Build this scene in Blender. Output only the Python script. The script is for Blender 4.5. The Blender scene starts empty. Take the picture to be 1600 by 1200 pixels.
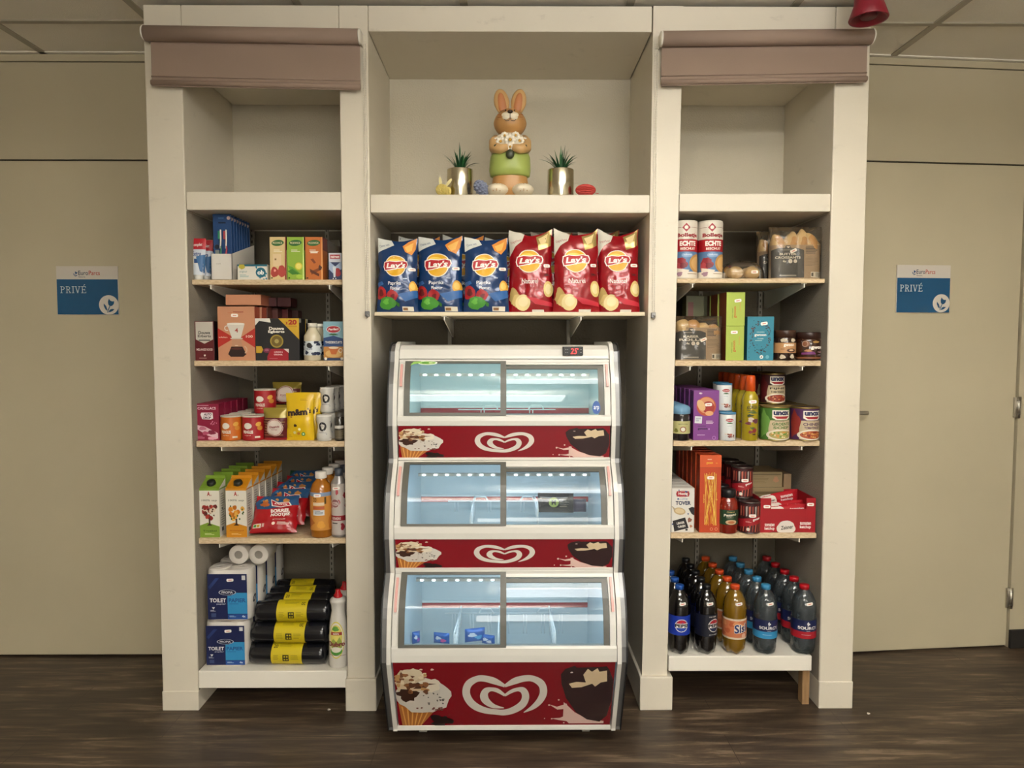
import bpy, bmesh, math, random
from mathutils import Vector, Matrix, noise
PI = math.pi
scene = bpy.context.scene
COL = scene.collection

# ------------------------------------------------------------------ camera
FPX = 1110.0                      # focal length in pixels of the 1600x1200 frame
PITCH = math.radians(3.3); YAW = -math.radians(0.36)
DIST = 2.62; CAMZ = 1.387
cam_data = bpy.data.cameras.new('camera'); cam_data.sensor_width = 36.0
cam_data.lens = FPX / 1600 * 36.0; cam_data.clip_start = 0.05
cam = bpy.data.objects.new('camera', cam_data); COL.objects.link(cam)
cam.location = (0, -DIST, CAMZ); cam.rotation_euler = (PI/2 - PITCH, 0, YAW)
scene.camera = cam

# ------------------------------------------------------------------ world, exposure
w = bpy.data.worlds.new('world'); scene.world = w; w.use_nodes = True
w.node_tree.nodes['Background'].inputs[0].default_value = (1.0, 0.95, 0.86, 1)
w.node_tree.nodes['Background'].inputs[1].default_value = 5.0  # raised to glow through the added window behind the camera
scene.view_settings.view_transform = 'Standard'; scene.view_settings.look = 'None'
scene.view_settings.gamma = 1.0; scene.view_settings.use_curve_mapping = False
scene.view_settings.exposure = 1.2
LAMP_STRENGTH = 5.8; UP_STRENGTH = 14.0              # ceiling luminaires
LAMP_COLOR = (1.0, 0.98, 0.94)
LED_POWER = (.20, .30, .42)       # the freezer's LED strips, top to bottom
ROOM_BACK = -6.2; ROOM_L = -3.3; ROOM_R = 3.3; CEIL = 2.607; WALLY = 0.47

def P(px, py, Y):
    """world (x, z) where the sight line of a photo pixel meets the plane y = Y"""
    a = (px - 800) / FPX; b = (600 - py) / FPX
    dy = math.cos(PITCH) + b * math.sin(PITCH); dz = -math.sin(PITCH) + b * math.cos(PITCH)
    x = a * math.cos(YAW) - dy * math.sin(YAW); y = a * math.sin(YAW) + dy * math.cos(YAW)
    t = (Y + DIST) / y
    return x * t, CAMZ + dz * t
def PX(px, py, Y): return P(px, py, Y)[0]
def PZ(py, Y, px=793): return P(px, py, Y)[1]

# ------------------------------------------------------------------ materials
def s2l(c): return c / 12.92 if c <= 0.04045 else ((c + 0.055) / 1.055) ** 2.4
def lin(h):
    h = h.lstrip('#'); return tuple(s2l(int(h[i:i+2], 16) / 255) for i in (0, 2, 4)) + (1,)
_M = {}
def M(h, rough=0.45, metal=0.0, coat=0.0, spec=0.5, emit=0.0, name=None):
    key = (h, rough, metal, coat, spec, emit)
    if key in _M: return _M[key]
    m = bpy.data.materials.new(name or 'colour_' + h); m.use_nodes = True
    b = m.node_tree.nodes['Principled BSDF']
    b.inputs['Base Color'].default_value = lin(h); b.inputs['Roughness'].default_value = rough
    b.inputs['Metallic'].default_value = metal; b.inputs['Coat Weight'].default_value = coat
    b.inputs['Specular IOR Level'].default_value = spec
    if emit:
        b.inputs['Emission Color'].default_value = lin(h); b.inputs['Emission Strength'].default_value = emit
    _M[key] = m
    return m
def nodes(name):
    m = bpy.data.materials.new(name); m.use_nodes = True
    nt = m.node_tree; b = nt.nodes['Principled BSDF']
    return m, nt, b
def N(nt, t, **kw):
    n = nt.nodes.new(t)
    for k, v in kw.items():
        if k in n.inputs: n.inputs[k].default_value = v
        else: setattr(n, k, v)
    return n
def ramp(nt, stops, fac):
    r = nt.nodes.new('ShaderNodeValToRGB'); e = r.color_ramp.elements
    while len(e) < len(stops): e.new(0.5)
    for i, (p, c) in enumerate(stops): e[i].position = p; e[i].color = c
    nt.links.new(fac, r.inputs[0]); return r.outputs[0]
def paint(name, h, rough=0.55, bump=0.05, dirt=0.0, scale=30):
    m, nt, b = nodes(name); L = nt.links
    tc = N(nt, 'ShaderNodeTexCoord')
    n1 = N(nt, 'ShaderNodeTexNoise', Scale=2.2, Detail=3.0); L.new(tc.outputs['Object'], n1.inputs['Vector'])
    c = lin(h); c2 = tuple(x * 0.93 for x in c[:3]) + (1,)
    col = ramp(nt, [(0.3, c2), (0.7, c)], n1.outputs[0])
    if dirt:
        mp = N(nt, 'ShaderNodeMapping'); mp.inputs['Scale'].default_value = (1, 1, 2.2); L.new(tc.outputs['Object'], mp.inputs[0])
        n2 = N(nt, 'ShaderNodeTexNoise', Scale=9.0, Detail=8.0, Roughness=0.7); L.new(mp.outputs[0], n2.inputs['Vector'])
        f = ramp(nt, [(0.60, (0, 0, 0, 1)), (0.78, (dirt, dirt, dirt, 1))], n2.outputs[0])
        mx = N(nt, 'ShaderNodeMix', data_type='RGBA'); L.new(f, mx.inputs[0]); L.new(col, mx.inputs[6])
        mx.inputs[7].default_value = lin('8a8276'); col = mx.outputs[2]
    L.new(col, b.inputs['Base Color']); b.inputs['Roughness'].default_value = rough
    n3 = N(nt, 'ShaderNodeTexNoise', Scale=float(scale), Detail=4.0); L.new(tc.outputs['Object'], n3.inputs['Vector'])
    bp = N(nt, 'ShaderNodeBump', Strength=bump, Distance=0.01); L.new(n3.outputs[0], bp.inputs['Height']); L.new(bp.outputs[0], b.inputs['Normal'])
    return m
M_PILLAR = paint('cream_paint_with_scuffs', 'dbd3c2', 0.5, 0.05, 0.35)
M_NICHE = paint('niche_paint', 'c9c1ad', 0.6, 0.25, 0.0, 160)
M_GRIT = paint('rough_grey_plaster', '9c9486', 0.85, 0.6, 0.0, 220); M_DIM = paint('shade_toned_back_panel', '625a4b', 0.8, 0.2, 0.0, 120)  # back panel colour carries the deep shade of the bays
M_WALL = paint('olive_cream_wall_panel', 'bcb298', 0.5, 0.04)
M_WALL2 = paint('side_wall', 'd8d2c2', 0.6, 0.04)
M_DOOR = paint('door_paint', 'c2b89d', 0.42, 0.03)
M_CEIL = paint('ceiling_tile', 'e8e1d1', 0.9, 0.3, 0.0, 400)
M_GRID = M('a29a88', 0.5); M_DARK = M('14110d', 0.8); M_GAP = M('2a241b', 0.8)
M_WHITE = M('e9e4d8', 0.35)

def floor_mat():
    m, nt, b = nodes('brown_vinyl_planks'); L = nt.links
    tc = N(nt, 'ShaderNodeTexCoord')
    br = N(nt, 'ShaderNodeTexBrick', Scale=1.0); br.offset = 0.37; br.offset_frequency = 2
    br.inputs['Brick Width'].default_value = 1.22; br.inputs['Row Height'].default_value = 0.182
    br.inputs['Mortar Size'].default_value = 0.0012; br.inputs['Mortar Smooth'].default_value = 0.1
    br.inputs['Color1'].default_value = (0.25, 0.25, 0.25, 1); br.inputs['Color2'].default_value = (0.75, 0.75, 0.75, 1)
    br.inputs['Mortar'].default_value = (0.0, 0.0, 0.0, 1)
    L.new(tc.outputs['Object'], br.inputs['Vector'])
    mp = N(nt, 'ShaderNodeMapping'); mp.inputs['Scale'].default_value = (1.1, 12, 1); L.new(tc.outputs['Object'], mp.inputs[0])
    n = N(nt, 'ShaderNodeTexNoise', Scale=3.0, Detail=9.0, Roughness=0.66, Distortion=0.5); L.new(mp.outputs[0], n.inputs['Vector'])
    mp2 = N(nt, 'ShaderNodeMapping'); mp2.inputs['Scale'].default_value = (0.9, 4.0, 1); L.new(tc.outputs['Object'], mp2.inputs[0])
    n2 = N(nt, 'ShaderNodeTexNoise', Scale=2.0, Detail=4.0); L.new(mp2.outputs[0], n2.inputs['Vector'])
    ad = N(nt, 'ShaderNodeMath', operation='MULTIPLY_ADD'); L.new(n2.outputs[0], ad.inputs[0]); ad.inputs[1].default_value = 0.55; L.new(n.outputs[0], ad.inputs[2])
    ad2 = N(nt, 'ShaderNodeMath', operation='MULTIPLY_ADD'); L.new(br.outputs[0], ad2.inputs[0]); ad2.inputs[1].default_value = 0.10; L.new(ad.outputs[0], ad2.inputs[2])
    col = ramp(nt, [(0.55, lin('2b221b')), (0.80, lin('44372c')), (0.93, lin('5c4c3c')), (1.0, lin('7d6b58'))], ad2.outputs[0])
    mx = N(nt, 'ShaderNodeMix', data_type='RGBA'); L.new(br.outputs['Fac'], mx.inputs[0]); L.new(col, mx.inputs[6]); mx.inputs[7].default_value = lin('33281f')
    L.new(mx.outputs[2], b.inputs['Base Color']); b.inputs['Roughness'].default_value = 0.42
    bp = N(nt, 'ShaderNodeBump', Strength=0.12, Distance=0.004); L.new(n.outputs[0], bp.inputs['Height']); L.new(bp.outputs[0], b.inputs['Normal'])
    return m
def board_mat():
    m, nt, b = nodes('raw_chipboard'); L = nt.links
    tc = N(nt, 'ShaderNodeTexCoord'); mp = N(nt, 'ShaderNodeMapping'); mp.inputs['Scale'].default_value = (1, 2, 3); L.new(tc.outputs['Object'], mp.inputs[0])
    n = N(nt, 'ShaderNodeTexNoise', Scale=60.0, Detail=5.0, Roughness=0.7); L.new(mp.outputs[0], n.inputs['Vector'])
    L.new(ramp(nt, [(0.3, lin('b59a78')), (0.55, lin('d2bb98')), (0.8, lin('e4d3b4'))], n.outputs[0]), b.inputs['Base Color'])
    b.inputs['Roughness'].default_value = 0.7
    return m
def glassy(name, tint, fac=1.0, rough=0.02, body=None, body_fac=0.0, ior=1.5):
    """see-through sheet: tinted transparency with a Fresnel reflection"""
    m = bpy.data.materials.new(name); m.use_nodes = True; nt = m.node_tree; nt.nodes.clear(); L = nt.links
    out = N(nt, 'ShaderNodeOutputMaterial'); tr = N(nt, 'ShaderNodeBsdfTransparent'); tr.inputs[0].default_value = lin(tint)
    gl = N(nt, 'ShaderNodeBsdfGlossy', Roughness=rough); fr = N(nt, 'ShaderNodeFresnel', IOR=ior)
    mu = N(nt, 'ShaderNodeMath', operation='MULTIPLY'); L.new(fr.outputs[0], mu.inputs[0]); mu.inputs[1].default_value = fac
    base = tr.outputs[0]
    if body:
        df = N(nt, 'ShaderNodeBsdfDiffuse'); df.inputs[0].default_value = lin(body)
        mb = N(nt, 'ShaderNodeMixShader'); mb.inputs[0].default_value = body_fac; L.new(base, mb.inputs[1]); L.new(df.outputs[0], mb.inputs[2]); base = mb.outputs[0]
    mx = N(nt, 'ShaderNodeMixShader'); L.new(mu.outputs[0], mx.inputs[0]); L.new(base, mx.inputs[1]); L.new(gl.outputs[0], mx.inputs[2])
    L.new(mx.outputs[0], out.inputs[0]); return m
M_FLOOR = floor_mat(); M_BOARD = board_mat()
M_GLASS = glassy('freezer_glass', 'dfe9ec', 1.15, 0.015, 'dfe8ee', 0.05)
M_PET = glassy('clear_bottle_plastic', 'b9c4c8', 1.6, 0.06, '8f9aa0', 0.16)
M_WRAP = glassy('clear_wrapper', 'f4f1ea', 0.9, 0.10, 'd8d0c0', 0.04)
M_METAL = M('b9b4aa', 0.3, 1.0); M_RAIL = M('8f897c', 0.5, 0.3); M_SILVER = M('7c7c7c', 0.35, 0.7)

# ------------------------------------------------------------------ mesh builder
class MB:
    def __init__(self): self.v = []; self.f = []; self.m = []; self.s = []; self.mats = []
    def mi(self, m):
        if m not in self.mats: self.mats.append(m)
        return self.mats.index(m)
    def add(self, vs, fs, m, smooth=False, T=None):
        o = len(self.v); i = self.mi(m)
        for p in vs: self.v.append(tuple(T @ Vector(p)) if T is not None else tuple(p))
        for f in fs: self.f.append(tuple(o + k for k in f)); self.m.append(i); self.s.append(smooth)
        return self
    def box(self, x0, x1, y0, y1, z0, z1, m, T=None, b=0.0):
        if b > 0:
            bm = bmesh.new(); bmesh.ops.create_cube(bm, size=1)
            for q in bm.verts: q.co = Vector(((x0+x1)/2 + q.co.x*(x1-x0), (y0+y1)/2 + q.co.y*(y1-y0), (z0+z1)/2 + q.co.z*(z1-z0)))
            b = min(b, (x1-x0)*.45, (y1-y0)*.45, (z1-z0)*.45)
            bmesh.ops.bevel(bm, geom=bm.edges[:], offset=b, segments=2, profile=.5, affect='EDGES')
            bm.verts.index_update()
            vs = [q.co.copy() for q in bm.verts]; fs = [[q.index for q in f.verts] for f in bm.faces]; bm.free()
            return self.add(vs, fs, m, False, T)
        vs = [(x, y, z) for z in (z0, z1) for y in (y0, y1) for x in (x0, x1)]
        fs = [(0,2,3,1),(4,5,7,6),(0,1,5,4),(2,6,7,3),(0,4,6,2),(1,3,7,5)]
        return self.add(vs, fs, m, False, T)
    def lathe(self, prof, m, n=24, T=None, mod=None, smooth=True, cap=False):
        vs = []; fs = []
        for r, z in prof:
            for k in range(n):
                a = 2*PI*k/n; rr, zz = (r, z) if mod is None else mod(r, z, a)
                vs.append((rr*math.sin(a), -rr*math.cos(a), zz))
        for i in range(len(prof)-1):
            for k in range(n):
                k2 = (k+1) % n; fs.append((i*n+k, i*n+k2, (i+1)*n+k2, (i+1)*n+k))
        if cap:
            fs.append(tuple(range(n))[::-1]); fs.append(tuple((len(prof)-1)*n + k for k in range(n)))
        return self.add(vs, fs, m, smooth, T)
    def tube(self, pts, r, m, n=8, T=None, caps=True):
        pts = [Vector(p) for p in pts]; R = r if isinstance(r, (list, tuple)) else [r]*len(pts)
        vs = []; fs = []; up = Vector((0, 0, 1)); pn = None
        for i, p in enumerate(pts):
            d = (pts[min(i+1, len(pts)-1)] - pts[max(i-1, 0)]).normalized()
            a = d.cross(up if abs(d.z) < .95 else Vector((1, 0, 0))).normalized() if pn is None else (pn - d*pn.dot(d)).normalized()
            pn = a; b = d.cross(a)
            for k in range(n):
                t = 2*PI*k/n; vs.append(p + (a*math.cos(t) + b*math.sin(t))*R[i])
        for i in range(len(pts)-1):
            for k in range(n):
                k2 = (k+1) % n; fs.append((i*n+k, i*n+k2, (i+1)*n+k2, (i+1)*n+k))
        if caps: fs.append(tuple(range(n))[::-1]); fs.append(tuple((len(pts)-1)*n+k for k in range(n)))
        return self.add(vs, fs, m, True, T)
    def ball(self, c, r, m, n=16, T=None, fn=None):
        rx, ry, rz = r if isinstance(r, (list, tuple)) else (r, r, r)
        vs = []; fs = []; h = max(4, n//2)
        for i in range(h+1):
            ph = PI*i/h
            for k in range(n):
                t = 2*PI*k/n; d = Vector((math.sin(ph)*math.sin(t), -math.sin(ph)*math.cos(t), math.cos(ph)))
                q = fn(d) if fn else d
                vs.append((c[0]+q.x*rx, c[1]+q.y*ry, c[2]+q.z*rz))
        for i in range(h):
            for k in range(n):
                k2 = (k+1) % n; fs.append((i*n+k, (i+1)*n+k, (i+1)*n+k2, i*n+k2))
        return self.add(vs, fs, m, True, T)
    def grid(self, fn, nu, nv, m, smooth=True, flip=False, T=None, u=(0, 1), v=(0, 1)):
        vs = [fn(u[0]+(u[1]-u[0])*i/nu, v[0]+(v[1]-v[0])*j/nv) for j in range(nv+1) for i in range(nu+1)]
        fs = []
        for j in range(nv):
            for i in range(nu):
                a = j*(nu+1)+i; q = (a, a+nu+1, a+nu+2, a+1)
                fs.append(q[::-1] if flip else q)
        return self.add(vs, fs, m, smooth, T)
    def prism(self, pts, d, m, T=None, smooth=False):
        """outline pts in x, z; thickness from y = d[0] to y = d[1]"""
        n = len(pts); ar = sum(pts[i][0]*pts[(i+1) % n][1] - pts[(i+1) % n][0]*pts[i][1] for i in range(n))
        if ar < 0: pts = pts[::-1]
        vs = [(x, d[0], z) for x, z in pts] + [(x, d[1], z) for x, z in pts]
        fs = [tuple(range(n)), tuple(range(2*n-1, n-1, -1))] + [(i, i+n, (i+1) % n + n, (i+1) % n) for i in range(n)]
        return self.add(vs, fs, m, smooth, T)
    def art(self, A, mp, cu=0, cv=0, o0=0.0003, step=0.00012, T=None, u=(0, 1), v=(0, 1)):
        for layer, mat, vs, fs in A.ops:
            if cu or cv:
                bm = bmesh.new(); q = [bm.verts.new((a, b, 0)) for a, b in vs]
                for f in fs:
                    try: bm.faces.new([q[k] for k in f])
                    except ValueError: pass
                us = [p[0] for p in vs]; ws = [p[1] for p in vs]
                for k in range(1, cu):
                    c = k/cu
                    if min(us) < c < max(us): bmesh.ops.bisect_plane(bm, geom=bm.verts[:]+bm.edges[:]+bm.faces[:], plane_co=(c, 0, 0), plane_no=(1, 0, 0), dist=1e-6)
                for k in range(1, cv):
                    c = k/cv
                    if min(ws) < c < max(ws): bmesh.ops.bisect_plane(bm, geom=bm.verts[:]+bm.edges[:]+bm.faces[:], plane_co=(0, c, 0), plane_no=(0, 1, 0), dist=1e-6)
                bm.verts.index_update()
                vs2 = [(p.co.x, p.co.y) for p in bm.verts]; fs2 = [[p.index for p in f.verts] for f in bm.faces]; bm.free()
            else: vs2, fs2 = vs, fs
            o = o0 + step*layer
            self.add([mp(u[0]+(u[1]-u[0])*a, v[0]+(v[1]-v[0])*b, o) for a, b in vs2], fs2, mat, bool(cu or cv), T)
        return self
    def build(self, name, parent=None, loc=(0, 0, 0), rot=(0, 0, 0)):
        me = bpy.data.meshes.new(name); me.from_pydata(self.v, [], self.f)
        for m in self.mats: me.materials.append(m)
        me.polygons.foreach_set('material_index', self.m); me.polygons.foreach_set('use_smooth', self.s); me.update()
        o = bpy.data.objects.new(name, me); COL.objects.link(o); o.location = loc; o.rotation_euler = rot
        if parent is not None: o.parent = parent
        return o

_TX = {}
def textmesh(s, bold, shear):
    k = (s, bold, shear)
    if k in _TX: return _TX[k]
    cu = bpy.data.curves.new('lettering', 'FONT'); cu.body = s; cu.size = 1; cu.offset = bold; cu.shear = shear; cu.resolution_u = 3; cu.fill_mode = 'FRONT'
    ob = bpy.data.objects.new('lettering', cu); COL.objects.link(ob)
    dg = bpy.context.evaluated_depsgraph_get(); me = bpy.data.meshes.new_from_object(ob.evaluated_get(dg))
    vs = [(p.co.x, p.co.y) for p in me.vertices]; fs = [tuple(p.vertices) for p in me.polygons]
    bpy.data.objects.remove(ob); bpy.data.curves.remove(cu); bpy.data.meshes.remove(me)
    x0 = min(p[0] for p in vs); x1 = max(p[0] for p in vs); y0 = min(p[1] for p in vs); y1 = max(p[1] for p in vs)
    vs = [((p[0]-x0)/(x1-x0), (y1-p[1])/(y1-y0)) for p in vs]
    _TX[k] = (vs, fs); return _TX[k]
class Art:
    """flat artwork printed on a surface: u 0..1 left to right, v 0..1 top to bottom; w, h in metres give the aspect"""
    def __init__(self, w=1, h=1): self.ops = []; self.bb = []; self.w = w; self.h = h
    def _add(self, vs, fs, m):
        if isinstance(m, str): m = M(m, 0.45)
        x0 = min(p[0] for p in vs); x1 = max(p[0] for p in vs); y0 = min(p[1] for p in vs); y1 = max(p[1] for p in vs)
        l = 0
        for (a, b, c, d, q) in self.bb:
            if x0 < b and x1 > a and y0 < d and y1 > c: l = max(l, q+1)
        self.bb.append((x0, x1, y0, y1, l)); self.ops.append((l, m, vs, fs)); return self
    def _rot(self, vs, cx, cy, deg):
        if not deg: return vs
        c, s = math.cos(math.radians(deg)), math.sin(math.radians(deg)); r = []
        for a, b in vs:
            x = (a-cx)*self.w; y = -(b-cy)*self.h
            r.append((cx + (x*c - y*s)/self.w, cy - (x*s + y*c)/self.h))
        return r
    def poly(self, pts, m, rot=0):
        n = len(pts); ar = sum(pts[i][0]*pts[(i+1) % n][1] - pts[(i+1) % n][0]*pts[i][1] for i in range(n))
        if ar > 0: pts = pts[::-1]
        if rot: pts = self._rot(pts, sum(p[0] for p in pts)/n, sum(p[1] for p in pts)/n, rot)
        return self._add(list(pts), [tuple(range(n))], m)
    def rect(self, a, b, c, d, m, rot=0): return self.poly([(a, b), (c, b), (c, d), (a, d)], m, rot)
    def ell(self, cx, cy, rx, ry, m, n=20, rot=0, a0=0, a1=360):
        if ry is None: ry = rx*self.w/self.h
        full = (a1-a0) >= 360
        pts = [(cx + rx*math.cos(math.radians(a0+(a1-a0)*k/n)), cy - ry*math.sin(math.radians(a0+(a1-a0)*k/n))) for k in range(n if full else n+1)]
        if rot: pts = self._rot(pts, cx, cy, rot)
        return self.poly(pts, m)
    def blob(self, cx, cy, rx, ry, m, irr=.2, seed=0, n=18):
        r = random.Random(seed); ph = [r.uniform(0, 6.28) for _ in range(4)]
        pts = []
        for k in range(n):
            a = 2*PI*k/n; q = 1 + irr*(.5*math.sin(3*a+ph[0]) + .35*math.sin(5*a+ph[1]) + .3*math.sin(8*a+ph[2]) + r.uniform(-.25, .25))
            pts.append((min(1, max(0, cx + rx*q*math.cos(a))), min(1, max(0, cy + ry*q*math.sin(a)))))
        return self.poly(pts, m)
    def ring(self, cx, cy, rx, ry, t, m, n=28, a0=0, a1=360):
        if ry is None: ry = rx*self.w/self.h
        vs = []; fs = []
        for k in range(n+1):
            a = math.radians(a0+(a1-a0)*k/n); c, s = math.cos(a), math.sin(a)
            vs += [(cx+rx*c, cy-ry*s), (cx+rx*(1-t)*c, cy-ry*(1-t)*s)]
        for k in range(n): fs.append((2*k+1, 2*k, 2*k+2, 2*k+3))
        return self._add(vs, fs, m)
    def text(self, s, a, b, c, d, m, bold=0.0, shear=0.0, rot=0, arch=0.0):
        vs, fs = textmesh(s, bold, shear)
        q = [(a + (c-a)*x, b + (d-b)*y + arch*(2*x-1)**2) for x, y in vs]
        if rot: q = self._rot(q, (a+c)/2, (b+d)/2, rot)
        return self._add(q, [f for f in fs], m)
    def lines(self, a, b, c, d, n, m, fill=.45, seed=1):
        r = random.Random(seed)
        for k in range(n):
            y = b + (d-b)*k/n; self.rect(a, y, a + (c-a)*r.uniform(.6, 1), y + (d-b)/n*fill, m)
        return self
    def spots(self, a, b, c, d, n, m, r=(.01, .03), seed=1):
        q = random.Random(seed)
        for k in range(n):
            rr = q.uniform(*r); self.ell(q.uniform(a, c), q.uniform(b, d), rr, None, m[k % len(m)] if isinstance(m, (list, tuple)) else m, 10)
        return self

def boxmap(w, h, yf, x0=None, z0=0.0, side='front'):
    x0 = -w/2 if x0 is None else x0
    if side == 'front': return lambda u, v, o: (x0 + u*w, yf - o, z0 + (1-v)*h)
    if side == 'right': return lambda u, v, o: (x0 + o, yf + u*w, z0 + (1-v)*h)     # x0 = face x, w = depth
    if side == 'left': return lambda u, v, o: (x0 - o, yf + (1-u)*w, z0 + (1-v)*h)
def cylmap(r, z0, h, span=150, c=0.0, cx=0, cy=0, rfn=None):
    def f(u, v, o):
        a = math.radians(c + (u-.5)*span); z = z0 + (1-v)*h; R = (rfn(z) if rfn else r) + o
        return (cx + R*math.sin(a), cy - R*math.cos(a), z)
    return f

# ------------------------------------------------------------------ object bookkeeping
def tag(o, label=None, cat=None, group=None, kind=None):
    if label: o['label'] = label
    if cat: o['category'] = cat
    if group: o['group'] = group
    if kind: o['kind'] = kind
    return o
def empty(name, loc=(0, 0, 0), rot=(0, 0, 0)):
    o = bpy.data.objects.new(name, None); COL.objects.link(o); o.location = loc; o.rotation_euler = rot; o.empty_display_size = .05
    return o
def thing(name, label, cat, loc, rz=0, group=None): return tag(empty(name, loc, (0, 0, rz)), label, cat, group)
def dup(o, loc=None, label=None, rz=None, parent=None):
    c = o.copy(); COL.objects.link(c)
    if parent is not None: c.parent = parent
    if loc is not None: c.location = loc
    if rz is not None: c.rotation_euler.z = rz
    if label: c['label'] = label
    for ch in list(o.children): dup(ch, parent=c)
    return c
ORD = ['foremost', 'second from the front', 'third from the front', 'fourth from the front', 'fifth from the front', 'sixth from the front', 'seventh from the front', 'eighth from the front', 'ninth from the front']
def row(o, n, step, text, group=None, dx=0.0, jit=0.0, seed=0):
    """line the thing up front to back; text holds {} for the place in the row"""
    r = random.Random(seed); out = [o]
    if group: o['group'] = group
    o['label'] = text.format(ORD[0]); x, y, z = o.location; rz = o.rotation_euler.z
    for i in range(1, n):
        c = dup(o, (x + dx*i + r.uniform(-jit, jit), y + step*i, z), text.format(ORD[i] if i < n-1 or n < 3 else 'hindmost'), rz=rz + r.uniform(-1, 1)*jit*6)
        out.append(c)
    return out
def struct(name, mb, loc=(0, 0, 0), rot=(0, 0, 0)): return tag(mb.build(name, None, loc, rot), kind='structure')
STICK = M('f1ece4', 0.4); STICKR = M('d98a80', 0.5)
def sticker(parent, mp, u, v, w=.026, h=.012, W=1, H=1, rot=0, cu=0):
    A = Art(W, H); du = w/W/2; dv = h/H/2; c = .25
    pts = [(u-du, v-dv*(1-c*1.6)), (u-du*(1-c), v-dv), (u+du*(1-c), v-dv), (u+du, v-dv*(1-c*1.6)), (u+du, v+dv*(1-c*1.6)), (u+du*(1-c), v+dv), (u-du*(1-c), v+dv), (u-du, v+dv*(1-c*1.6))]
    A.ops.append((0, STICK, A._rot(pts, u, v, rot)[::-1], [tuple(range(8))]))
    q = A._rot([(u-du*.5, v-dv*.25), (u+du*.5, v-dv*.25), (u+du*.5, v+dv*.3), (u-du*.5, v+dv*.3)], u, v, rot)
    A.ops.append((2, STICKR, q[::-1], [(0, 1, 2, 3)]))
    b = MB(); b.art(A, mp, cu, 0, o0=0.0028); return b.build('price_sticker', parent)
# ================================================================== the room
def S(name, *boxes, mat=None, bev=0.0, loc=(0, 0, 0), rot=(0, 0, 0)):
    b = MB()
    for q in boxes: b.box(*q[:6], q[6] if len(q) > 6 else mat, b=bev)
    return struct(name, b, loc, rot)
S('floor', (ROOM_L-.1, ROOM_R+.1, ROOM_BACK-.1, 1.0, -.08, 0), mat=M_FLOOR)
# suspended ceiling: tiles with a recessed grid
b = MB(); b.box(ROOM_L-.1, ROOM_R+.1, ROOM_BACK-.1, 1.0, CEIL+.004, CEIL+.08, M_CEIL)
XG = PX(69, 79, WALLY); gx = [XG + .6*k for k in range(-4, 9)]; YG = .17; gy = [YG - .6*k for k in range(0, 11)]
for x in gx: b.box(x-.014, x+.014, ROOM_BACK, WALLY, CEIL-.001, CEIL+.006, M_GRID)
for y in gy: b.box(ROOM_L, ROOM_R, y-.012, y+.012, CEIL-.0014, CEIL+.006, M_GRID)
struct('ceiling', b)
XLB = PX(262, 640, WALLY); XRB = PX(1325, 640, WALLY)          # where the side walls pass behind the outer pillars
def wall_run(x0, x1, base, door_top, rot=0.0, px=100, door=None):
    """door leaf, transom panel and cornice of one side, in the plane y = 0 of their own frame"""
    zt = PZ(door_top, WALLY); zb = PZ(98, WALLY); zc = PZ(87, WALLY)
    b = MB(); b.box(x0, x1, .012, .12, 0, CEIL, M_GAP)
    b.box(x0, x1, 0, .013, zt+.004, zb-.003, M_WALL); b.box(x0, x1, -.004, .013, zb+.001, zc, M_WALL)
    b.box(x0, x1, -.020, .013, zc+.008, CEIL-.001, M_WHITE)
    return b, zt
# back wall, left of and behind the shelving
bw, ztl = wall_run(ROOM_L, XLB, 0, 251.5)
bw.box(XLB, XRB, -.001, .12, 0, CEIL, M_NICHE)
struct('wall_back', bw, (0, WALLY, 0))
DL = S('door_1', (ROOM_L+.15, XLB+.02, -.004, .03, .009, ztl-.004), mat=M_DOOR, bev=.0015, loc=(0, WALLY, 0))
# right wall runs back at a slight angle
RA = math.radians(5.2); x0 = XRB; XRJ = PX(1589, 520, .55) - XRB
bw, ztr = wall_run(0, 2.4, 0, 250.5)
bw.box(XRJ+.008, XRJ+.9, -.012, .013, 0, ztr, M_WALL)
struct('wall_right_of_shelves', bw, (x0, WALLY, 0), (0, 0, RA))
DR = S('door_2', (-.05, XRJ, -.004, .03, .009, ztr-.004), mat=M_DOOR, bev=.0015, loc=(x0, WALLY, 0), rot=(0, 0, RA))
S('baseboard_right', (XRJ+.006, XRJ+.9, -.024, -.010, 0, .085), mat=M('1a1714', .8), bev=.003, loc=(x0, WALLY, 0), rot=(0, 0, RA))
for py in (637, 936):
    z = PZ(py, .53); h = MB(); h.tube([(XRJ+.006, -.016, z-.048), (XRJ+.006, -.016, z+.048)], .0075, M_METAL, 10)
    h.box(XRJ-.012, XRJ+.022, -.013, -.006, z-.045, z+.045, M_METAL, b=.001)
    for q in (-.03, .0, .03): h.tube([(XRJ+.006, -.016, z+q-.001), (XRJ+.006, -.016, z+q+.001)], .0085, M_SILVER, 10)
    h.build('door_hinge', DR)
def lever(parent, x, z, sgn):
    h = MB(); h.lathe([(0, 0), (.026, 0), (.026, .008), (.010, .011), (.009, .045), (0, .045)], M_METAL, 20, T=Matrix.Translation((x, -.004, z)) @ Matrix.Rotation(PI/2, 4, 'X'))
    h.tube([(x, -.046, z), (x+sgn*.02, -.05, z), (x+sgn*.10, -.05, z), (x+sgn*.115, -.046, z)], .0095, M_METAL, 12)
    h.build('door_handle', parent)
lever(DR, PX(1355, 645, .43)-x0-.118, PZ(645, .45), 1)
S('wall_left', (ROOM_L-.12, ROOM_L, ROOM_BACK, WALLY, 0, CEIL), mat=M_WALL2)
S('wall_right', (ROOM_R, ROOM_R+.12, ROOM_BACK, WALLY+.5, 0, CEIL), mat=M_WALL2)
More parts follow.
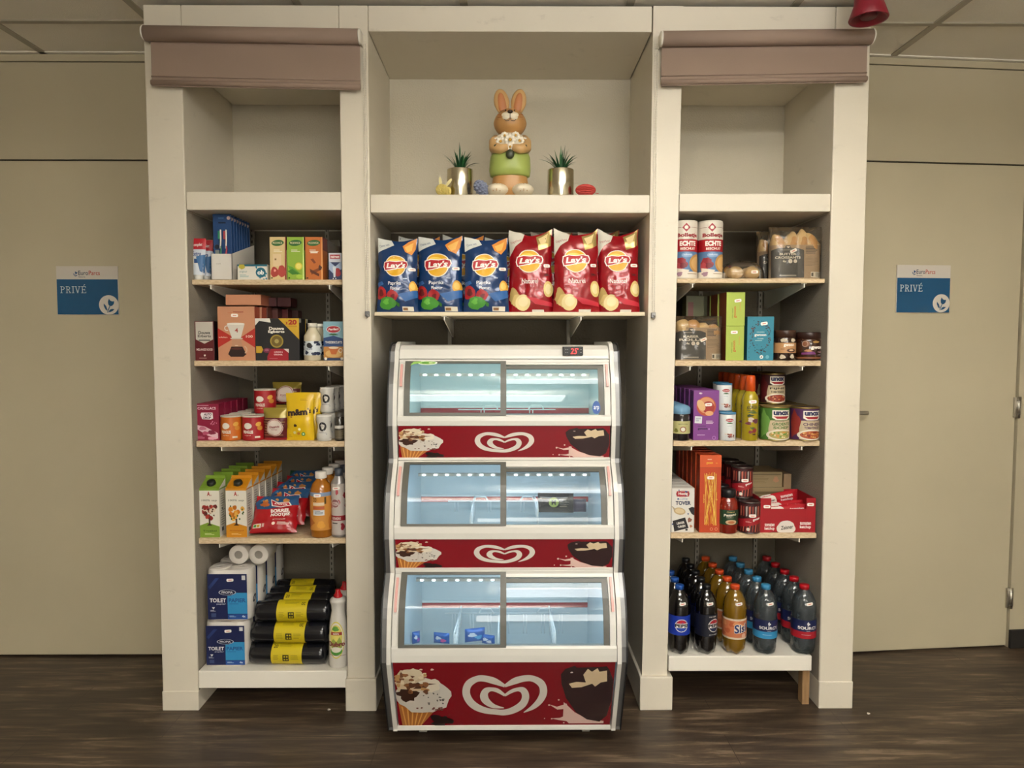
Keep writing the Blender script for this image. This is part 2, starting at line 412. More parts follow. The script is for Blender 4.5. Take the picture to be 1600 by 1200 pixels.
S('wall_front', (ROOM_L, -2.6, ROOM_BACK-.12, ROOM_BACK, 0, CEIL), (2.6, ROOM_R, ROOM_BACK-.12, ROOM_BACK, 0, CEIL), (-2.6, 2.6, ROOM_BACK-.12, ROOM_BACK, 0, .8), (-2.6, 2.6, ROOM_BACK-.12, ROOM_BACK, 1.75, CEIL), (-2.6, -.4, ROOM_BACK-.12, ROOM_BACK, .8, 1.75), (1.7, 2.6, ROOM_BACK-.12, ROOM_BACK, .8, 1.75), mat=M_WALL2)
b = MB()
for x in (-.38, 1.68): b.box(x-.03, x+.03, ROOM_BACK-.09, ROOM_BACK-.03, .8, 1.75, M_WHITE)
for z in (.82, 1.73): b.box(-.4, 1.7, ROOM_BACK-.089, ROOM_BACK-.031, z-.03, z+.03, M_WHITE)
struct('added_window_1', b)  # unseen window, added as the bright source mirrored in the freezer glass
# the built-in surround: four pillars, header, plinths
HT = PZ(8.5, 0)
pil = [(230, 288), (532, 577), (1017, 1062), (1301, 1355)]
PXs = [(PX(a, 250, 0), PX(c, 250, 0)) for a, c in pil]
for i, (a, c) in enumerate(PXs):
    if i == 2:      # this pillar leans a little: narrower to the right at its foot
        zA, zB = PZ(250, 0), 0.0; a2, c2 = PX(1002.5, 1100, 0), PX(1041, 1100, 0); zf = PZ(1100, 0); e = lambda p, q, z: p + (q-p)*(zA-z)/(zA-zf)
        b = MB(); b.prism([(e(a, a2, 0), 0), (e(c, c2, 0), 0), (e(c, c2, HT), HT), (e(a, a2, HT), HT)], (0, WALLY), M_PILLAR); struct('trim_3', b)
    else: S('trim_%d' % (i+1), (a, c, 0, WALLY, 0, HT, M_PILLAR), bev=.004)
# added sheets below the thick boards: rough grey sides, backs darkened as bay shade
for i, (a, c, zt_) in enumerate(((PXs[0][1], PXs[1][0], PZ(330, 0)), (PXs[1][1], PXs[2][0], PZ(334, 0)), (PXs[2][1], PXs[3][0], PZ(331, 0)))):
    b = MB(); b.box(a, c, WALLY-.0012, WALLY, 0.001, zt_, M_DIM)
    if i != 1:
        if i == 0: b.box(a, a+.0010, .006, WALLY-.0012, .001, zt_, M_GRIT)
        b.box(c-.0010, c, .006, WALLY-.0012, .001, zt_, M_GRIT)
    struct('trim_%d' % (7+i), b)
zo = PZ(49, 0)            # underside of the header
b = MB()
for (a, c, zz) in ((PXs[0][1], PXs[1][0], PZ(97, 0)), (PXs[1][1], PXs[2][0], zo), (PXs[2][1], PXs[3][0], PZ(97, 0))):
    b.box(a+.001, c-.001, .002, WALLY-.001, zz, HT, M_PILLAR, b=.003)
struct('trim_5', b)
S('trim_6', (PXs[0][0]+.02, PXs[3][1]-.02, .03, WALLY, HT, CEIL, M_DARK))
# plinth blocks round the feet of the pillars
zp = PZ(1078, 0)
b = MB(); b.box(PXs[0][0]-.001, PXs[0][1]+.002, -.004, WALLY, 0, zp, M_PILLAR, b=.003); struct('baseboard_1', b)
b = MB(); b.box(PXs[3][0]-.002, PXs[3][1]+.001, -.004, WALLY, 0, PZ(1066, 0), M_PILLAR, b=.003); struct('baseboard_2', b)
for i, (k, py) in enumerate(((1, 1058), (2, 1056))):
    b = MB(); pa, pc = (PXs[k][0]-.006, PXs[k][1]+.006) if k == 1 else (PX(1000, 1080, -.014), PX(1051, 1080, -.014)); b.box(pa, pc, -.014, WALLY, 0, PZ(py, 0), M_PILLAR, b=.004); struct('baseboard_%d' % (i+3), b)

# loose pieces of the surround ------------------------------------------------
BAY = {'L': (PXs[0][1], PXs[1][0]), 'C': (PXs[1][1], PXs[2][0]), 'R': (PXs[2][1], PXs[3][0])}
def thick_board(bay, pt, pb, lab, y0=.004):
    a, c = BAY[bay]; b = MB(); z1 = PZ(pt, y0); z0 = PZ(pb, y0)
    b.box(a+.0015, c-.0015, y0, WALLY-.003, z0, z1, M_PILLAR, b=.003)
    return tag(b.build('fixed_shelf'), lab, 'shelf')
thick_board('L', 300, 328.5, 'thick cream board above the left bay of chipboard shelves, empty')
thick_board('R', 302, 330, 'thick cream board above the right bay of chipboard shelves, empty')
thick_board('C', 304, 332.5, 'thick cream board carrying the rabbit figurine')
def board(bay, pyt, pyb, lab, px=None, y0=.032, mat=None, brk=None, name='shelf_board', sag=0.0):
    a, c = BAY[bay]; z1 = PZ(pyt, y0); z0 = PZ(pyb, y0); mat = mat or M_BOARD
    if px and bay == 'R': a = PX(px[0], pyt, y0); c = min(c-.002, PX(px[1], pyt, y0))
    elif px: a = max(a+.002, PX(px[0], pyt, y0)); c = min(c-.002, PX(px[1], pyt, y0))
    else: a += .002; c -= .002
    t = thing(name, lab, 'shelf', ((a+c)/2, 0, z0))
    b = MB(); b.box(a-(a+c)/2, c-(a+c)/2, y0, WALLY-.006, 0, z1-z0, mat, b=.002)
    b.build('board', t)
    for x in (brk or []):
        x = PX(x, pyb, y0) - (a+c)/2
        k = MB(); k.prism([(y0+.006, 0), (WALLY-.02, 0), (WALLY-.02, -.075), (WALLY-.05, -.075), (y0+.006, -.016)], (-.002, .002), M_WHITE, T=Matrix(((0, -1, 0, x), (1, 0, 0, 0), (0, 0, 1, 0), (0, 0, 0, 1))))
        k.box(x-.010, x+.010, y0+.01, WALLY-.02, -.003, -.0005, M_WHITE)
        k.build('bracket', t)
    return z1
Z = {}
Z['L1'] = board('L', 437, 445, 'chipboard shelf under the toothbrushes and tea boxes', (295, 540), brk=(328, 514))
Z['L2'] = board('L', 563.5, 572, 'chipboard shelf under the coffee and filter boxes', (300, 545), brk=(334, 513))
Z['L3'] = board('L', 689, 698, 'chipboard shelf under the candy boxes and yellow pouches', (305, 545), brk=(345, 521))
Z['L4'] = board('L', 840.5, 849, 'chipboard shelf under the juice cartons', (308, 548), brk=(342, 519))
Z['R1'] = board('R', 435, 442, 'chipboard shelf under the rusk rolls and croissants', (1058, 1289), brk=(1083, 1258))
Z['R2'] = board('R', 563.5, 572, 'chipboard shelf under the kaiser rolls and spread jars', (1055, 1283), brk=(1079, 1255))
Z['R3'] = board('R', 689, 697.5, 'chipboard shelf under the soup cans', (1052, 1281), brk=(1081, 1254))
Z['R4'] = board('R', 834, 842, 'chipboard shelf under the ketchup tray', (1048.5, 1276), brk=(1067, 1250))
Z['C1'] = board('C', 487.5, 493.5, 'thin pale shelf under the crisp bags', (585, 1008), y0=.006, mat=M('d9cbae', .5), brk=(694, 908))
a, c = BAY['L']; z5 = PZ(1046.5, .0); b = MB(); b.box(a+.003, c+.006 if False else c-.002, -.004, WALLY-.01, PZ(1073.5, 0), z5, M_WHITE, b=.004)
tag(b.build('bottom_board'), 'thick white bottom board of the left bay, under the toilet paper', 'shelf'); Z['L5'] = z5
a, c = BAY['R']; z5 = PZ(1026, .0); b = MB(); b.box(PX(1044.5, 1030, 0), PX(1268.5, 1030, 0), -.002, WALLY-.01, PZ(1049.5, 0), z5, M_WHITE, b=.004)
tag(b.build('bottom_board'), 'thick white bottom board of the right bay, under the drink bottles', 'shelf'); Z['R5'] = z5
M_WOOD = M('a5825a', .7)
b = MB(); xw = PX(1259, 1070, .03); b.box(xw-.014, xw+.014, .028, .068, 0, PZ(1049.5, 0), M_WOOD, b=.002)
for k in range(5): b.box(xw-.012+.005*k, xw-.0108+.005*k, .0272, .029, .004, PZ(1051, 0), M('7d5d3c', .8))
tag(b.build('wood_block'), 'raw wooden block propping the white bottom board of the right bay', 'block')
# narrow supports under the left board and under the back of both
for s, x in (('left', BAY['L'][0]+.16), ('left', BAY['L'][1]-.03), ('right', BAY['R'][0]+.03)):
    b = MB(); b.box(x-.014, x+.014, .25, .29, 0, PZ((1073.5 if s == 'left' else 1049.5), 0), M_WOOD, b=.002)
    tag(b.build('wood_block'), 'hidden wooden block under the %s bottom board%s' % (s, ', behind the plinth' if x < BAY['L'][0]+.1 else ', near the %s pillar' % ('outer' if x < BAY['L'][0]+.2 else 'inner')), 'block')
# slotted wall rails
for bay, pxs in (('L', (400, 515)), ('R', (1092, 1184))):
    for px, wd in zip(pxs, ('left', 'right')):
        x = PX(px, 600, WALLY); b = MB(); zb = PZ(1000, WALLY); zt = PZ(345, WALLY)
        b.box(x-.008, x+.008, WALLY-.0115, WALLY-.0015, zb, zt, M_RAIL)
        k = zb+.02
        while k < zt-.02: b.box(x-.002, x+.002, WALLY-.0122, WALLY-.0112, k, k+.012, M_DARK); k += .025
        tag(b.build('shelf_rail'), 'slotted metal rail at the back of the %s bay, %s one' % ('left' if bay == 'L' else 'right', wd), 'rail')
for px in (703, 888):
    x = PX(px, 520, WALLY); b = MB(); b.box(x-.008, x+.008, WALLY-.0115, WALLY-.0015, .5, PZ(486, WALLY), M_RAIL)
    tag(b.build('shelf_rail'), 'slotted metal rail under the crisp shelf, %s one' % ('left' if px < 800 else 'right'), 'rail')

# roller blinds ------------------------------------------------------------------
M_BLIND = paint('taupe_blind_fabric', '9a8577', 0.85, 0.1, 0.0, 500)
def blind(lab, pts, chain_px, chain_py, side):
    (xa, ya), (xb, yb), (xc, yc), (xd, yd) = pts       # roller top-left, top-right, hem bottom-right, bottom-left
    Y = -.045; A = P(xa, ya, Y); B = P(xb, yb, Y); C_ = P(xc, yc, Y); D = P(xd, yd, Y)
    t = thing('roller_blind', lab, 'blind', ((A[0]+B[0])/2, 0, (A[1]+B[1])/2)); ox, oz = t.location.x, t.location.z
    r = .026; q = [(A[0]-ox, Y+.0, A[1]-oz-r), (B[0]-ox, Y+.0, B[1]-oz-r)]
    b = MB(); b.tube([q[0], q[1]], r, M_BLIND, 24); b.build('roller', t)
    f = MB(); z0l = q[0][2]; z0r = q[1][2]; dl = (D[0]-ox, D[1]-oz); dr = (C_[0]-ox, C_[1]-oz); yf = Y+.014
    tl = (dl[0]-.0, z0l); tr = (dr[0]+.0, z0r)
    f.grid(lambda u, v: (tl[0]+(tr[0]-tl[0])*u, yf-.0005 + .002*math.sin(v*3), tl[1]+(tr[1]-tl[1])*u + ((dl[1]-tl[1])*(1-u)+(dr[1]-tr[1])*u)*v), 8, 6, M_BLIND)
    f.grid(lambda u, v: (tl[0]+(tr[0]-tl[0])*u, yf+.0008 + .002*math.sin(v*3), tl[1]+(tr[1]-tl[1])*u + ((dl[1]-tl[1])*(1-u)+(dr[1]-tr[1])*u)*v), 8, 6, M_BLIND, flip=True)
    f.build('fabric', t)
    h = MB(); h.tube([(dl[0], yf-.002, dl[1]+.012), (dr[0], yf-.002, dr[1]+.012)], .0095, M_BLIND, 10)
    h.tube([(dl[0], yf-.001, dl[1]+.034), (dr[0], yf-.001, dr[1]+.034)], .0022, M_BLIND, 6); h.build('hem_bar', t)
    for k, s in ((0, -1), (1, 1)):
        e = MB(); e.tube([(q[k][0]+s*.001, q[k][1], q[k][2]), (q[k][0]+s*.007, q[k][1], q[k][2])], [.0275, .024], M_WHITE, 20)
        e.box(q[k][0]+s*.004-.002, q[k][0]+s*.004+.002, Y-.012, -.0015, q[k][2]-.02, q[k][2]+.024, M_WHITE); e.build('end_bracket', t)
    zc0 = (B if side > 0 else A)[1]-oz-r; zc1 = PZ(chain_py, -.012)-oz; xc = PX(chain_px, chain_py*.6, -.012)-ox
    ch = MB(); n = int((zc0-zc1)/.0085)
    for dx in (-.004, .004):
        ch.tube([(xc+dx, -.012, zc0), (xc+dx, -.012, zc1)], .0006, M_WHITE, 4)
        for i in range(n): ch.ball((xc+dx, -.012, zc0-i*.0085), .0019, M_WHITE, 6)
    ch.build('bead_chain', t)
    cl = MB(); cl.box(xc-.008, xc+.008, -.018, -.0045, zc1-.016, zc1+.004, M_SILVER, b=.002); cl.ring if False else None
    cl.tube([(xc, -.018, zc1-.006), (xc+.006, -.023, zc1-.014), (xc, -.02, zc1-.022)], .0015, M_METAL, 6); cl.build('chain_clip', t)
blind('taupe roller blind rolled up above the left shelf bay', [(226, 40), (560.5, 45.5), (562, 139), (234, 132.5)], 571.5, 488, 1)
blind('taupe roller blind rolled up above the right shelf bay', [(1035, 49), (1362, 45.5), (1357, 126.5), (1034.5, 132)], 1023, 490, -1)

# red alarm sounder hanging at the top right
xs, zs_ = P(1357, 31, -.20); Mr = M('7f1828', .35)
t = thing('alarm_sounder', 'red conical alarm sounder hanging from the ceiling at the top right', 'alarm', (xs, -.20, zs_))
b = MB(); hh = CEIL - zs_; b.lathe([(0, hh), (.05, hh), (.052, hh-.02), (.046, hh-.03), (.046, .05), (.062, .004), (.060, 0), (.054, .002), (.040, .03), (0, .03)][::-1], Mr, 32); b.build('housing', t)
b = MB(); b.lathe([(0, .006), (.024, .006), (.027, .012), (.027, .031), (0, .031)], M('64121e', .4), 24)
b.build('horn', t)

# door signs -----------------------------------------------------------------------
def tulip(A, cx, cy, s, m):
    r = A.w/A.h
    q = lambda pts: A.poly([(cx + x*s, cy + y*s*r) for x, y in pts], m)
    q([(.05, -.62), (.22, -.40), (.42, -.33), (.62, -.35), (.55, -.05), (.35, .15), (.12, .15), (-.02, .0), (-.05, -.3)])
    q([(.12, .12), (.20, .14), (-.02, .62), (-.06, .85), (-.14, .85), (-.10, .55)])
    q([(-.50, -.12), (-.25, .15), (-.14, .50), (-.16, .66), (-.34, .50), (-.50, .15)])
    q([(-.02, .80), (.10, .55), (.35, .45), (.62, .48), (.42, .68), (.15, .80)])
def serif_prive(A, a, b_, c, d, m):
    """PRIVE with an acute accent in thin slab-serif strokes"""
    W = (c-a); H = (d-b_); L = 5.0
    def R_(x0, y0, x1, y1): A.rect(a+W*x0/L, b_+H*y0, a+W*x1/L, b_+H*y1, m)
    def bar(x0, y0, x1, y1, t=.13):
        A.poly([(a+W*x0/L, b_+H*y0), (a+W*(x0+t)/L, b_+H*y0), (a+W*(x1+t)/L, b_+H*y1), (a+W*x1/L, b_+H*y1)], m)
    for k in (0, 1.0):
        R_(k+.20, 0, k+.33, 1); R_(k+.05, 0, k+.5, .07); R_(k+.05, .93, k+.48, 1)
        A.ring(a+W*(k+.42)/L, b_+H*.27, W*.42/L, H*.27, .28, m, 14, -90, 90); R_(k+.30, 0, k+.45, .075); R_(k+.30, .465, k+.45, .54)
    bar(1.5, .52, 1.80, .96); R_(1.68, .93, 2.02, 1)
    R_(2.32, 0, 2.45, 1); R_(2.15, 0, 2.62, .07); R_(2.15, .93, 2.62, 1)
    bar(2.82, .03, 3.16, 1); bar(3.52, .03, 3.18, 1, .09); R_(2.70, 0, 3.08, .07); R_(3.34, 0, 3.74, .07)
    R_(4.02, 0, 4.15, 1); R_(3.85, 0, 4.72, .075); R_(3.85, .925, 4.76, 1); R_(4.1, .46, 4.55, .53); R_(4.64, 0, 4.72, .22); R_(4.68, .78, 4.76, 1); R_(4.50, .36, 4.57, .62)
    A.poly([(a+W*4.28/L, b_-H*.08), (a+W*4.40/L, b_-H*.08), (a+W*4.62/L, b_-H*.30), (a+W*4.46/L, b_-H*.30)], m)
def door_sign(lab, parent_loc, x0, x1, z0, z1, rz, oy):
    w, h = x1-x0, z1-z0; t = thing('door_sign', lab, 'sign', ((x0+x1)/2, oy, z0), rz)
    WH = M('cfc8bf', .35); BL = M('0a4f7a', .3)
    b = MB(); b.box(-w/2, w/2, -.006, 0, 0, h, WH, b=.0008); A = Art(w, h)
    A.rect(.005, .27, .995, .995, BL)
    A.text('Euro', .36, .095, .52, .185, '1d2c4a', .01); A.text('Parcs', .53, .095, .71, .185, 'b0382c', .01); A.text('Resorts', .365, .205, .47, .235, '2c3a55')
    tulip(A, .31, .15, .06, '1d4a7a')
    serif_prive(A, .055, .415, .50, .555, M('dfe3e4', .4))
    pts = [(.84 + .16*math.cos(math.radians(k)), .80 - .16*w/h*math.sin(math.radians(k))) for k in range(0, 360, 10)]
    A.poly([(min(.995, x), min(.995, y)) for x, y in pts], WH); tulip(A, .835, .79, .155, BL)
    b.art(A, boxmap(w, h, -.006), step=.0001); b.build('plate', t)
yS = WALLY-.0045
door_sign('blue and white private sign on the left door', None, PX(90, 455, yS), PX(186, 455, yS), PZ(492, yS), PZ(416.5, yS), 0, yS)
xa = PX(1404, 450, .46); xb = PX(1491, 450, .47); ym = WALLY - .005 + math.sin(RA)*((xa+xb)/2 - XRB)
door_sign('blue and white private sign on the right door', None, xa, xb, PZ(488.5, ym), PZ(414, ym), RA, ym - .001)

# ceiling luminaires (behind the camera, light the whole room) ----------------------
M_DIFF = bpy.data.materials.new('luminaire_diffuser'); M_DIFF.use_nodes = True; nt = M_DIFF.node_tree; nt.nodes.clear()
e = N(nt, 'ShaderNodeEmission', Strength=LAMP_STRENGTH); e.inputs[0].default_value = LAMP_COLOR + (1,); o_ = N(nt, 'ShaderNodeOutputMaterial'); nt.links.new(e.outputs[0], o_.inputs[0])
M_UP = M_DIFF.copy(); [setattr(n_.inputs['Strength'], 'default_value', UP_STRENGTH) for n_ in M_UP.node_tree.nodes if n_.type == 'EMISSION']
for (xa, xb, ya, yb, wd) in ((-.05, 1.35, -2.0, -1.55, 'nearest the shelves'), (-.9, .5, -4.2, -3.7, 'in the middle behind the camera'), (1.0, 2.2, -5.3, -4.8, 'far right behind the camera')):
    t = thing('pendant_light', 'long suspended light glowing up and down, ' + wd, 'lamp', ((xa+xb)/2, (ya+yb)/2, CEIL-.25), 0, 'suspended lights')
    w2, d2 = (xb-xa)/2, (yb-ya)/2
    g = MB(); g.box(-w2, w2, -d2, d2, 0, .025, M_DIFF, b=.004); g.build('diffuser', t)
    g = MB(); g.box(-w2, w2, -d2, d2, .026, .05, M_UP); g.build('uplight', t)
    f = MB()
    for s in (-1, 1): f.box(s*(w2+.004)-.004, s*(w2+.004)+.004, -d2-.004, d2+.004, -.003, .053, M_WHITE)
    f.build('end_cap', t)
    for s in (-1, 1): k = MB(); k.tube([(s*w2*.8, 0, .05), (s*w2*.8, 0, .2489)], .0015, M_METAL, 6); k.lathe([(0, .236), (.03, .236), (.03, .2489), (0, .2489)], M_WHITE, 16, T=Matrix.Translation((s*w2*.8, 0, 0))); k.build('hanger', t)
# ================================================================== the ice cream freezer
M_FW = M('d2d0c9', 0.28, name='freezer_white'); M_FRED = M('800818', 0.22, coat=.3); M_FRAME = M('57564f', 0.35); M_LINER = M('d4e0e4', 0.5)
M_BLK = M('121214', 0.4); M_PINK = M('d9a49c', 0.3); M_WIRE = M('eef1f2', 0.35)
def spline(pts, n=8):
    out = []
    for i in range(len(pts)-1):
        p0 = pts[max(i-1, 0)]; p1 = pts[i]; p2 = pts[i+1]; p3 = pts[min(i+2, len(pts)-1)]
        for k in range(n):
            t = k/n
            out.append(tuple(.5*((2*b) + (-a+c)*t + (2*a-5*b+4*c-d)*t*t + (-a+3*b-3*c+d)*t**3) for a, b, c, d in zip(p0, p1, p2, p3)))
    out.append(pts[-1]); return out
def heart(A, a, b, c, d, m):
    """one swelling stroke that coils into two nested hearts"""
    outer = [[(922,912,2),(985,880,14),(1030,840,21),(1050,795,24),(1035,750,22),(985,722,17),(930,718,17),(860,733,18),(797,760,8)],
             [(797,760,8),(730,733,18),(660,718,17),(610,722,17),(560,750,22),(543,795,25),(560,840,24),(600,875,22),(660,898,18),(730,908,16),(797,911,17),(860,895,20),(915,862,23),(933,820,24),(918,788,20),(885,779,11),(840,790,10),(797,813,7)],
             [(797,813,7),(750,786,12),(705,778,11),(672,790,20),(660,820,27),(680,850,21),(725,875,12),(790,885,2)]]
    x0, x1, y0, y1 = 518, 1075, 701, 928
    for seg in outer:
        q = spline(seg, 6); vs = []; fs = []
        for i, (x, y, r) in enumerate(q):
            e = q[min(i+1, len(q)-1)]; s = q[max(i-1, 0)]; dx, dy = e[0]-s[0], e[1]-s[1]; l = math.hypot(dx, dy) or 1
            for g in (1, -1):
                X = x + g*-dy/l*r; Y = y + g*dx/l*r
                vs.append((a+(c-a)*(X-x0)/(x1-x0), b+(d-b)*(Y-y0)/(y1-y0)))
        for i in range(len(q)-1): fs.append((2*i, 2*i+2, 2*i+3, 2*i+1))
        A._add(vs, [f[::-1] for f in fs], m)
def cone_pic(A, a, b, c, d, full=True):
    U = lambda x: a+(c-a)*x
    V = lambda y: b+(d-b)*y
    bl = lambda x, y, rx, ry, m, irr=.2, s=0, n=18: A.blob(U(x), V(y), (c-a)*rx, (d-b)*ry, m, irr, s, n)
    if full:
        A.poly([(U(.03), V(.60)), (U(.75), V(.68)), (U(.42), V(1.0)), (U(.07), V(1.0))], M('a8662c', .5))
        for k in range(6): A.poly([(U(.08+.10*k), V(.66+.01*k)), (U(.11+.10*k), V(.66+.01*k)), (U(.15+.055*k), V(.99)), (U(.13+.055*k), V(.99))], M('d59a4e', .5))
        bl(.80, .92, .20, .11, M('241210', .3), .5, 7)
    bl(.62, .48, .38, .28, M('cfc9c0', .5), .10, 3, 26); bl(.42, .50, .42, .26, M('c9c2b8', .5), .12, 5, 26)
    bl(.30, .25, .30, .20, M('cdb898', .5), .22, 8); bl(.33, .12, .17, .10, M('d8c9ad', .5), .25, 9); bl(.62, .30, .22, .11, M('ddd3c0', .5), .2, 19)
    bl(.22, .46, .20, .10, M('3a2118', .3), .35, 11); bl(.47, .30, .20, .045, M('4a2a1c', .3), .6, 12); bl(.33, .30, .12, .04, M('5a3522', .3), .5, 13)
    r = random.Random(4)
    for k in range(26):
        bl(r.uniform(.04, .62), r.uniform(.10, .42), r.uniform(.03, .06), r.uniform(.02, .045), M(('b88c58', '8a5a34', 'e3d3b6', '6b4128')[k % 4], .5), .3, k, 8)
    for k in range(14): bl(r.uniform(.50, .90), r.uniform(.42, .62), r.uniform(.012, .03), r.uniform(.006, .018), M('4a4640', .5), .4, k, 7)
    for k in range(16): bl(r.uniform(.35, .85), .70+r.uniform(-.02, .02), .025, .012, M('6b2f22', .5), .4, k, 7)
    bl(.50, .04, .03, .012, M('d9b8a8', .5), .3, 2, 8); bl(.70, .045, .03, .015, M('d9b8a8', .5), .3, 3, 8)
def choc_pic(A, a, b, c, d):
    U = lambda x: a+(c-a)*x
    V = lambda y: b+(d-b)*y
    W_ = M('d7b5ab', .45)
    A.poly([(U(x), V(y)) for x, y in [(.08, .62), (.30, .80), (.55, .92), (.88, .96), (.88, 1.0), (.20, 1.0), (.08, .9)]], W_)
    for q in ([(-.20, .66), (-.05, .70), (.10, .66), (.12, .74), (-.04, .75)], [(-.15, .91), (.02, .90), (.12, .86), (.16, .96), (.0, .94)]):
        A.poly([(U(x), V(y)) for x, y in q], W_)
    for x, y, r in ((-.20, .67, .022), (-.02, .58, .018), (.12, .66, .025), (-.14, .915, .018), (-.28, .91, .012), (.10, .99, .016)): A.ell(U(x), V(y), (c-a)*r, None, W_, 10)
    A.poly([(U(x), V(y)) for x, y in [(.0, .14), (.08, .05), (.25, .0), (.30, .03), (.70, .02), (.85, -.0+.01), (.90, .06), (.995, .24), (.995, .60), (.93, .86), (.80, .97), (.55, .93), (.33, .80), (.12, .55), (.02, .30)]], M('2b1517', .22, coat=.4))
    A.poly([(U(x), V(y)) for x, y in [(.42, .15), (.50, .05), (.58, .10), (.68, .04), (.72, .10), (.86, .08), (.88, .26), (.76, .28), (.66, .35), (.60, .30), (.40, .36), (.22, .37), (.16, .30), (.30, .27), (.48, .28)]], M('cdb795', .6))
    A.blob(U(.20), V(.11), (c-a)*.03, (d-b)*.012, M('c9bfb5', .5), .3, 1, 8)

FX = PX(788, 900, -.25); HW = .400
fz = thing('ice_cream_freezer', 'white and red three-tier ice cream display freezer with curved sliding glass', 'freezer', (FX, 0, 0))
def ZZ(py, Y): return PZ(py, Y)
def prof_y(pts): return [(y, ZZ(py, y)) for py, y in pts]
tiers = []   # (glass curve pts, bumper, red panel)
T1 = dict(g=[(566, -.145), (600, -.178), (650, -.200)], b=(665, -.205), r=(716, -.190))
T2 = dict(g=[(724, -.195), (770, -.262), (822, -.290)], b=(842, -.295), r=(888, -.277))
T3 = dict(g=[(895, -.275), (950, -.342), (1011, -.368)], b=(1034, -.372), r=(1134, -.250))
front = [(539, -.08), (542, -.115), (550, -.137)]
for T_ in (T1, T2, T3): front += [T_['g'][0]] + [(py, y) for py, y in spline([T_['g'][0], T_['g'][1], T_['g'][2]], 4)[1:]] + [T_['b'], T_['r']]
fp = prof_y(front); FB = .30
zbase = fp[-1][1]
for s, nm in ((-1, 'left'), (1, 'right')):
    def plate(off, x0, x1, m):
        # outline offset outwards by off
        q = []
        for i, (y, z) in enumerate(fp):
            a = fp[max(i-1, 0)]; c = fp[min(i+1, len(fp)-1)]; dy, dz = c[0]-a[0], c[1]-a[1]; l = math.hypot(dy, dz) or 1
            q.append((y + dz/l*off, z - dy/l*off))
        q = [(FB, fp[0][1]+off)] + [(-.07, fp[0][1]+off)] + q + [(q[-1][0], zbase-.012), (FB, zbase-.012)]
        b = MB(); lo, hi = sorted((s*x0, s*x1))
        n = len(q); vs = [(lo, y, z) for y, z in q] + [(hi, y, z) for y, z in q]
        fs = [tuple(range(n)), tuple(range(2*n-1, n-1, -1))] + [(i, i+n, (i+1) % n+n, (i+1) % n) for i in range(n)]
        b.add(vs, fs, m); return b
    o = plate(.010, HW-.004, HW, M_BLK).build('side_edge', fz)
    o = plate(.004, HW-.020, HW-.004, M_SILVER).build('side_panel', fz)
    o = plate(.012, HW-.034, HW-.020, M_FW).build('side_trim', fz)
wi = HW-.035
# top cap with rounded front
b = MB(); q = [(FB, ZZ(539, -.08)), (-.07, ZZ(539, -.08)), (-.105, ZZ(540, -.10)), (-.130, ZZ(546, -.13)), (-.142, ZZ(556, -.142)), (-.146, ZZ(560.5, -.146)), (FB, ZZ(562, -.146))]
n = len(q); b.add([(-wi, y, z) for y, z in q]+[(wi, y, z) for y, z in q], [tuple(range(n)), tuple(range(2*n-1, n-1, -1))]+[(i, i+n, (i+1) % n+n, (i+1) % n) for i in range(n)], M_FW)
cap = b.build('top_cap', fz)
a0 = PX(879.5, 548, -.145)-FX; a1 = PX(911, 548, -.145)-FX; zt_, zb_ = ZZ(541.5, -.13), ZZ(555.5, -.142)
b = MB(); b.box(a0, a1, -.1485, -.120, zb_, zt_, M_BLK, b=.002); A = Art(a1-a0, zt_-zb_)
LR = M('ff2a2a', .4, emit=1.6, name='red_led')
A.text('25', .38, .2, .70, .82, LR, 0, .15); A.rect(.72, .2, .75, .35, LR)
for x in (.12, .2): A.rect(x, .3, x+.05, .36, M('8a8a8a')); A.rect(x, .62, x+.05, .67, M('8a8a8a'))
A.rect(.86, .3, .92, .36, M('8a8a8a')); A.rect(.86, .62, .92, .67, M('8a8a8a'))
b.art(A, boxmap(a1-a0, zt_-zb_, -.149, x0=a0, z0=zb_)); b.build('temperature_display', fz)
# back body and base
b = MB(); b.box(-HW+.006, HW-.006, FB-.03, FB+.01, zbase, ZZ(541, -.08), M('8f8f8c', .5)); b.build('back_panel', fz)
b = MB(); yb = T3['r'][1]; b.box(-HW+.02, HW-.02, yb-.003, yb+.03, zbase-.015, zbase+.004, M_FW, b=.003)
b.box(-HW+.02, HW-.02, yb+.02, FB, zbase-.010, zbase+.002, M_BLK); b.build('base_rail', fz)
for x in (-.29, .29):
    for y in (yb+.10, FB-.06):
        b = MB(); rw = max(.012, (zbase-.012)/2); b.tube([(x-.013, y, rw), (x+.013, y, rw)], rw, M('c9c6be', .4), 16); b.box(x-.014, x+.014, y-.012, y+.012, rw+.004, zbase-.008, M_SILVER); b.build('caster', fz)

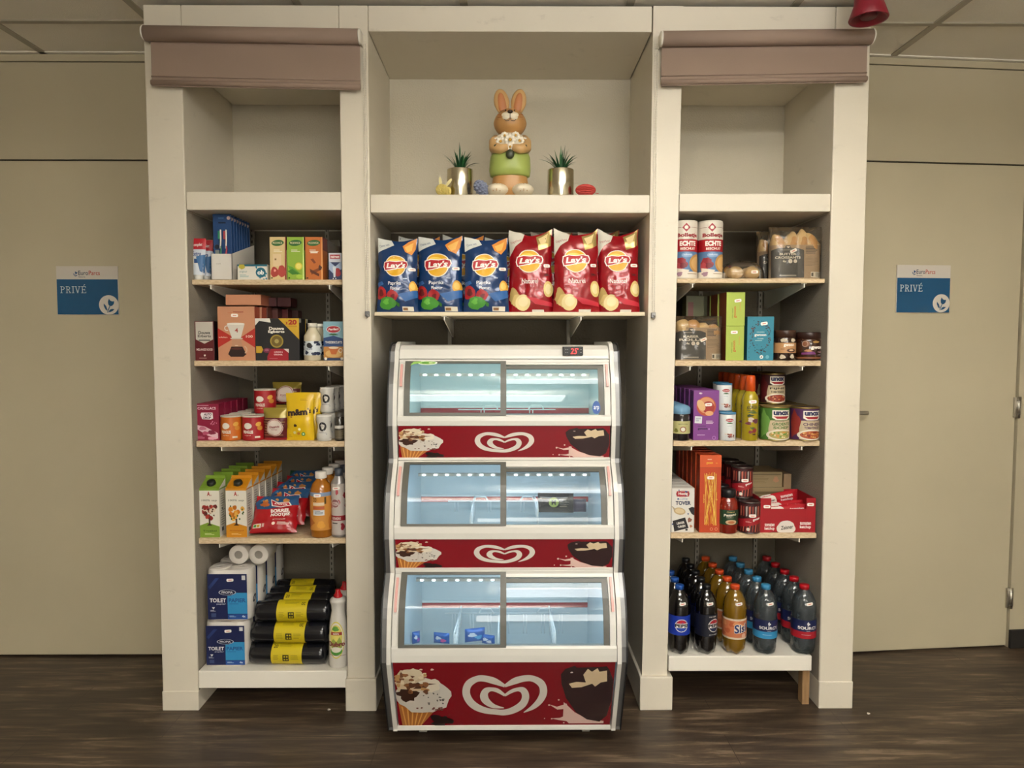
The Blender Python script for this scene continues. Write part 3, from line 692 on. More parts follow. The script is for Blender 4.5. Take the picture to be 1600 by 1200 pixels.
YB = .20; hi_f = .352; hi_b = .335
def tier(k, T_, ztop_inner, zfloor, power, colr, rail_py, div, led_py):
    g = [(y, ZZ(py, y)) for py, y in T_['g']]; curve = spline(g, 8); nc = len(curve)-1
    def S_(x, t, o):     # point on the tier's glass surface: x across, t 0 top .. 1 bottom, o outwards
        f = t*nc; i = min(int(f), nc-1); r = f-i; y = curve[i][0]*(1-r)+curve[i+1][0]*r; z = curve[i][1]*(1-r)+curve[i+1][1]*r
        dy = curve[i+1][0]-curve[i][0]; dz = curve[i+1][1]-curve[i][1]; l = math.hypot(dy, dz)
        return (x, y + dz/l*o, z - dy/l*o)
    def slab(b, x0, x1, t0, t1, o0, o1, m, nt=10):
        vs = []; fs = []
        for i in range(nt+1):
            t = t0+(t1-t0)*i/nt
            vs += [S_(x0, t, o0), S_(x1, t, o0), S_(x1, t, o1), S_(x0, t, o1)]
        for i in range(nt):
            p = 4*i
            for a_, c_ in ((0, 1), (1, 2), (2, 3), (3, 0)): fs.append((p+a_, p+c_, p+4+c_, p+4+a_))
        fs += [(0, 3, 2, 1), (4*nt, 4*nt+1, 4*nt+2, 4*nt+3)]
        b.add(vs, fs, m, False)
    # header bar over the right pane and the bumper below the glass
    y0, z0 = curve[0]; yb_, zb_ = T_['b'][1], ZZ(T_['b'][0], T_['b'][1]); yg, zg = curve[-1]
    b = MB(); slab(b, .006, wi-.004, -.0, .10, -.012, .004, M_FW, 2)
    b.box(-wi, wi, y0-.006, y0+.03, z0-.002, z0+.010, M_FW, b=.002); b.build('header_bar', fz)
    b = MB(); q = [(yg-.004, zg+.004), (yg-.010, zg-.002), (yb_-.006, (zg+zb_)/2), (yb_-.004, zb_), (yb_+.03, zb_), (yb_+.03, zg-.0), (yg+.014, zg+.002)]
    n = len(q); b.add([(-wi, y, z) for y, z in q]+[(wi, y, z) for y, z in q], [tuple(range(n)), tuple(range(2*n-1, n-1, -1))]+[(i, i+n, (i+1) % n+n, (i+1) % n) for i in range(n)], M_FW)
    b.build('bumper', fz)
    # red graphic panel
    yr, zr = T_['r'][1], ZZ(T_['r'][0], T_['r'][1]); H_ = math.hypot(yr-yb_, zr-zb_); ax = wi-.003
    ny, nz = -(zb_-zr)/H_, (yb_-yr)/H_
    pm = lambda u, v, o: (-ax + 2*ax*u, yb_ + (yr-yb_)*v + ny*o, zb_ + (zr-zb_)*v - abs(nz)*0 + nz*o)
    b = MB(); vs = [pm(0, 0, 0), pm(1, 0, 0), pm(1, 1, 0), pm(0, 1, 0), pm(0, 0, -.02), pm(1, 0, -.02), pm(1, 1, -.02), pm(0, 1, -.02)]
    b.add(vs, [(0, 3, 2, 1), (4, 5, 6, 7), (0, 1, 5, 4), (2, 3, 7, 6), (1, 2, 6, 5), (0, 4, 7, 3)], M_FRED)
    A = Art(2*ax, H_)
    hc = M('d2cbc2', .35)
    if k == 3: heart(A, .307, .20, .698, .825, hc); cone_pic(A, .0, .07, .25, .995); choc_pic(A, .757, .06, .998, .96)
    else: heart(A, .36, .20, .642, .82, hc); cone_pic(A, .0, .06, .205, .99); choc_pic(A, .79, .07, .998, .97)
    b.art(A, pm, o0=.0005, step=.0001); b.build('graphic_panel', fz)
    b = MB(); b.box(-wi, wi, yr-.004, yr+.012, zr-.006, zr+.003, M_FW, b=.001); b.build('panel_edge', fz)
    # sliding panes
    for s in (-1, 1):
        x0, x1 = ((-wi+.022, .006) if s < 0 else (.004, wi-.022)); t0 = 0.0 if s < 0 else .115; o = .004 if s < 0 else -.008
        d = empty('sliding_door'); d.parent = fz
        b = MB(); fw = .020
        slab(b, x0, x0+(fw if s < 0 else .003), t0, 1, o, o+.006, M_FRAME); slab(b, x1-fw*.95, x1, t0, 1, o, o+.006, M_FRAME)
        tt = .10 if k == 1 else .075
        slab(b, x0, x1, t0, t0+tt*.8, o, o+.0058, M_FRAME, 3); slab(b, x0, x1, 1-(tt*.75 if s < 0 else .02), 1, o, o+.0058, M_FRAME if s < 0 else M_GLASS, 3)
        b.build('door_frame', d)
        b = MB(); b.grid(lambda u, v: S_(x0+.002+(x1-x0-.004)*u, t0+.02+(1-t0-.03)*v, o+.003), 2, 24, M_GLASS); b.build('glass_pane', d)
        xs_ = (-wi+.011) if s < 0 else (wi-.011)
        b = MB(); slab(b, xs_-.004, xs_+.004, .12, .55, .004, .013, M_PINK); b.build('door_handle', d)
        b = MB(); slab(b, xs_-.010, xs_+.010, 0, 1, -.02, .003, M_FW); b.build('slide_track', fz)
    # cavity
    zt = ztop_inner; b = MB(); th = .004; yf = yb_+.034; yft = y0+.034
    b.add([(-hi_b, YB, zfloor), (hi_b, YB, zfloor), (hi_b, YB, zt), (-hi_b, YB, zt)], [(0, 1, 2, 3)], M_LINER)
    yq = yf if k < 3 else -.20
    b.add([(-hi_f, yq, zfloor), (-hi_b, YB, zfloor), (-hi_b, YB, zt), (-hi_f, yft, zt)], [(0, 1, 2, 3)], M_LINER)
    b.add([(hi_f, yq, zfloor), (hi_b, YB, zfloor), (hi_b, YB, zt), (hi_f, yft, zt)], [(0, 3, 2, 1)], M_LINER)
    b.add([(hi_f, yf, zb_), (hi_f, yft, zt), (wi+.001, y0+.02, zt), (wi+.001, yb_+.02, zb_)], [(0, 1, 2, 3)], M_LINER)
    b.add([(-hi_f, yf, zb_), (-hi_f, yft, zt), (-wi-.001, y0+.02, zt), (-wi-.001, yb_+.02, zb_)], [(3, 2, 1, 0)], M_LINER)
    b.add([(-hi_f, yq, zfloor), (hi_f, yq, zfloor), (hi_b, YB, zfloor), (-hi_b, YB, zfloor)], [(0, 1, 2, 3)], M_LINER)
    b.add([(-hi_f, yq, zfloor), (hi_f, yq, zfloor), (hi_f, yf, zg-.005), (-hi_f, yf, zg-.005)], [(0, 3, 2, 1)], M_LINER)
    b.add([(-hi_f, yft-.03, zt), (hi_f, yft-.03, zt), (hi_b, YB, zt), (-hi_b, YB, zt)], [(0, 3, 2, 1)], M_LINER)
    # frost along the back wall
    A = Art(2*hi_b, .3); r = random.Random(k)
    for i in range(7): A.blob(r.uniform(.45, .93), r.uniform(.30, .75), r.uniform(.03, .09), r.uniform(.02, .05), M('dfe9ee', .8), .7, i+k*9, 22)
    b.art(A, lambda u, v, o: (-hi_b+2*hi_b*u, YB-.001-o, ZZ(rail_py, YB)+.14*(1-v)), o0=.001)
    b.build('liner', fz)
    zr_ = ZZ(rail_py, YB)
    b = MB(); b.box(-hi_b+.001, hi_b-.001, YB-.006, YB-.001, zr_-.012, zr_+.010, M('b3122a', .4)); b.box(-hi_b+.001, hi_b-.001, YB-.009, YB-.001, zr_+.010, zr_+.018, M_WIRE); b.build('price_rail', fz)
    # LED strip under the front of the roof
    yl = y0+.050; zl = ZZ(led_py, yl)
    b = MB(); b.box(-hi_f+.05, hi_f-.05, yl-.004, yl+.010, zl-.004, zl+.006, M_FW)
    E = M('f2fbff' if k > 1 else 'e8fff6', .5, emit=(7.0, 4.5, 3.5)[k-1], name='white_led'); nl = 15
    for i in range(nl):
        x = -hi_f+.07 + (2*hi_f-.14)*i/(nl-1); b.box(x-.005, x+.005, yl-.0065, yl-.004, zl-.0015, zl+.0025, E)
    st = b.build('led_strip', fz)
    la = bpy.data.lights.new('led_light', 'AREA'); la.shape = 'RECTANGLE'; la.size = 2*hi_f-.12; la.size_y = .02; la.energy = power; la.color = colr
    lo = bpy.data.objects.new('led_light', la); COL.objects.link(lo); lo.parent = fz; lo.location = (0, yl+.02, zl-.008); lo.rotation_euler = (math.radians(38), 0, 0)
    return S_, curve
zc1 = ZZ(562, -.146)
t1s = tier(1, T1, zc1-.004, ZZ(664, -.19), LED_POWER[0], (.70, 1.0, .90), 641, 0, 586)
t2s = tier(2, T2, ZZ(720, -.19), ZZ(884, -.27), LED_POWER[1], (.66, .84, 1.0), 779, 1, 742)
t3s = tier(3, T3, ZZ(893, -.277), ZZ(1118, -.20), LED_POWER[2], (.68, .86, 1.0), 944, 1, 906)
# wire dividers and basket rims inside the lower tiers
def divider(px_top, py_top, px_bot, py_bot, yb0, yf0, tierno, nw=10):
    xt = PX(px_top, py_top, yb0)-FX; z1 = PZ(py_top, yb0); xb = PX(px_bot, py_bot, yf0)-FX; z0 = PZ(py_bot, yf0)
    b = MB(); x = (xt+xb)/2; d = yb0-yf0
    zl = z1-.012; zk = z0-.06 if tierno == 2 else z0-.10
    b.tube([(x, yb0, zk), (x, yb0, zl), (x, yb0-.01, z1), (x, yf0+.03, z0+.02), (x, yf0, z0), (x, yf0, zk)], .0028, M_WIRE, 6)
    for i in range(1, nw):
        y = yb0-d*i/nw; zz = z1+(z0-z1)*i/nw; b.tube([(x, y, zk), (x, y, zz)], .0016, M_WIRE, 5)
    for q in (.35, .7): b.tube([(x, yb0, zk+(zl-zk)*q), (x, yf0, zk+(z0-zk)*q)], .0018, M_WIRE, 5)
    b.build('wire_divider', fz)
divider(740, 774, 737, 816, .14, -.22, 2); divider(837, 774, 838, 798, .14, -.2, 2)
divider(718, 946, 712, 1004, .12, -.28, 3); divider(780, 946, 779, 1004, .12, -.28, 3); divider(862, 946, 863, 1000, .12, -.27, 3)
def rim(px0, px1, py, Y, n, pyd):
    z = PZ(py, Y); zd = PZ(pyd, Y); x0 = PX(px0, py, Y)-FX; x1 = PX(px1, py, Y)-FX; b = MB(); pts = []
    b.tube([(x0, Y, z), (x1, Y, z)], .0026, M_WIRE, 6)
    for i in range(n):
        x = x0+(x1-x0)*(i+.5)/n
        for e in (-.006, .006): b.tube([(x+e, Y, z), (x+e, Y, zd)], .0018, M_WIRE, 5)
    for xm in ((x0*.67+x1*.33), (x0*.2+x1*.8)):
        b.tube([(xm-.03, Y-.003, z), (xm-.018, Y-.003, z+.018), (xm+.018, Y-.003, z+.018), (xm+.03, Y-.003, z)], .003, M_WIRE, 6)
    b.build('basket_rim', fz)
rim(695, 890, 958, .10, 7, 990); rim(700, 855, 783, .12, 6, 800); rim(716, 868, 640, .12, 2, 646)
# baskets standing on the floors: side crates of wire
# product pouches inside
def pillow(w, h, T_, mat, nu=10, nv=10, seed=0, amp=.002):
    def f(u, v, s):
        a, c = 2*u-1, 2*v-1; th = T_/2*(max(0, 1-abs(a)**3)**.5)*(max(0, 1-abs(c)**4)**.5)
        n_ = noise.noise(Vector((u*5, v*5, seed)))*amp
        return (a*w/2, s*(th+n_*(1 if th > .001 else 0)), v*h)
    return f
M_CHOC = M('1c1614', .25, coat=.4)
x, z = P(845, 815, .05); t = thing('ice_cream_multipack', 'dark chocolate ice cream multipack with round green emblem in middle freezer tier', 'ice cream', (x-.0, .05, z+.035), math.radians(-4))
wd = PX(890, 790, .05)-PX(839, 790, .05)
b = MB(); f = pillow(.135, .075, .04, None); b.grid(lambda u, v: f(u, 1-v, -1), 12, 8, M_CHOC); b.grid(lambda u, v: f(u, 1-v, 1), 12, 8, M_CHOC, flip=True)
A = Art(.135, .075); A.ell(.45, .42, .14, None, '9aa64a', 22); A.text('M', .39, .28, .51, .55, '2a221a', .03); A.lines(.62, .3, .9, .7, 4, M('6b6258', .5))
b.art(A, lambda u, v, o: tuple(a_+b_ for a_, b_ in zip(f(u, 1-v, -1), (0, -o, 0))), 8, 6, o0=.0008); b.build('wrapper', t)
t.location.x = PX(868, 790, .05)
b = MB(); f2 = pillow(.05, .05, .03, None, seed=4); b.grid(lambda u, v: f2(u, 1-v, -1), 8, 6, M('3a3550', .3)); b.grid(lambda u, v: f2(u, 1-v, 1), 8, 6, M('3a3550', .3), flip=True)
tag(b.build('ice_cream_pack', None, (PX(906, 797, .05), .06, z+.035)), 'small purple-grey ice cream pack at the right end of the middle tier', 'ice cream')
M_IB = M('2466b8', .3, .2); k = 0
for (px, py, wd, hh, dsc, rz) in ((650, 1003, .03, .045, 'blue ice cream wrapper in the far left corner of the lowest tier', .5), (690, 1003, .06, .04, 'blue and violet ice cream wrapper left of centre in the lowest tier', -.2),
                             (742, 1000, .075, .05, 'larger bright blue ice cream wrapper by the divider in the lowest tier', .25), (763, 1004, .05, .035, 'blue and white ice cream wrapper beside the larger blue one', -.3)):
    Y = -.06; x, z = P(px, py-2, Y); z -= .01; b = MB(); f = pillow(wd, hh, .025, None, seed=k); g_ = lambda s: (lambda u, v: f(u, 1-v, s))
    b.grid(g_(-1), 10, 8, M_IB); b.grid(g_(1), 10, 8, M_IB, flip=True); A = Art(wd, hh)
    A.blob(.35, .4, .2, .15, 'dfe6f0', .3, k); A.blob(.65, .6, .18, .15, ('8a4ab8', 'd45a9a', '59b3e6', 'e8e8f0')[k], .3, k+3)
    b.art(A, lambda u, v, o: tuple(a_+b_ for a_, b_ in zip(f(u, 1-v, -1), (0, -o, 0))), 6, 6, o0=.0008)
    tag(b.build('ice_cream_pack', None, (x, Y, z), (0, 0, rz)), dsc, 'ice cream'); k += 1
# stickers on the glass
S1 = t1s[0]; A = Art(.16, .05)
def onglass(Sf, x0, x1, t0, t1, o=.0115): return lambda u, v, oo: Sf(x0+(x1-x0)*u, t0+(t1-t0)*v, o+oo)
A.ell(.62, .45, .36, .42, 'dfe8d8', 22); A.ell(.62, .45, .30, .32, '7fb04a', 20); A.poly([(.02, .95), (.14, .2), (.36, .12), (.44, .5), (.3, .6), (.16, .7)], '8cba55'); A.blob(.55, .45, .14, .14, '4d8a2e', .3, 3); A.blob(.74, .5, .08, .12, 'c9d8a0', .3, 4)
b = MB(); b.art(A, onglass(S1, PX(641, 568, -.15)-FX, PX(685, 568, -.15)-FX, .0, .16), 4, 4, o0=.0004); b.build('glass_sticker', fz)
A = Art(1, 1); A.ell(.5, .5, .48, .48, '1f4f9a', 24); A.text('arp', .18, .35, .82, .68, 'e8edf4', .01)
b = MB(); b.art(A, onglass(S1, PX(925, 634, -.19)-FX, PX(938, 634, -.19)-FX, .74, .96, .002), 4, 4, o0=.0004); b.build('glass_sticker', fz)
# ================================================================== goods on the shelves
WH = 'e9e5dc'; BK = '17161a'
def bx(name, lab, cat, px0, px1, pt, zk, Y, dep, body, art=None, side=None, sidew='right', grp=None, st=None, bev=.0012, rz=0, top=None, z0=None, rough=.45):
    zs = Z[zk] if z0 is None else z0; pm = (pt + 1200)/2 if pt is None else pt+30
    x0, x1 = PX(px0, pm, Y), PX(px1, pm, Y); w = x1-x0; h = PZ(pt, Y) - zs; body = M(body, rough) if isinstance(body, str) else body
    b = MB(); b.box(-w/2, w/2, 0, dep, 0, h, body, b=bev)
    if art: A = Art(w, h); art(A); b.art(A, boxmap(w, h, 0))
    if side:
        A = Art(dep, h); side(A); b.art(A, boxmap(dep, h, 0, x0=w/2 if sidew == 'right' else -w/2, side=sidew))
    if top:
        A = Art(w, dep); top(A); b.art(A, lambda u, v, o: (-w/2+u*w, (1-v)*dep, h+o))
    o = b.build(name, None, ((x0+x1)/2, Y, zs), (0, 0, rz)); tag(o, lab, cat, grp)
    if st: sticker(o, boxmap(w, h, 0), st[0], st[1], W=w, H=h, rot=st[2] if len(st) > 2 else 0)
    o['w'] = w; o['h'] = h
    return o
def on_box(o): w, h = o['w'], o['h']; return w, h, boxmap(w, h, 0)
def place(px, py, Y, zk=None): return PX(px, py, Y)

# ------------------------------------------------------------- generic round packs
def bottle(name, lab, cat, px, pw, pt, pb, zk, Y, prof, body, cap=None, capm=None, label=None, st=None, n=24, mod=None, labz=None, labspan=340, rz=0, inner=None, z0=None):
    """profile in fractions of the height; pw = widest width in photo pixels, pt = top pixel row"""
    zs = Z[zk] if z0 is None else z0; pm = (pt+pb)/2; x = PX(px, pm, Y); R = (PX(px+pw/2, pm, Y) - x); h = PZ(pt, Y-R*.3) - zs
    t = thing(name, lab, cat, (x, Y, zs), rz)
    b = MB(); b.lathe([(r*R, q*h) for r, q in prof], body, n, mod=mod); b.build('body', t)
    if inner:
        i = MB(); i.lathe([(r*R, q*h) for r, q in inner[0]], inner[1], n); i.build('contents', t)
    if cap:
        c = MB(); c.lathe([(r*R, q*h) for r, q in cap], capm, 20, mod=(lambda r, z, a: (r*(1+.02*math.cos(16*a)), z))); c.build('cap', t)
    if label:
        z0_, z1_, rr = labz; LW = math.radians(labspan)*R; lh = (z1_-z0_)*h; A = Art(LW, lh)
        prof_r = rr if callable(rr) else None
        mp = cylmap(R*(rr if not prof_r else 1), z0_*h, lh, labspan, rfn=(lambda z: rr(z/h)*R) if prof_r else None)
        label(A); l = MB(); l.art(A, mp, 26, 0 if not prof_r else 6, o0=.0006); l.build('label', t)
    if st: sticker(t, cylmap(R*st[3] if len(st) > 3 else R*1.02, 0, h, 90), st[0], st[1], W=R*PI/2, H=h, rot=st[2], cu=8)
    return t
def can(name, lab, cat, px, pw, pt, pb, zk, Y, art, lidm=None, ridge=False, z0=None, rz=0, st=None, body=WH, span=200, lid=True, rimr=1.0):
    zs = Z[zk] if z0 is None else z0; pm = (pt+pb)/2; x = PX(px, pm, Y); R = PX(px+pw/2, pm, Y)-x; h = PZ(pt, Y-R*.5) - zs
    t = thing(name, lab, cat, (x, Y, zs), rz); b = MB(); bm_ = M(body, .3) if isinstance(body, str) else body
    b.lathe([(0, 0), (R*.95, 0), (R, .004), (R, h-.006), (R*.94, h-.003), (0, h-.003)], bm_, 32)
    A = Art(math.radians(span)*R, h-.008); art(A); b.art(A, cylmap(R, .004, h-.010, span), 24, 0)
    b.build('body', t)
    lidm = lidm or M('b8b4aa', .3, .9)
    if lid:
        l = MB(); l.lathe([(R*.9, h-.0045), (R*rimr*1.01, h-.006), (R*rimr*1.02, h-.002), (R*rimr, h), (R*.93, h), (R*.9, h-.003), (0, h-.003)], lidm, 32); l.build('lid', t)
        if ridge: l = MB(); l.lathe([(R, 0), (R*1.015, .001), (R*1.015, .003), (R, .004)], lidm, 32); l.build('rim', t)
    if st: sticker(t, cylmap(R, 0, h, 90), st[0], st[1], W=R*PI/2, H=h, rot=st[2] if len(st) > 2 else 0, cu=8)
    t['h'] = h
    return t
def bag(name, lab, cat, x, y, z, w, h, T_, mat, art, seed=0, ears=.04, crk=.004, rz=0, rx=0.0, nu=26, nv=34, cu=22, cv=30, st=None, base=.5, grp=None, back=None, wide=0.0):
    def f(u, v, s, o=0.0):
        a = 2*u-1; th = T_/2*(math.sin(PI*min(1, max(0, v*.94+.03)))**.5)*(max(0, 1-abs(a)**2.6))**.5*(.75+base*v)
        th = max(0, th - .08*T_)
        X = a*w/2*(1 - .05*math.sin(PI*v) + wide*v); zz = h*(1-v)
        zz += ears*h*(abs(a)**1.6 - .35 + .35*noise.noise(Vector((a*1.4, seed*3.1, 2))))*max(0, 1-v*3.2)
        q = Vector((X*16, zz*16, seed*7.7+s))
        n_ = (noise.noise(q)*.6 + (1-2*abs(noise.noise(q*1.9+Vector((3, 1, 2)))))*.5)*crk
        edge = min(1, (1-abs(a))*5, .25+v*5, .2+(1-v)*8)
        Xw = X + noise.noise(Vector((v*6, seed, a*2)))*.004
        return (Xw, s*(th) + n_*edge*(s if s > 0 else -1) + (s*o), zz)
    b = MB(); b.grid(lambda u, v: f(u, v, -1), nu, nv, mat); b.grid(lambda u, v: f(u, v, 1), nu, nv, back or mat, flip=True)
    A = Art(w, h); art(A); b.art(A, lambda u, v, o: f(u, v, -1, o), cu, cv, o0=.0014, step=.0005)
    o = b.build(name, None, (x, y, z), (rx, 0, rz)); tag(o, lab, cat, grp)
    if st: sticker(o, lambda u, v, o_: f(u, v, -1, o_), st[0], st[1], W=w, H=h, rot=st[2], cu=12)
    return o

# ================================================================== CENTRE: crisp bags
M_BLUE = M('103566', .21, .1, coat=.4); M_RED = M('930a18', .21, .1, coat=.4); M_GOLD = M('b79f62', .25, .5)
def crisp_logo(A, cx, cy, s):
    k = A.w/A.h
    A.ell(cx, cy, s*1.03, None, 'e9e2d0', 30); A.ell(cx, cy, s*.95, None, 'e0a91a', 30)
    A.ell(cx-.15*s, cy-.45*s*k, s*.55, s*.22*k, 'f0cd54', 18)
    A.poly([(cx+x*s, cy+y*s*k) for x, y in [(-1.08, -.36), (-.55, -.50), (.1, -.44), (.65, -.52), (1.10, -.42), (1.22, -.10), (1.10, .26), (.55, .24), (0, .32), (-.5, .44), (-1.02, .50), (-1.16, .1)]], 'efe9e0')
    A.poly([(cx+x*s, cy+y*s*k) for x, y in [(-1.02, -.29), (-.55, -.42), (.1, -.36), (.65, -.44), (1.04, -.34), (1.14, -.08), (1.03, .18), (.55, .16), (0, .24), (-.5, .36), (-.96, .42), (-1.08, .1)]], 'b0121f')
    A.text("Lay's", cx-.86*s, cy-.30*s*k, cx+.92*s, cy+.36*s*k, 'f5f0e8', .035, .18, rot=3)
def paprika(A):
    A.poly([(.0, .0), (.34, .0), (.40, .07), (.20, .13), (.0, .19)], 'cfd2cc'); A.text('Cheese taste', .04, .07, .28, .10, '2d4b76', rot=20)
    A.poly([(.62, .08), (.78, .03), (.99, .0), (.96, .14), (.86, .22), (.70, .17)], 'd98a2b'); A.poly([(.68, .10), (.92, .05), (.86, .16), (.76, .18)], 'eab458')
    crisp_logo(A, .46, .37, .27)
    A.text('Paprika', .27, .585, .60, .645, 'eef0f2', .005); A.text('Flavour', .33, .655, .58, .70, 'e4e8ee', .012)
    A.ell(.90, .66, .11, .085, 'e0a83a', 18); A.ell(.89, .65, .07, .05, 'efc869', 14)
    A.blob(.10, .74, .13, .09, 'a81a20', .10, 1); A.blob(.10, .74, .06, .05, '5e0d14', .2, 2); A.blob(.38, .78, .14, .08, 'a51b22', .12, 3); A.blob(.40, .79, .05, .035, '6d1018', .3, 5)
    A.blob(.28, .88, .20, .085, '3f8a2c', .12, 4); A.blob(.24, .86, .07, .04, '63ad3f', .3, 6); A.poly([(.47, .85), (.56, .89), (.55, .93), (.50, .92)], '2b6a1e')
    A.rect(.62, .925, .90, .985, 'd8d4c8'); A.rect(.64, .94, .76, .975, '86603a'); A.poly([(.0, .60), (.12, .58), (.16, .62), (.02, .66)], '2a5d9c')
    A.lines(.66, .54, .80, .57, 1, 'b5c3da')
    A.poly([(.52, .76), (.99, .70), (.99, .80), (.70, .86)], '2a62a4')
def naturel(A):
    A.poly([(.0, .0), (.36, .0), (.30, .10), (.14, .18), (.0, .30)], 'd0cbbd'); A.text('Original flavour', .03, .10, .30, .135, 'a02a2a', rot=25)
    A.poly([(.62, .03), (.80, .02), (.98, .0), (.97, .18), (.70, .22)], M_GOLD); A.poly([(.68, .06), (.90, .03), (.84, .13), (.74, .15)], 'd9c58c')
    crisp_logo(A, .47, .36, .27)
    A.text('Naturel', .30, .585, .68, .645, 'efe6e0', .006); A.text('200g', .82, .52, .95, .555, '2b1a1a', .02)
    A.ell(.91, .71, .115, .10, 'd9c27c', 18); A.ell(.91, .71, .075, .065, 'e9dba8', 14)
    A.blob(.12, .80, .10, .10, 'b59a5e', .2, 1); A.blob(.20, .86, .12, .08, 'cbb071', .15, 2); A.ell(.33, .88, .17, .10, 'e0cf97', 22); A.ell(.34, .87, .11, .06, 'ecdcae', 16)
    A.rect(.54, .965, .80, .995, 'd8d4c8'); A.poly([(.40, .80), (.99, .88), (.99, .93), (.60, .90)], 'c3283a')
spots_c = [(621, 374, 62, 'p'), (687, 371, 70, 'p'), (760, 372, 68, 'p'), (829, 363, 68, 'n'), (901, 362, 70, 'n'), (966, 362, 64, 'n')]
for i, (px, pt, pw, kind) in enumerate(spots_c):
    Y = .062 + .022*(i % 2); x = PX(px, 430, Y); w_ = PX(px+pw/2, 430, Y)*2 - 2*x; h = (PZ(pt, Y) - Z['C1'])*1.0
    nm = ('blue paprika crisp bag, ' if kind == 'p' else 'red salted crisp bag, ') + ('left', 'middle', 'right')[i % 3] + (' one of the front three blue bags' if kind == 'p' else ' one of the front three red bags')
    bag('crisp_bag', nm, 'crisps', x, Y, Z['C1'], w_*1.0, h, .062, M_BLUE if kind == 'p' else M_RED, paprika if kind == 'p' else naturel, seed=i*3+1, ears=.09 if kind == 'n' else .05, crk=.006,
        rz=math.radians((2, -3, 4, -2, 3, -4)[i]), rx=-.09, grp='crisp bags on the shelf above the freezer', st=(.88, .42, 4), wide=.05)
for i, (px, pt, kind) in enumerate(((655, 372, 'p'), (724, 370, 'p'), (790, 374, 'p'), (862, 366, 'n'), (936, 364, 'n'))):
    Y = .20; x = PX(px, 430, Y); h = PZ(pt, Y) - Z['C1']
    bag('crisp_bag', ('blue' if kind == 'p' else 'red') + ' crisp bag in the second row, seen between the %s front bags' % ('first and second', 'second and third', 'third and fourth', 'fourth and fifth', 'fifth and sixth')[i], 'crisps',
        x, Y, Z['C1'], .165, h, .065, M_BLUE if kind == 'p' else M_RED, paprika if kind == 'p' else naturel, seed=40+i, ears=.06, crk=.006, rx=-.07, grp='crisp bags on the shelf above the freezer', nu=18, nv=22, cu=12, cv=16)

# ================================================================== CENTRE TOP: rabbit, pots, honeycomb paper
zt = PZ(304, .004); Y = .085
rx_, _ = P(797, 240, Y); RH = PZ(142, Y) - zt
t = thing('rabbit_figurine', 'tall ceramic rabbit figurine in green trousers holding a white flower bouquet', 'figurine', (rx_, Y, zt))
M_TAN = paint('tan_ceramic', 'b98a52', .4, .02); M_TAN2 = M('c8a06a', .4); M_CREAM = M('e2d6bd', .45); M_EAR = M('b87648', .5); M_TROU = M('9fae5a', .42); M_BRN = M('3b2a1c', .3)
s_ = RH/1.61      # build in units where the height is 1.61
T0 = Matrix.Scale(s_, 4)
def ov(z, r): return (r, z)
# legs/feet
b = MB(); b.lathe([(0, .0), (.27, .0), (.28, .2), (.26, .32), (.25, .5)], M_TAN, 28, T=T0 @ Matrix.Diagonal((1, .8, 1, 1)), mod=lambda r, z, a: (r*(1-.10*abs(math.cos(a))**8*(1 if z < .42 else 0)), z)); b.build('legs', t)
for sx in (-1, 1):
    b = MB(); b.ball((sx*.19, -.12, .100), (.165, .23, .099), M_CREAM, 20, T=T0, fn=lambda d: d*(1+.05*abs(math.sin(math.atan2(d.x, -d.y)*4))*(1 if d.y < 0 else 0)))
    for k in (-1, 0, 1): b.tube([(sx*.20+k*.05, -.35+abs(k)*.02, .05), (sx*.20+k*.045, -.33+abs(k)*.02, .13), (sx*.20+k*.04, -.27, .18)], .006, M_TAN, 6, T=T0)
    b.build('foot', t)
b = MB(); b.lathe([(.0, .30), (.27, .32), (.30, .335), (.315, .42), (.31, .52), (.30, .62), (.285, .66), (.0, .66)], M_TROU, 32, T=T0 @ Matrix.Diagonal((1, .82, 1, 1)), mod=lambda r, z, a: (r*(1-.12*abs(math.cos(a))**20*(1 if z < .40 else 0) + .012*math.sin(3*a+z*14)), z + .02*math.cos(a)*0))
b.build('trousers', t)
b = MB(); b.lathe([(0, .60), (.27, .62), (.30, .72), (.28, .84), (.22, .92), (.15, .96), (.0, .97)], M_CREAM, 32, T=T0 @ Matrix.Diagonal((1, .82, 1, 1))); b.build('torso', t)
b = MB()
for sx in (-1, 1): b.tube([(sx*.21, -.02, .90), (sx*.235, -.09, .82), (sx*.235, -.18, .72), (sx*.14, -.26, .68), (sx*.03, -.28, .70)], [.06, .085, .085, .07, .05], M_TAN2, 14, T=T0)
b.build('arms', t)
b = MB(); b.ball((0, 0, 1.13), (.250, .212, .212), M_TAN, 32, T=T0, fn=lambda d: Vector((d.x*(1-.10*max(0, d.z)), d.y, d.z)))
b.ball((0, -.082, 1.185), (.165, .140, .095), M_CREAM, 24, T=T0)
b.ball((-.052, -.135, 1.155), (.080, .085, .060), M_CREAM, 16, T=T0); b.ball((.052, -.135, 1.155), (.080, .085, .060), M_CREAM, 16, T=T0); b.build('head', t)
b = MB(); b.ball((0, -.222, 1.235), (.042, .03, .028), M_BRN, 16, T=T0); b.build('nose', t)
b = MB(); b.tube([(0, -.224, 1.22), (0, -.222, 1.13)], .005, M_BRN, 6, T=T0)
b.tube([(-.085, -.213, 1.125), (-.06, -.219, 1.10), (-.02, -.219, 1.105), (0, -.217, 1.14), (.02, -.219, 1.105), (.06, -.219, 1.10), (.085, -.213, 1.125)], .0045, M_BRN, 6, T=T0); b.build('mouth', t)
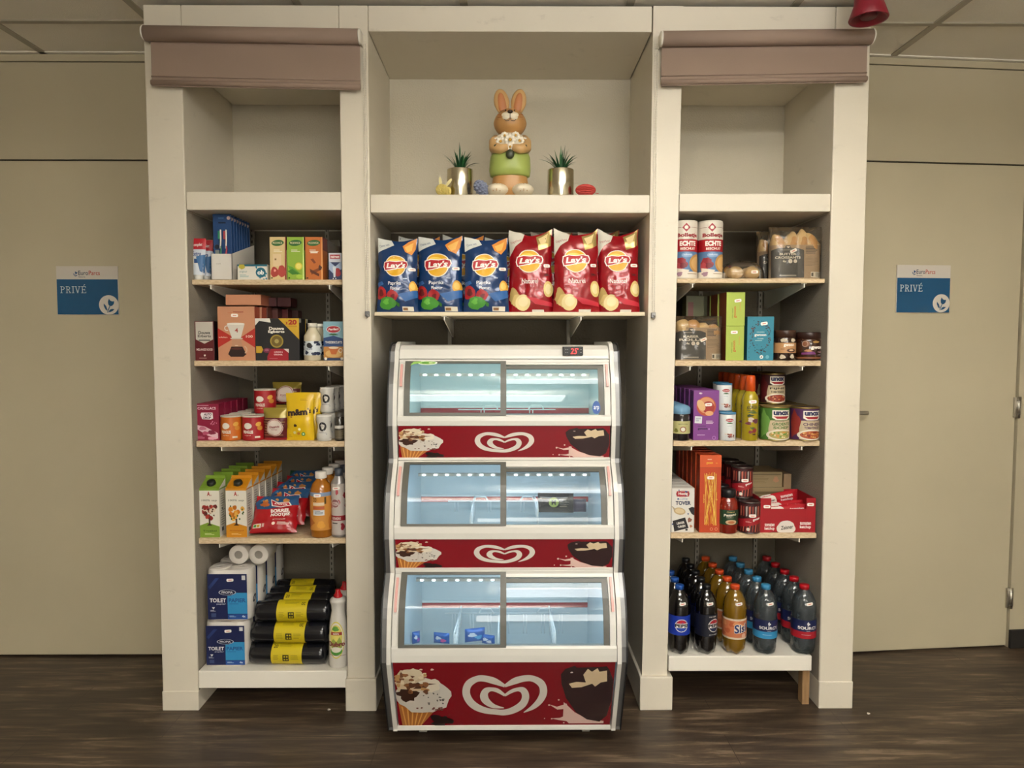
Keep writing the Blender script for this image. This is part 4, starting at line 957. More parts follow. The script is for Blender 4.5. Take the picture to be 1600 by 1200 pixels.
for sx in (-1, 1):
    b = MB(); b.ball((sx*.066, -.196, 1.262), (.011, .010, .013), M_BRN, 10, T=T0); b.build('eye', t)
    b = MB()
    for k in range(3): b.tube([(sx*.135, -.178+k*.004, 1.20-.03*k), (sx*.19, -.135, 1.215-.035*k)], .005, M('b8683a', .5), 5, T=T0)
    b.build('whiskers', t)
    e = Matrix.Translation((sx*.125, .0, 1.425)) @ Matrix.Rotation(sx*.17, 4, 'Y')
    b = MB(); b.ball((0, 0, 0), (.118, .055, .215), M_TAN2, 24, T=T0 @ e, fn=lambda d: Vector((d.x*(1+.35*min(0, d.z)), d.y, d.z)))
    b.ball((0, -.03, -.01), (.070, .033, .165), M_EAR, 20, T=T0 @ e); b.build('ear', t)
b = MB()
def flower(b, c, r, T):
    for k in range(8):
        a = 2*PI*k/8; b.ball((c[0]+r*.6*math.cos(a), c[1]+.01, c[2]+r*.6*math.sin(a)), (r*.34, r*.18, r*.34), M('e9e2d2', .5), 8, T=T)
    b.ball((c[0], c[1]-.02, c[2]), (r*.26, r*.2, r*.26), M('cc9a3c', .5), 8, T=T)
b.ball((0, -.20, .78), (.16, .09, .11), M('ddd6c2', .5), 14, T=T0)
for c, r in (((0, -.30, .80), .10), ((-.14, -.25, .79), .08), ((.14, -.25, .80), .08), ((-.08, -.26, .87), .07), ((.08, -.26, .875), .07), ((0, -.29, .70), .065), ((-.2, -.18, .83), .055), ((.21, -.18, .83), .055)): flower(b, c, r, T0)
b.build('bouquet', t)
b = MB(); GL = M('343a22', .4)
for c, r in (((-.19, -.27, .72), (.055, .02, .032)), ((.21, -.26, .72), (.045, .02, .032)), ((0, -.29, .60), (.065, .03, .07))): b.ball(c, r, GL, 12, T=T0)
b.build('bouquet_leaves', t)
M_POT = M('d6ceb6', .2, 1.0); M_LEAF = M('1d4a2a', .45); M_LEAF2 = M('2f6a3a', .45)
for px, side, sd in ((719, 'left', 1), (876, 'right', 2)):
    Yp = .078; x = PX(px, 285, Yp); r = PX(px+20.5, 285, Yp)-x; h = PZ(266, Yp)-zt
    t = thing('potted_plant', 'small spiky green plant in a shiny gold-silver pot, %s of the rabbit' % side, 'plant', (x, Yp, zt))
    b = MB(); b.lathe([(0, 0), (r*.97, 0), (r, .003), (r, h-.002), (r*.985, h), (r*.95, h-.002), (r*.95, h-.014), (0, h-.014)], M_POT, 40); b.build('pot', t)
    b = MB(); b.lathe([(0, h-.010), (r*.94, h-.012)], M('2c2419', .9), 20); b.build('soil', t)
    b = MB(); rr = random.Random(sd)
    for k in range(46):
        a = rr.uniform(0, 2*PI); L_ = rr.uniform(.055, .095) if k < 44 else .11; ln = rr.uniform(.25, 1.35) if k < 44 else .15; d = Vector((math.cos(a), math.sin(a), 0)); sidev = Vector((-d.y, d.x, 0)); vs = []; fs = []; p = d*r*.2 + Vector((0, 0, h-.012)); wd = rr.uniform(.0030, .0048)
        for i in range(8):
            q = i/7; th = ln*(.35+.95*q); ww = wd*(1-q**2.2)+.0002
            vs += [p - sidev*ww, p + Vector((0, 0, .0012))*(1-q) - d*0, p + sidev*ww]; p = p + (d*math.sin(th) + Vector((0, 0, 1))*math.cos(th))*L_/7
        for i in range(7): fs += [(3*i, 3*i+1, 3*i+4, 3*i+3), (3*i+1, 3*i+2, 3*i+5, 3*i+4)]
        b.add(vs, fs, M_LEAF if k % 3 else M_LEAF2, True)
    b.build('leaves', t)
def honeycomb(b, c, rx, ry, rz, m, n=22, wav=.10, axis=None):
    vs = []; fs = []; nl = 14
    for k in range(n*2):
        a = 2*PI*k/(n*2); q = 1 if k % 2 else .86
        for i in range(nl+1):
            ph = PI*i/nl; s = math.sin(ph); g = q*(1+wav*.4*math.sin(i*PI+k))
            vs.append(Vector((rx*s*g*math.cos(a), ry*s*g*math.sin(a), rz*math.cos(ph))))
    for k in range(n*2):
        k2 = (k+1) % (n*2)
        for i in range(nl): fs.append((k*(nl+1)+i, k*(nl+1)+i+1, k2*(nl+1)+i+1, k2*(nl+1)+i))
    T = Matrix.Translation(c) @ (axis or Matrix.Identity(4)); b.add(vs, fs, m, False, T)
Yh = .026
x = PX(693, 293, Yh); t = thing('honeycomb_bunny', 'small pale yellow honeycomb paper bunny beside the left pot', 'decoration', (x, Yh, zt)); HY = M('c9b566', .7)
b = MB(); honeycomb(b, (-.006, 0, .021), .023, .022, .021, HY); b.build('body', t); b = MB(); honeycomb(b, (.017, -.004, .016), .012, .012, .016, HY, 14); b.build('tail', t)
for q, a in ((-.010, -.12), (.012, .65)):
    b = MB(); b.prism([(x_*math.cos(a)+z_*math.sin(a)+q, .038-x_*math.sin(a)+z_*math.cos(a)) for x_, z_ in ((-.004, -.004), (-.0055, .012), (-.004, .026), (0, .031), (.004, .026), (.0055, .012), (.004, -.004))], (-.001, .001), M('d9cd95', .7)); b.build('ear', t)
Yh = .036
x = PX(752, 290, Yh); t = thing('honeycomb_egg', 'grey-blue honeycomb paper egg leaning between the left pot and the rabbit', 'decoration', (x, Yh, zt)); b = MB(); honeycomb(b, (0, 0, .030), .024, .022, .033, M('7c8399', .7), 12, .5, Matrix.Rotation(-.75, 4, 'Y')); b.build('paper_body', t)
x = PX(915, 293, Yh); t = thing('honeycomb_egg', 'red honeycomb paper egg lying right of the right pot', 'decoration', (x, Yh, zt)); b = MB(); honeycomb(b, (0, 0, .023), .022, .024, .038, M('b23a33', .7), 18, .1, Matrix.Rotation(PI/2, 4, 'Y')); b.build('paper_body', t)
b = MB(); b.tube([(.036, 0, .012), (.048, -.002, .010)], .0012, M('b23a33', .7), 6); b.build('ribbon_end', t)
# ================================================================== LEFT BAY, shelf 1
YF = .045
def tube_item(lab, px, Y, dx=0):
    x = PX(px, 400, Y); h = PZ(373, Y)-Z['L1']; w_ = PX(px+12.5, 400, Y)-PX(px-12.5, 400, Y)
    t = thing('toothpaste_tube', lab, 'toothpaste', (x, Y, Z['L1']), .05, 'toothpaste tubes')
    def f(u, v, s, o=0):
        a = 2*u-1; k = v; W = w_/2*(1-.28*k); th = .016*k**.6
        return (a*W, s*th*max(0, 1-a*a)**.5 + s*o, h*(1-v)*.88+h*.12)
    b = MB(); b.grid(lambda u, v: f(u, v, -1), 10, 12, M('e6e4de', .35)); b.grid(lambda u, v: f(u, v, 1), 10, 12, M('e6e4de', .35), flip=True)
    A = Art(w_, h); A.rect(0, 0, 1, .30, 'b01626'); A.text('Complet', .12, .13, .80, .24, 'f0e8e6', .01, .2, rot=4); A.rect(0, .30, 1, .50, 'c9cfdb'); A.text('Extra', .1, .36, .75, .48, '1a3f7c', .02, .2); A.rect(.25, .56, .75, .68, '244f86'); A.rect(0, .70, 1, 1, 'd5dde6'); A.poly([(.4, .5), (1, .44), (1, .95), (.7, .9)], '35689c')
    b.art(A, lambda u, v, o: f(u, v, -1, o), 8, 10, o0=.0006); b.build('tube_body', t)
    c = MB(); c.lathe([(0, 0), (.016, 0), (.0165, h*.13), (0, h*.13)], M('dcdcd6', .4), 18); c.build('cap', t)
    return t
t = tube_item('', 310, .062)
row(t, 3, .042, 'red, white and blue toothpaste tube standing on its cap, {} of three', 'toothpaste tubes', dx=.009)
# toothbrush display: white tray with blue blister packs
Y = .055; x0 = PX(329.5, 400, Y); x1 = PX(362.5, 400, Y); w_ = x1-x0; dp = .235; h = PZ(333, Y)-Z['L1']; ht = PZ(397, Y)-Z['L1']; ht2 = PZ(383, Y)-Z['L1']
t = thing('display_tray', 'white cardboard tray that holds the blue toothbrush packs', 'tray', ((x0+x1)/2, Y, Z['L1']))
b = MB(); WHm = M('d9d5cd', .5); b.box(-w_/2, w_/2, 0, .002, 0, ht, WHm); b.box(-w_/2, w_/2, 0, dp, 0, .003, WHm); b.box(-w_/2, w_/2, dp-.002, dp, 0, ht2, WHm)
for s in (-1, 1):
    x = s*w_/2; lo, hi = (x-.002, x) if s > 0 else (x, x+.002)
    vs = [(lo, 0, 0), (lo, dp, 0), (lo, dp, ht2+.03), (lo, 0, ht), (hi, 0, 0), (hi, dp, 0), (hi, dp, ht2+.03), (hi, 0, ht)]
    b.add(vs, [(0, 3, 2, 1), (4, 5, 6, 7), (0, 1, 5, 4), (1, 2, 6, 5), (2, 3, 7, 6), (3, 0, 4, 7)], WHm)
A = Art(dp, ht); A.text('TANDENBORSTELS', .30, .28, .78, .36, '3a3d48'); A.text('medium', .38, .44, .74, .51, '3a3d48'); A.text('tooth', .34, .60, .60, .66, '5f9ac0')
b.art(A, boxmap(dp, ht, 0, x0=w_/2, side='right')); A = Art(w_, ht); A.text('LAN', .25, .35, .45, .40, '9a968e'); b.art(A, boxmap(w_, ht, 0)); b.build('carton', t)
def brushpack():
    ww = w_-.010; b = MB(); b.box(-ww/2, ww/2, 0, .003, 0, h-.006, M('1c4274', .4), b=.001); A = Art(ww, h)
    A.rect(.3, .12, .7, .145, '0c1e3c'); A.ell(.86, .06, .10, None, 'c4a9a4', 14); A.text('tooth', .3, .045, .6, .07, '5a88bc')
    A.ell(.2, .50, .13, None, '10182a', 14); A.poly([(.10, .55), (.32, .55), (.32, 1), (.12, 1)], '8a938c'); A.text('MAGIC', .15, .64, .25, .85, '3a5a4c', rot=0)
    b.art(A, boxmap(ww, h-.006, 0)); return b, ww
root = None
bp_, ww = brushpack()
tp = thing('toothbrush_pack', '', 'toothbrush pack', ((x0+x1)/2, Y+.012, Z['L1']+.0035), 0, 'toothbrush packs'); bp_.build('backing_card', tp)
for sx, mcol, bc in ((-.10, '1f6e4a', '2a8a66'), (.20, 'a32c3e', 'b8484c')):
    b = MB(); X = sx*ww; b.tube([(X, -.005, .02), (X-.0, -.005, h*.35), (X+.004, -.006, h*.45), (X+.0, -.005, h*.55), (X+.003, -.005, h*.74)], [.0032, .004, .0030, .0026, .0024], M(mcol, .3), 8)
    b.tube([(X+.001, -.006, h*.46), (X+.003, -.0055, h*.58), (X+.003, -.0055, h*.74)], .0028, M('e8e4de', .3), 8)
    b.box(X-.007, X+.001, -.008, -.003, h*.60, h*.72, M(bc, .6), b=.001); b.build('toothbrush', tp)
row(tp, 8, .027, 'blue toothbrush pack with two brushes, {} in the white tray', 'toothbrush packs')
def art_ob(A):
    A.rect(0, 0, 1, .12, '1d6275'); A.text('original', .06, .40, .32, .55, '5a8a90', .0, .2); A.blob(.15, .1, .1, .22, 'b8a93a', .15, 2); A.lines(.08, .66, .4, .85, 3, '8fb0b0')
    A.ell(.78, .52, .17, None, '12677e', 22); A.text('ob', .66, .32, .90, .66, 'f0f2ee', .04)
    r = random.Random(2)
    for k in range(14): A.blob(.62+.36*r.random(), .15+.8*r.random(), .03, .06, '1b7a92', .4, k, 8)
    A.ell(.78, .52, .14, None, '12677e', 22); A.text('ob', .67, .36, .89, .66, 'f0f2ee', .04)
bx('tampon_box', 'small white and teal tampon box in front of the white toothbrush tray side', 'box', 371.5, 418, 413.5, 'L1', .050, .045, 'dcd9ce', art_ob)
def tea(c1, c2, leaf, kind):
    def f(A):
        A.rect(.04, .02, .96, .98, c1); A.ell(.5, .14, .38, .07, '23622c', 22, rot=5); A.text('PICKWICK', .20, .115, .80, .165, 'd9d2a8', .02)
        A.lines(.25, .30, .8, .36, 2, 'f3ead8'); A.poly([(.96, .0), (1, 0), (1, 1), (.90, 1), (.93, .4)], c2)
        if kind == 'r': A.rect(.2, .40, .7, .68, 'e2c9a0'); A.blob(.28, .82, .24, .12, 'a83c34', .1, 1); A.blob(.72, .80, .24, .14, 'b5453c', .1, 2); A.blob(.3, .78, .07, .03, 'e6a090', .1, 3); A.rect(.30, .5, .40, .54, '8a6a3a')
        if kind == 'g': A.poly([(.02, .66), (.3, .70), (.62, .80), (.95, .92), (.6, .88), (.2, .80)], '5fa032'); A.poly([(.02, .80), (.3, .74), (.7, .86), (.3, .88)], '3f7f28'); A.ell(.68, .68, .22, None, 'd9c93a', 18); A.ell(.68, .68, .16, None, 'e8de74', 14); A.ell(.72, .92, .2, .05, 'a8c843', 14)
        if kind == 'o': A.poly([(.3, .52), (.45, .5), (.62, .60), (.5, .62)], '7a3a16'); A.poly([(.3, .80), (.9, .70), (.92, .76), (.35, .88)], '7f4016'); A.poly([(.25, .74), (.8, .86), (.78, .92), (.28, .82)], '5f2d12'); A.blob(.85, .72, .1, .06, '4a2410', .3, 3); A.rect(.3, .33, .72, .38, 'e8d8c8')
        A.rect(.06, .94, .16, .97, '2c2417')
    return f
for k, (a, c, c1, c2, kd, lab) in enumerate(((421.5, 447, 'd8c08a', '8c2a22', 'r', 'red-fruit tea box with apples on cream'), (448.5, 475, '8fb23c', 'cfe08a', 'g', 'green lemon tea box'), (477, 504, 'bf6a2c', 'e0a062', 'o', 'orange cinnamon tea box'))):
    o = bx('tea_box', '', 'tea box', a, c, 370.5, 'L1', .046, .075, c1, tea(c1, c2, None, kd), side=lambda A: A.rect(.0, .0, 1, .3, '6e1f1c'))
    row(o, 4 if kd == 'o' else 3, .079, lab + ', {} of its row', 'tea boxes')
def art_sm(A):
    A.rect(0, 0, 1, .34, 'c9ccd6'); A.rect(.10, .06, .88, .22, 'b02838'); A.text('natreen', .16, .09, .82, .19, 'f0e6e2', .02); A.poly([(0, .34), (1, .34), (1, 1), (0, 1)], '28345e'); A.poly([(0, .3), (.5, .5), (1, .3), (1, .60), (.3, .75), (0, .6)], '9fb1cf'); A.blob(.68, .72, .25, .16, 'a3242e', .1, 2); A.poly([(.3, .5), (.56, .5), (.5, .9), (.36, .9)], 'cdd4dc'); A.rect(.3, .93, .36, .97, WH); A.rect(.5, .93, .56, .97, WH)
bx('sweetener_box', 'small red, white and navy box by the inner pillar on the tea shelf', 'box', 514, 534, 395.5, 'L1', .046, .05, 'cfd0d2', art_sm)
b = MB(); xa = PX(511, 400, .11); xb = PX(531, 400, .11); hh = PZ(375, .11)-Z['L1']; b.box(0, xb-xa, 0, .002, 0, hh, M_WRAP); b.box(0, .002, 0, .16, 0, hh, M_WRAP); b.box(xb-xa-.002, xb-xa, 0, .16, 0, hh, M_WRAP); b.box(0, xb-xa, 0, .16, 0, .002, M_WRAP)
tag(b.build('clear_tray', None, (xa, .115, Z['L1'])), 'upright clear plastic tray behind the small navy box', 'tray')

# ---------------------------------------------------------------- LEFT BAY, shelf 2
def art_cof(A):
    A.rect(.05, .015, .95, .46, 'bfb9ae'); A.poly([(.05, .46), (.5, .57), (.95, .46)], 'bfb9ae'); A.text('Douwe', .20, .25, .80, .33, '1b1b22', .02); A.text('Egberts', .16, .345, .84, .425, '1b1b22', .02); A.rect(.2, .47, .8, .495, '1b1b22')
    A.text('MELANGE ROOD', .08, .69, .92, .745, 'e3d2cc', .02); A.poly([(.44, .86), (.5, .84), (.56, .86), (.5, .90)], 'e8dcd4'); A.lines(.2, .93, .8, .955, 1, 'c8a8a0')
cf = bx('coffee_pack', '', 'coffee', 304.5, 334.5, 502, 'L2', .045, .065, '5c1018', art_cof, side=lambda A: A.rect(0, 0, 1, 1, '1a1013'))
row(cf, 3, .069, 'silver and dark red ground coffee pack, {} of its row', 'ground coffee packs', dx=.004)
def art_fil(A):
    A.text('gwoon', .42, .09, .70, .125, '8f1f1c', .02); A.text('koffie', .28, .10, .40, .12, 'c06848', 0); A.poly([(0, .40), (.45, .58), (0, .76)], 'b22a20'); A.poly([(1, .40), (.60, .58), (1, .76)], 'b22a20'); A.text('100', .76, .53, .94, .575, 'f0dccc', .01); A.text('koffiefilters', .03, .555, .26, .58, 'f0dccc')
    A.poly([(.25, .32), (.73, .32), (.62, .58), (.38, .58)], 'd6d1c6'); A.ell(.49, .32, .24, .02, 'e8e4da', 20); A.ring(.25, .40, .07, .05, .3, 'd6d1c6', 14, 60, 300); A.text('4', .46, .40, .55, .48, 'a3382e', .02); A.rect(.34, .58, .67, .60, 'c9c2b4')
    A.poly([(.38, .60), (.62, .60), (.66, .74), (.36, .74)], 'b98a6c'); A.poly([(.36, .74), (.66, .74), (.76, .88), (.68, .93), (.34, .93), (.27, .88)], '2a1512'); A.ell(.5, .78, .16, .02, '54231a', 16); A.ell(.5, .72, .05, .01, 'd8b8a0'); A.ring(.71, .80, .08, .07, .35, 'c9a88c', 14, -80, 90)
FL = 'c48a68'
o = bx('filter_box', 'peach coffee filter box with dripper picture, upright at the front', 'box', 340, 398, 479, 'L2', .045, .055, FL, art_fil, side=lambda A: A.rect(0, 0, 1, 1, 'a8503a'), grp='coffee filter boxes', st=(.47, .165, -2))
o2 = dup(o, (o.location.x+.006, o.location.y+.060, o.location.z), 'peach coffee filter box upright right behind the front one')
z2 = o.location.z + o['h'] + .0005
bx('filter_box', 'peach coffee filter box lying flat across the upright ones', 'box', 353, 408, 460.5, None, .085, .11, FL, None, side=lambda A: A.rect(0, 0, 1, 1, 'a05c42'), grp='coffee filter boxes', z0=PZ(477, .085)+.0005)
# striped dark coffee and pad packs behind
for k in range(4):
    Yk = .165+.062*k; hz = PZ(480+2*k, Yk)-Z['L2']
    o = bx('coffee_carton', 'brown and red coffee carton behind the black capsule box, %s' % ORD[k], 'box', 398, 402+16*(k+1), 479+2*k, 'L2', Yk, .058, ('6d3c2c', '5a2c24', '6e1c1e', '48201e')[k], lambda A: [A.rect(.1+.2*i, 0, .18+.2*i, 1, ('9c8470', '4a1a18')[i % 2]) for i in range(4)] and None, grp='coffee cartons')
    if k < 2: bx('coffee_carton', 'dark red coffee carton lying on the brown cartons, %s' % ('front one' if k == 0 else 'rear one'), 'box', 411+22*k, 432+22*k, 465, None, .175+.02*k, .09, '4a1416', None, grp='coffee cartons', z0=Z['L2'] + max(hz, PZ(479, .165)-Z['L2']) + .001)
def art_caps(A):
    A.poly([(0, 0), (.34, 0), (.36, .10), (.10, .06), (0, .18)], 'd9d5ca'); A.poly([(.53, 0), (1, 0), (1, .50), (.74, .22)], 'c9a028'); A.text('20', .76, .03, .95, .15, 'a01c14', .05); A.text('x', .70, .08, .745, .145, 'a01c14', .04); A.text('CAPSULES', .74, .175, .95, .20, '8a2a14')
    A.text('Douwe', .32, .20, .66, .275, 'e9e4d8', .04); A.text('Egberts', .30, .285, .67, .36, 'e9e4d8', .04)
    A.ell(.49, .54, .15, None, 'a08a36', 24); A.ell(.49, .54, .12, None, '6d5a22', 22); A.ell(.49, .54, .05, None, 'a89858', 14)
    A.poly([(.02, .66), (.14, .66), (.18, .74), (.14, .82), (.02, .82)], 'bf9a24'); A.ell(.27, .76, .09, .06, '6d2440', 18); A.ell(.26, .75, .05, .03, '9a5a70', 12)
    A.poly([(.27, 1), (.27, .90), (.36, .72), (.75, .72), (.75, 1)], '9a1324'); A.poly([(.64, .72), (.76, .72), (.76, .82)], 'd9ccc4'); A.text('LUNGO 6', .43, .78, .62, .815, 'f0dcd8', .02); A.text('ORIGINAL', .42, .84, .62, .875, 'f0dcd8', .02); A.lines(.32, .95, .6, .965, 1, 'd0909a')
o = bx('capsule_box', '', 'box', 398.5, 467.5, 497.5, 'L2', .048, .085, '1b1a1c', art_caps, side=lambda A: A.rect(0, 0, .3, .1, 'b8b4a4'))
row(o, 2, .09, 'black coffee capsule box with yellow x20 corner, {}', 'capsule boxes')
CRM = [(0, 0), (.92, 0), (1, .02), (1, .50), (.98, .66), (.72, .76), (.50, .84), (.46, .90), (.46, .99)]
def art_cow(A):
    A.rect(0, 0, 1, 1, 'c9d0d6'); r = random.Random(3)
    for k in range(16): A.blob(r.random(), r.random(), .04+.03*r.random(), .08+.06*r.random(), '1d2a48', .4, k, 12)
    A.ell(.47, .30, .07, None, '14161c', 18); A.text('melk', .40, .48, .56, .60, '24345a', .02)
t = bottle('creamer_bottle', '', 'bottle', 488.5, 27, 505, 562, 'L2', .062, CRM, M('cfc4a8', .25, coat=.5), [(.50, .89), (.52, .89), (.52, 1), (0, 1)], M('d6d2c6', .4), art_cow, labz=(.14, .52, 1.0), labspan=250)
row(t, 4, .071, 'cream-filled milk bottle with cow-spot label, {}', 'milk bottles', dx=.003)
def art_sug(A):
    A.rect(0, 0, 1, .42, '7ca5b4'); A.ell(.5, .20, .33, .085, 'a01c28', 22, rot=0); A.ring(.5, .20, .35, .095, .08, 'e4dcd4', 26); A.text('Perfect', .24, .165, .77, .225, 'efe6e0', .02, .25, rot=3); A.blob(.5, .33, .22, .025, '2f5e30', .3, 2)
    A.poly([(0, .42), (.5, .36), (1, .44), (1, .62), (0, .62)], '23406e'); A.text('THEEBISCUITS', .08, .50, .92, .56, 'e4dfd6', .01); A.rect(0, .62, 1, 1, 'b07a3a'); A.rect(0, .60, 1, .64, '2d4a78'); A.ell(.5, .82, .42, .10, 'c9a060', 22); A.poly([(.25, .67), (.75, .67), (.62, .84), (.38, .84)], 'b8622a'); A.ell(.5, .67, .25, .03, 'd9c0a0', 20); A.ring(.84, .74, .10, .06, .3, 'd8cab4', 14); A.rect(0, .93, 1, 1, '1d3258'); A.ell(.1, .95, .07, None, 'd8d4c8', 12); A.ell(.9, .95, .07, None, 'd8d4c8', 12)
o = bx('biscuit_box', '', 'box', 505.5, 537, 502.5, 'L2', .045, .05, '7ca5b4', art_sug); row(o, 3, .054, 'light blue and navy tea biscuit box at the inner pillar, {}', 'tea biscuit boxes')

# ---------------------------------------------------------------- LEFT BAY, shelf 3
def art_mag(A):
    A.lines(.05, .04, .85, .07, 1, 'e0b8c4'); A.text('CADILLACS', .10, .09, .88, .16, 'e9c6d2', .03, .05); A.poly([(.26, .24), (.74, .24), (.76, .40), (.66, .43), (.30, .42), (.22, .30)], 'e6dfe2'); A.text('AUTO', .36, .26, .70, .325, '3a0f24', .04, .2); A.text('DROP', .33, .345, .67, .41, '3a0f24', .04, .2)
    A.poly([(.08, .58), (.40, .62), (.95, .80), (.95, .95), (.5, .86), (.04, .68)], 'ddb9c4'); A.blob(.3, .67, .16, .05, 'c07088', .2, 1); A.blob(.68, .78, .18, .06, '7d1f3e', .2, 2); A.blob(.42, .80, .14, .05, 'b5506c', .2, 3); A.blob(.7, .94, .2, .04, 'e3a0b4', .2, 4); A.lines(.08, .88, .4, .96, 3, 'cf7a94'); A.spots(.45, .48, .9, .58, 8, 'cf7a94', (.02, .035), 3)
o = bx('candy_box', '', 'candy box', 305.5, 342, 630.5, 'L3', .050, .052, '8a1238', art_mag, side=lambda A: A.ell(.5, .5, .12, None, 'c46a84', 14)); row(o, 5, .062, 'magenta car-candy box, {} of the row at the outer wall', 'magenta candy boxes')
def art_pr(c, tx):
    def f(A):
        A.rect(0, 0, 1, 1, c); A.ell(.44, .38, .11, .14, 'e6dfd2', 18); A.text('PRINGLES', .30, .58, .58, .72, 'e9e2d4', .04); A.text(tx, .34, .78, .52, .83, 'e9dcc8', .01); A.ell(.72, .30, .08, .10, 'd9a64a', 14, rot=20); A.ell(.76, .48, .08, .10, 'c98a34', 14); A.rect(.62, .84, .76, .92, 'e0d6c4')
    return f
t = can('crisp_tub', 'orange paprika crisp tub at the front beside the magenta boxes', 'crisp tub', 362, 33, 649, 688, 'L3', .075, art_pr('c4661a', 'paprika'), M('cfc4b0', .35), body='c4661a', grp=None) if False else can('crisp_tub', '', 'crisp tub', 362, 32, 649, 688, 'L3', .075, art_pr('c4661a', 'paprika'), M('cfc8ba', .3), body='c4661a')
row(t, 4, .081, 'orange crisp tub, {} of its row', 'crisp tubs', dx=.002)
t = can('crisp_tub', '', 'crisp tub', 396.5, 34, 649, 688, 'L3', .078, art_pr('a3161e', 'original'), M('cfc8ba', .3), body='a3161e')
row(t, 4, .083, 'red crisp tub on the shelf board, {} of its row', 'crisp tubs', dx=.002)
zt_ = Z['L3'] + t['h'] + .0008
c2 = dup(t, (PX(414.5, 630, .16), .161, zt_), 'red crisp tub stacked on top of the red row')
M_GY = M('9c8a3a', .3, .2, coat=.3); M_DR = M('7d1620', .35, coat=.3)
def art_rb(A):
    A.rect(.02, .30, .98, .98, '5b1318'); A.lines(.04, .34, .96, .9, 7, '9c7f5a', .3)
    A.ell(.5, .60, .33, None, 'cdbfb4', 24); A.ring(.5, .60, .31, None, .06, 'a04048', 24); A.text('Duyvis', .30, .54, .70, .62, '8d2a38', .02, .1, rot=4); A.text('Crisp', .38, .64, .62, .69, '8d2a38'); A.rect(.02, .92, .98, 1, 'a3202a')
for k, (px, py, Y, z0, h_, w_, tx) in enumerate(((432, 635, .070, Z['L3'], .123, .098, 'front gold-topped red snack bag with round white label'), (443, 632, .165, Z['L3'], .125, .09, 'gold-topped snack bag standing behind the front one'), (449, 597, .20, Z['L3']+.128, .085, .115, 'gold-topped snack bag lying highest behind the yellow pouches'))):
    x = PX(px, py+20, Y); bag('snack_bag', tx, 'snack bag', x, Y, z0, w_, h_, .055, M_GY, art_rb, seed=20+k, ears=.0, crk=.006, grp='gold-topped snack bags', nu=18, nv=20, cu=14, cv=18)
M_YEL = M('d9b312', .3, coat=.4)
def art_mm(A):
    A.text('m&m', .10, .33, .80, .47, '2c1410', .06, .0, rot=4); A.text("'s", .82, .31, .94, .42, '2c1410', .03)
    A.blob(.36, .68, .06, .03, '3a2212', .2, 1, 10); A.ell(.64, .86, .07, None, '3f8a4a', 14); A.ell(.64, .86, .035, None, 'cfe0b8', 10); A.ell(.34, .83, .06, .03, 'cfc48a', 12); A.ell(.48, .85, .05, .03, 'b8741e', 12); A.ell(.50, .76, .05, .03, 'e8dfae', 12)
    A.ell(.22, .50, .03, None, '8a5a18', 10); A.rect(.03, .18, .06, .20, 'a07d14'); A.lines(.55, .12, .85, .17, 2, 'b5910f'); A.lines(.10, .88, .22, .94, 2, 'b5910f')
for k, (px, pw, Y, pt, tx) in enumerate(((469, 44, .060, 614, 'yellow chocolate candy pouch, front one'), (480, 44, .105, 613, 'yellow chocolate candy pouch directly behind the front pouch'), (487, 40, .150, 614, 'yellow chocolate candy pouch, rearmost of three'))):
    x = PX(px, 650, Y); h_ = PZ(pt, Y)-Z['L3']; w_ = PX(px+pw/2, 650, Y)*2-2*x
    bag('candy_pouch', tx, 'candy pouch', x, Y, Z['L3'], w_, h_, .034, M_YEL, art_mm, seed=50+k, ears=.0, crk=.003, grp='yellow candy pouches', nu=18, nv=20, cu=14, cv=18, rz=.04*(k-1))
def art_cc(A):
    A.ell(.5, .38, .13, None, '1a1a1c', 20); A.ell(.5, .38, .075, None, 'cfcac0', 16); A.text('koffie', .43, .35, .57, .41, '1a1a1c', .02); A.lines(.36, .64, .64, .70, 2, '8a8a8e'); r = random.Random(5)
    for k in range(12): A.blob(r.random(), r.random(), .02, .03, '9a9aa0', .4, k, 7)
CUP = [(0, 0), (.86, 0), (.92, .02), (.98, .12), (.97, .22), (.86, .40), (.82, .50), (.86, .62), (.97, .80), (1.0, .88), (.96, .93)]
def cupr(q):
    for (r0, z0_), (r1, z1_) in zip(CUP[1:], CUP[2:]):
        if z0_ <= q <= z1_: return r0 + (r1-r0)*(q-z0_)/max(1e-6, z1_-z0_)
    return .9
t = bottle('creamer_can', '', 'coffee creamer tub', 506.5, 24, 648, 687, 'L3', .055, CUP, M('c9c6be', .35), [(.92, .92), (.96, .93), (.96, .99), (.9, 1), (0, 1)], M('d9d6ce', .4), art_cc, labz=(.06, .86, cupr), labspan=260)
lo_ = row(t, 4, .068, 'white waisted creamer tub with black round logo, {} of the lower row', 'white creamer tubs', dx=.004)
hc_ = PZ(648, .05)-Z['L3']
t2 = dup(t, (PX(512, 630, .123), .120, Z['L3']+hc_+.003), ''); t2['label'] = ''
row(t2, 3, .068, 'white waisted creamer tub with black round logo, {} of the upper row', 'white creamer tubs', dx=.004)
def art_sp(A): A.rect(.2, .34, .8, .48, 'c8c4ba'); A.rect(0, .52, 1, 1, '4c4434'); A.lines(.1, .6, .9, .95, 5, '6d634c', .4)
SPJ = [(0, 0), (.95, 0), (1, .02), (1, .78), (.8, .84)]
t = bottle('spice_jar', '', 'spice jar', 531, 16, 643, 687, 'L3', .050, SPJ, M('2e2a22', .2, coat=.6), [(.88, .82), (.9, .83), (.9, .99), (0, 1)], M('4a4640', .4), art_sp, labz=(.05, .78, 1.0), labspan=200)
row(t, 3, .05, 'dark spice jar squeezed against the inner pillar, {}', 'spice jars')

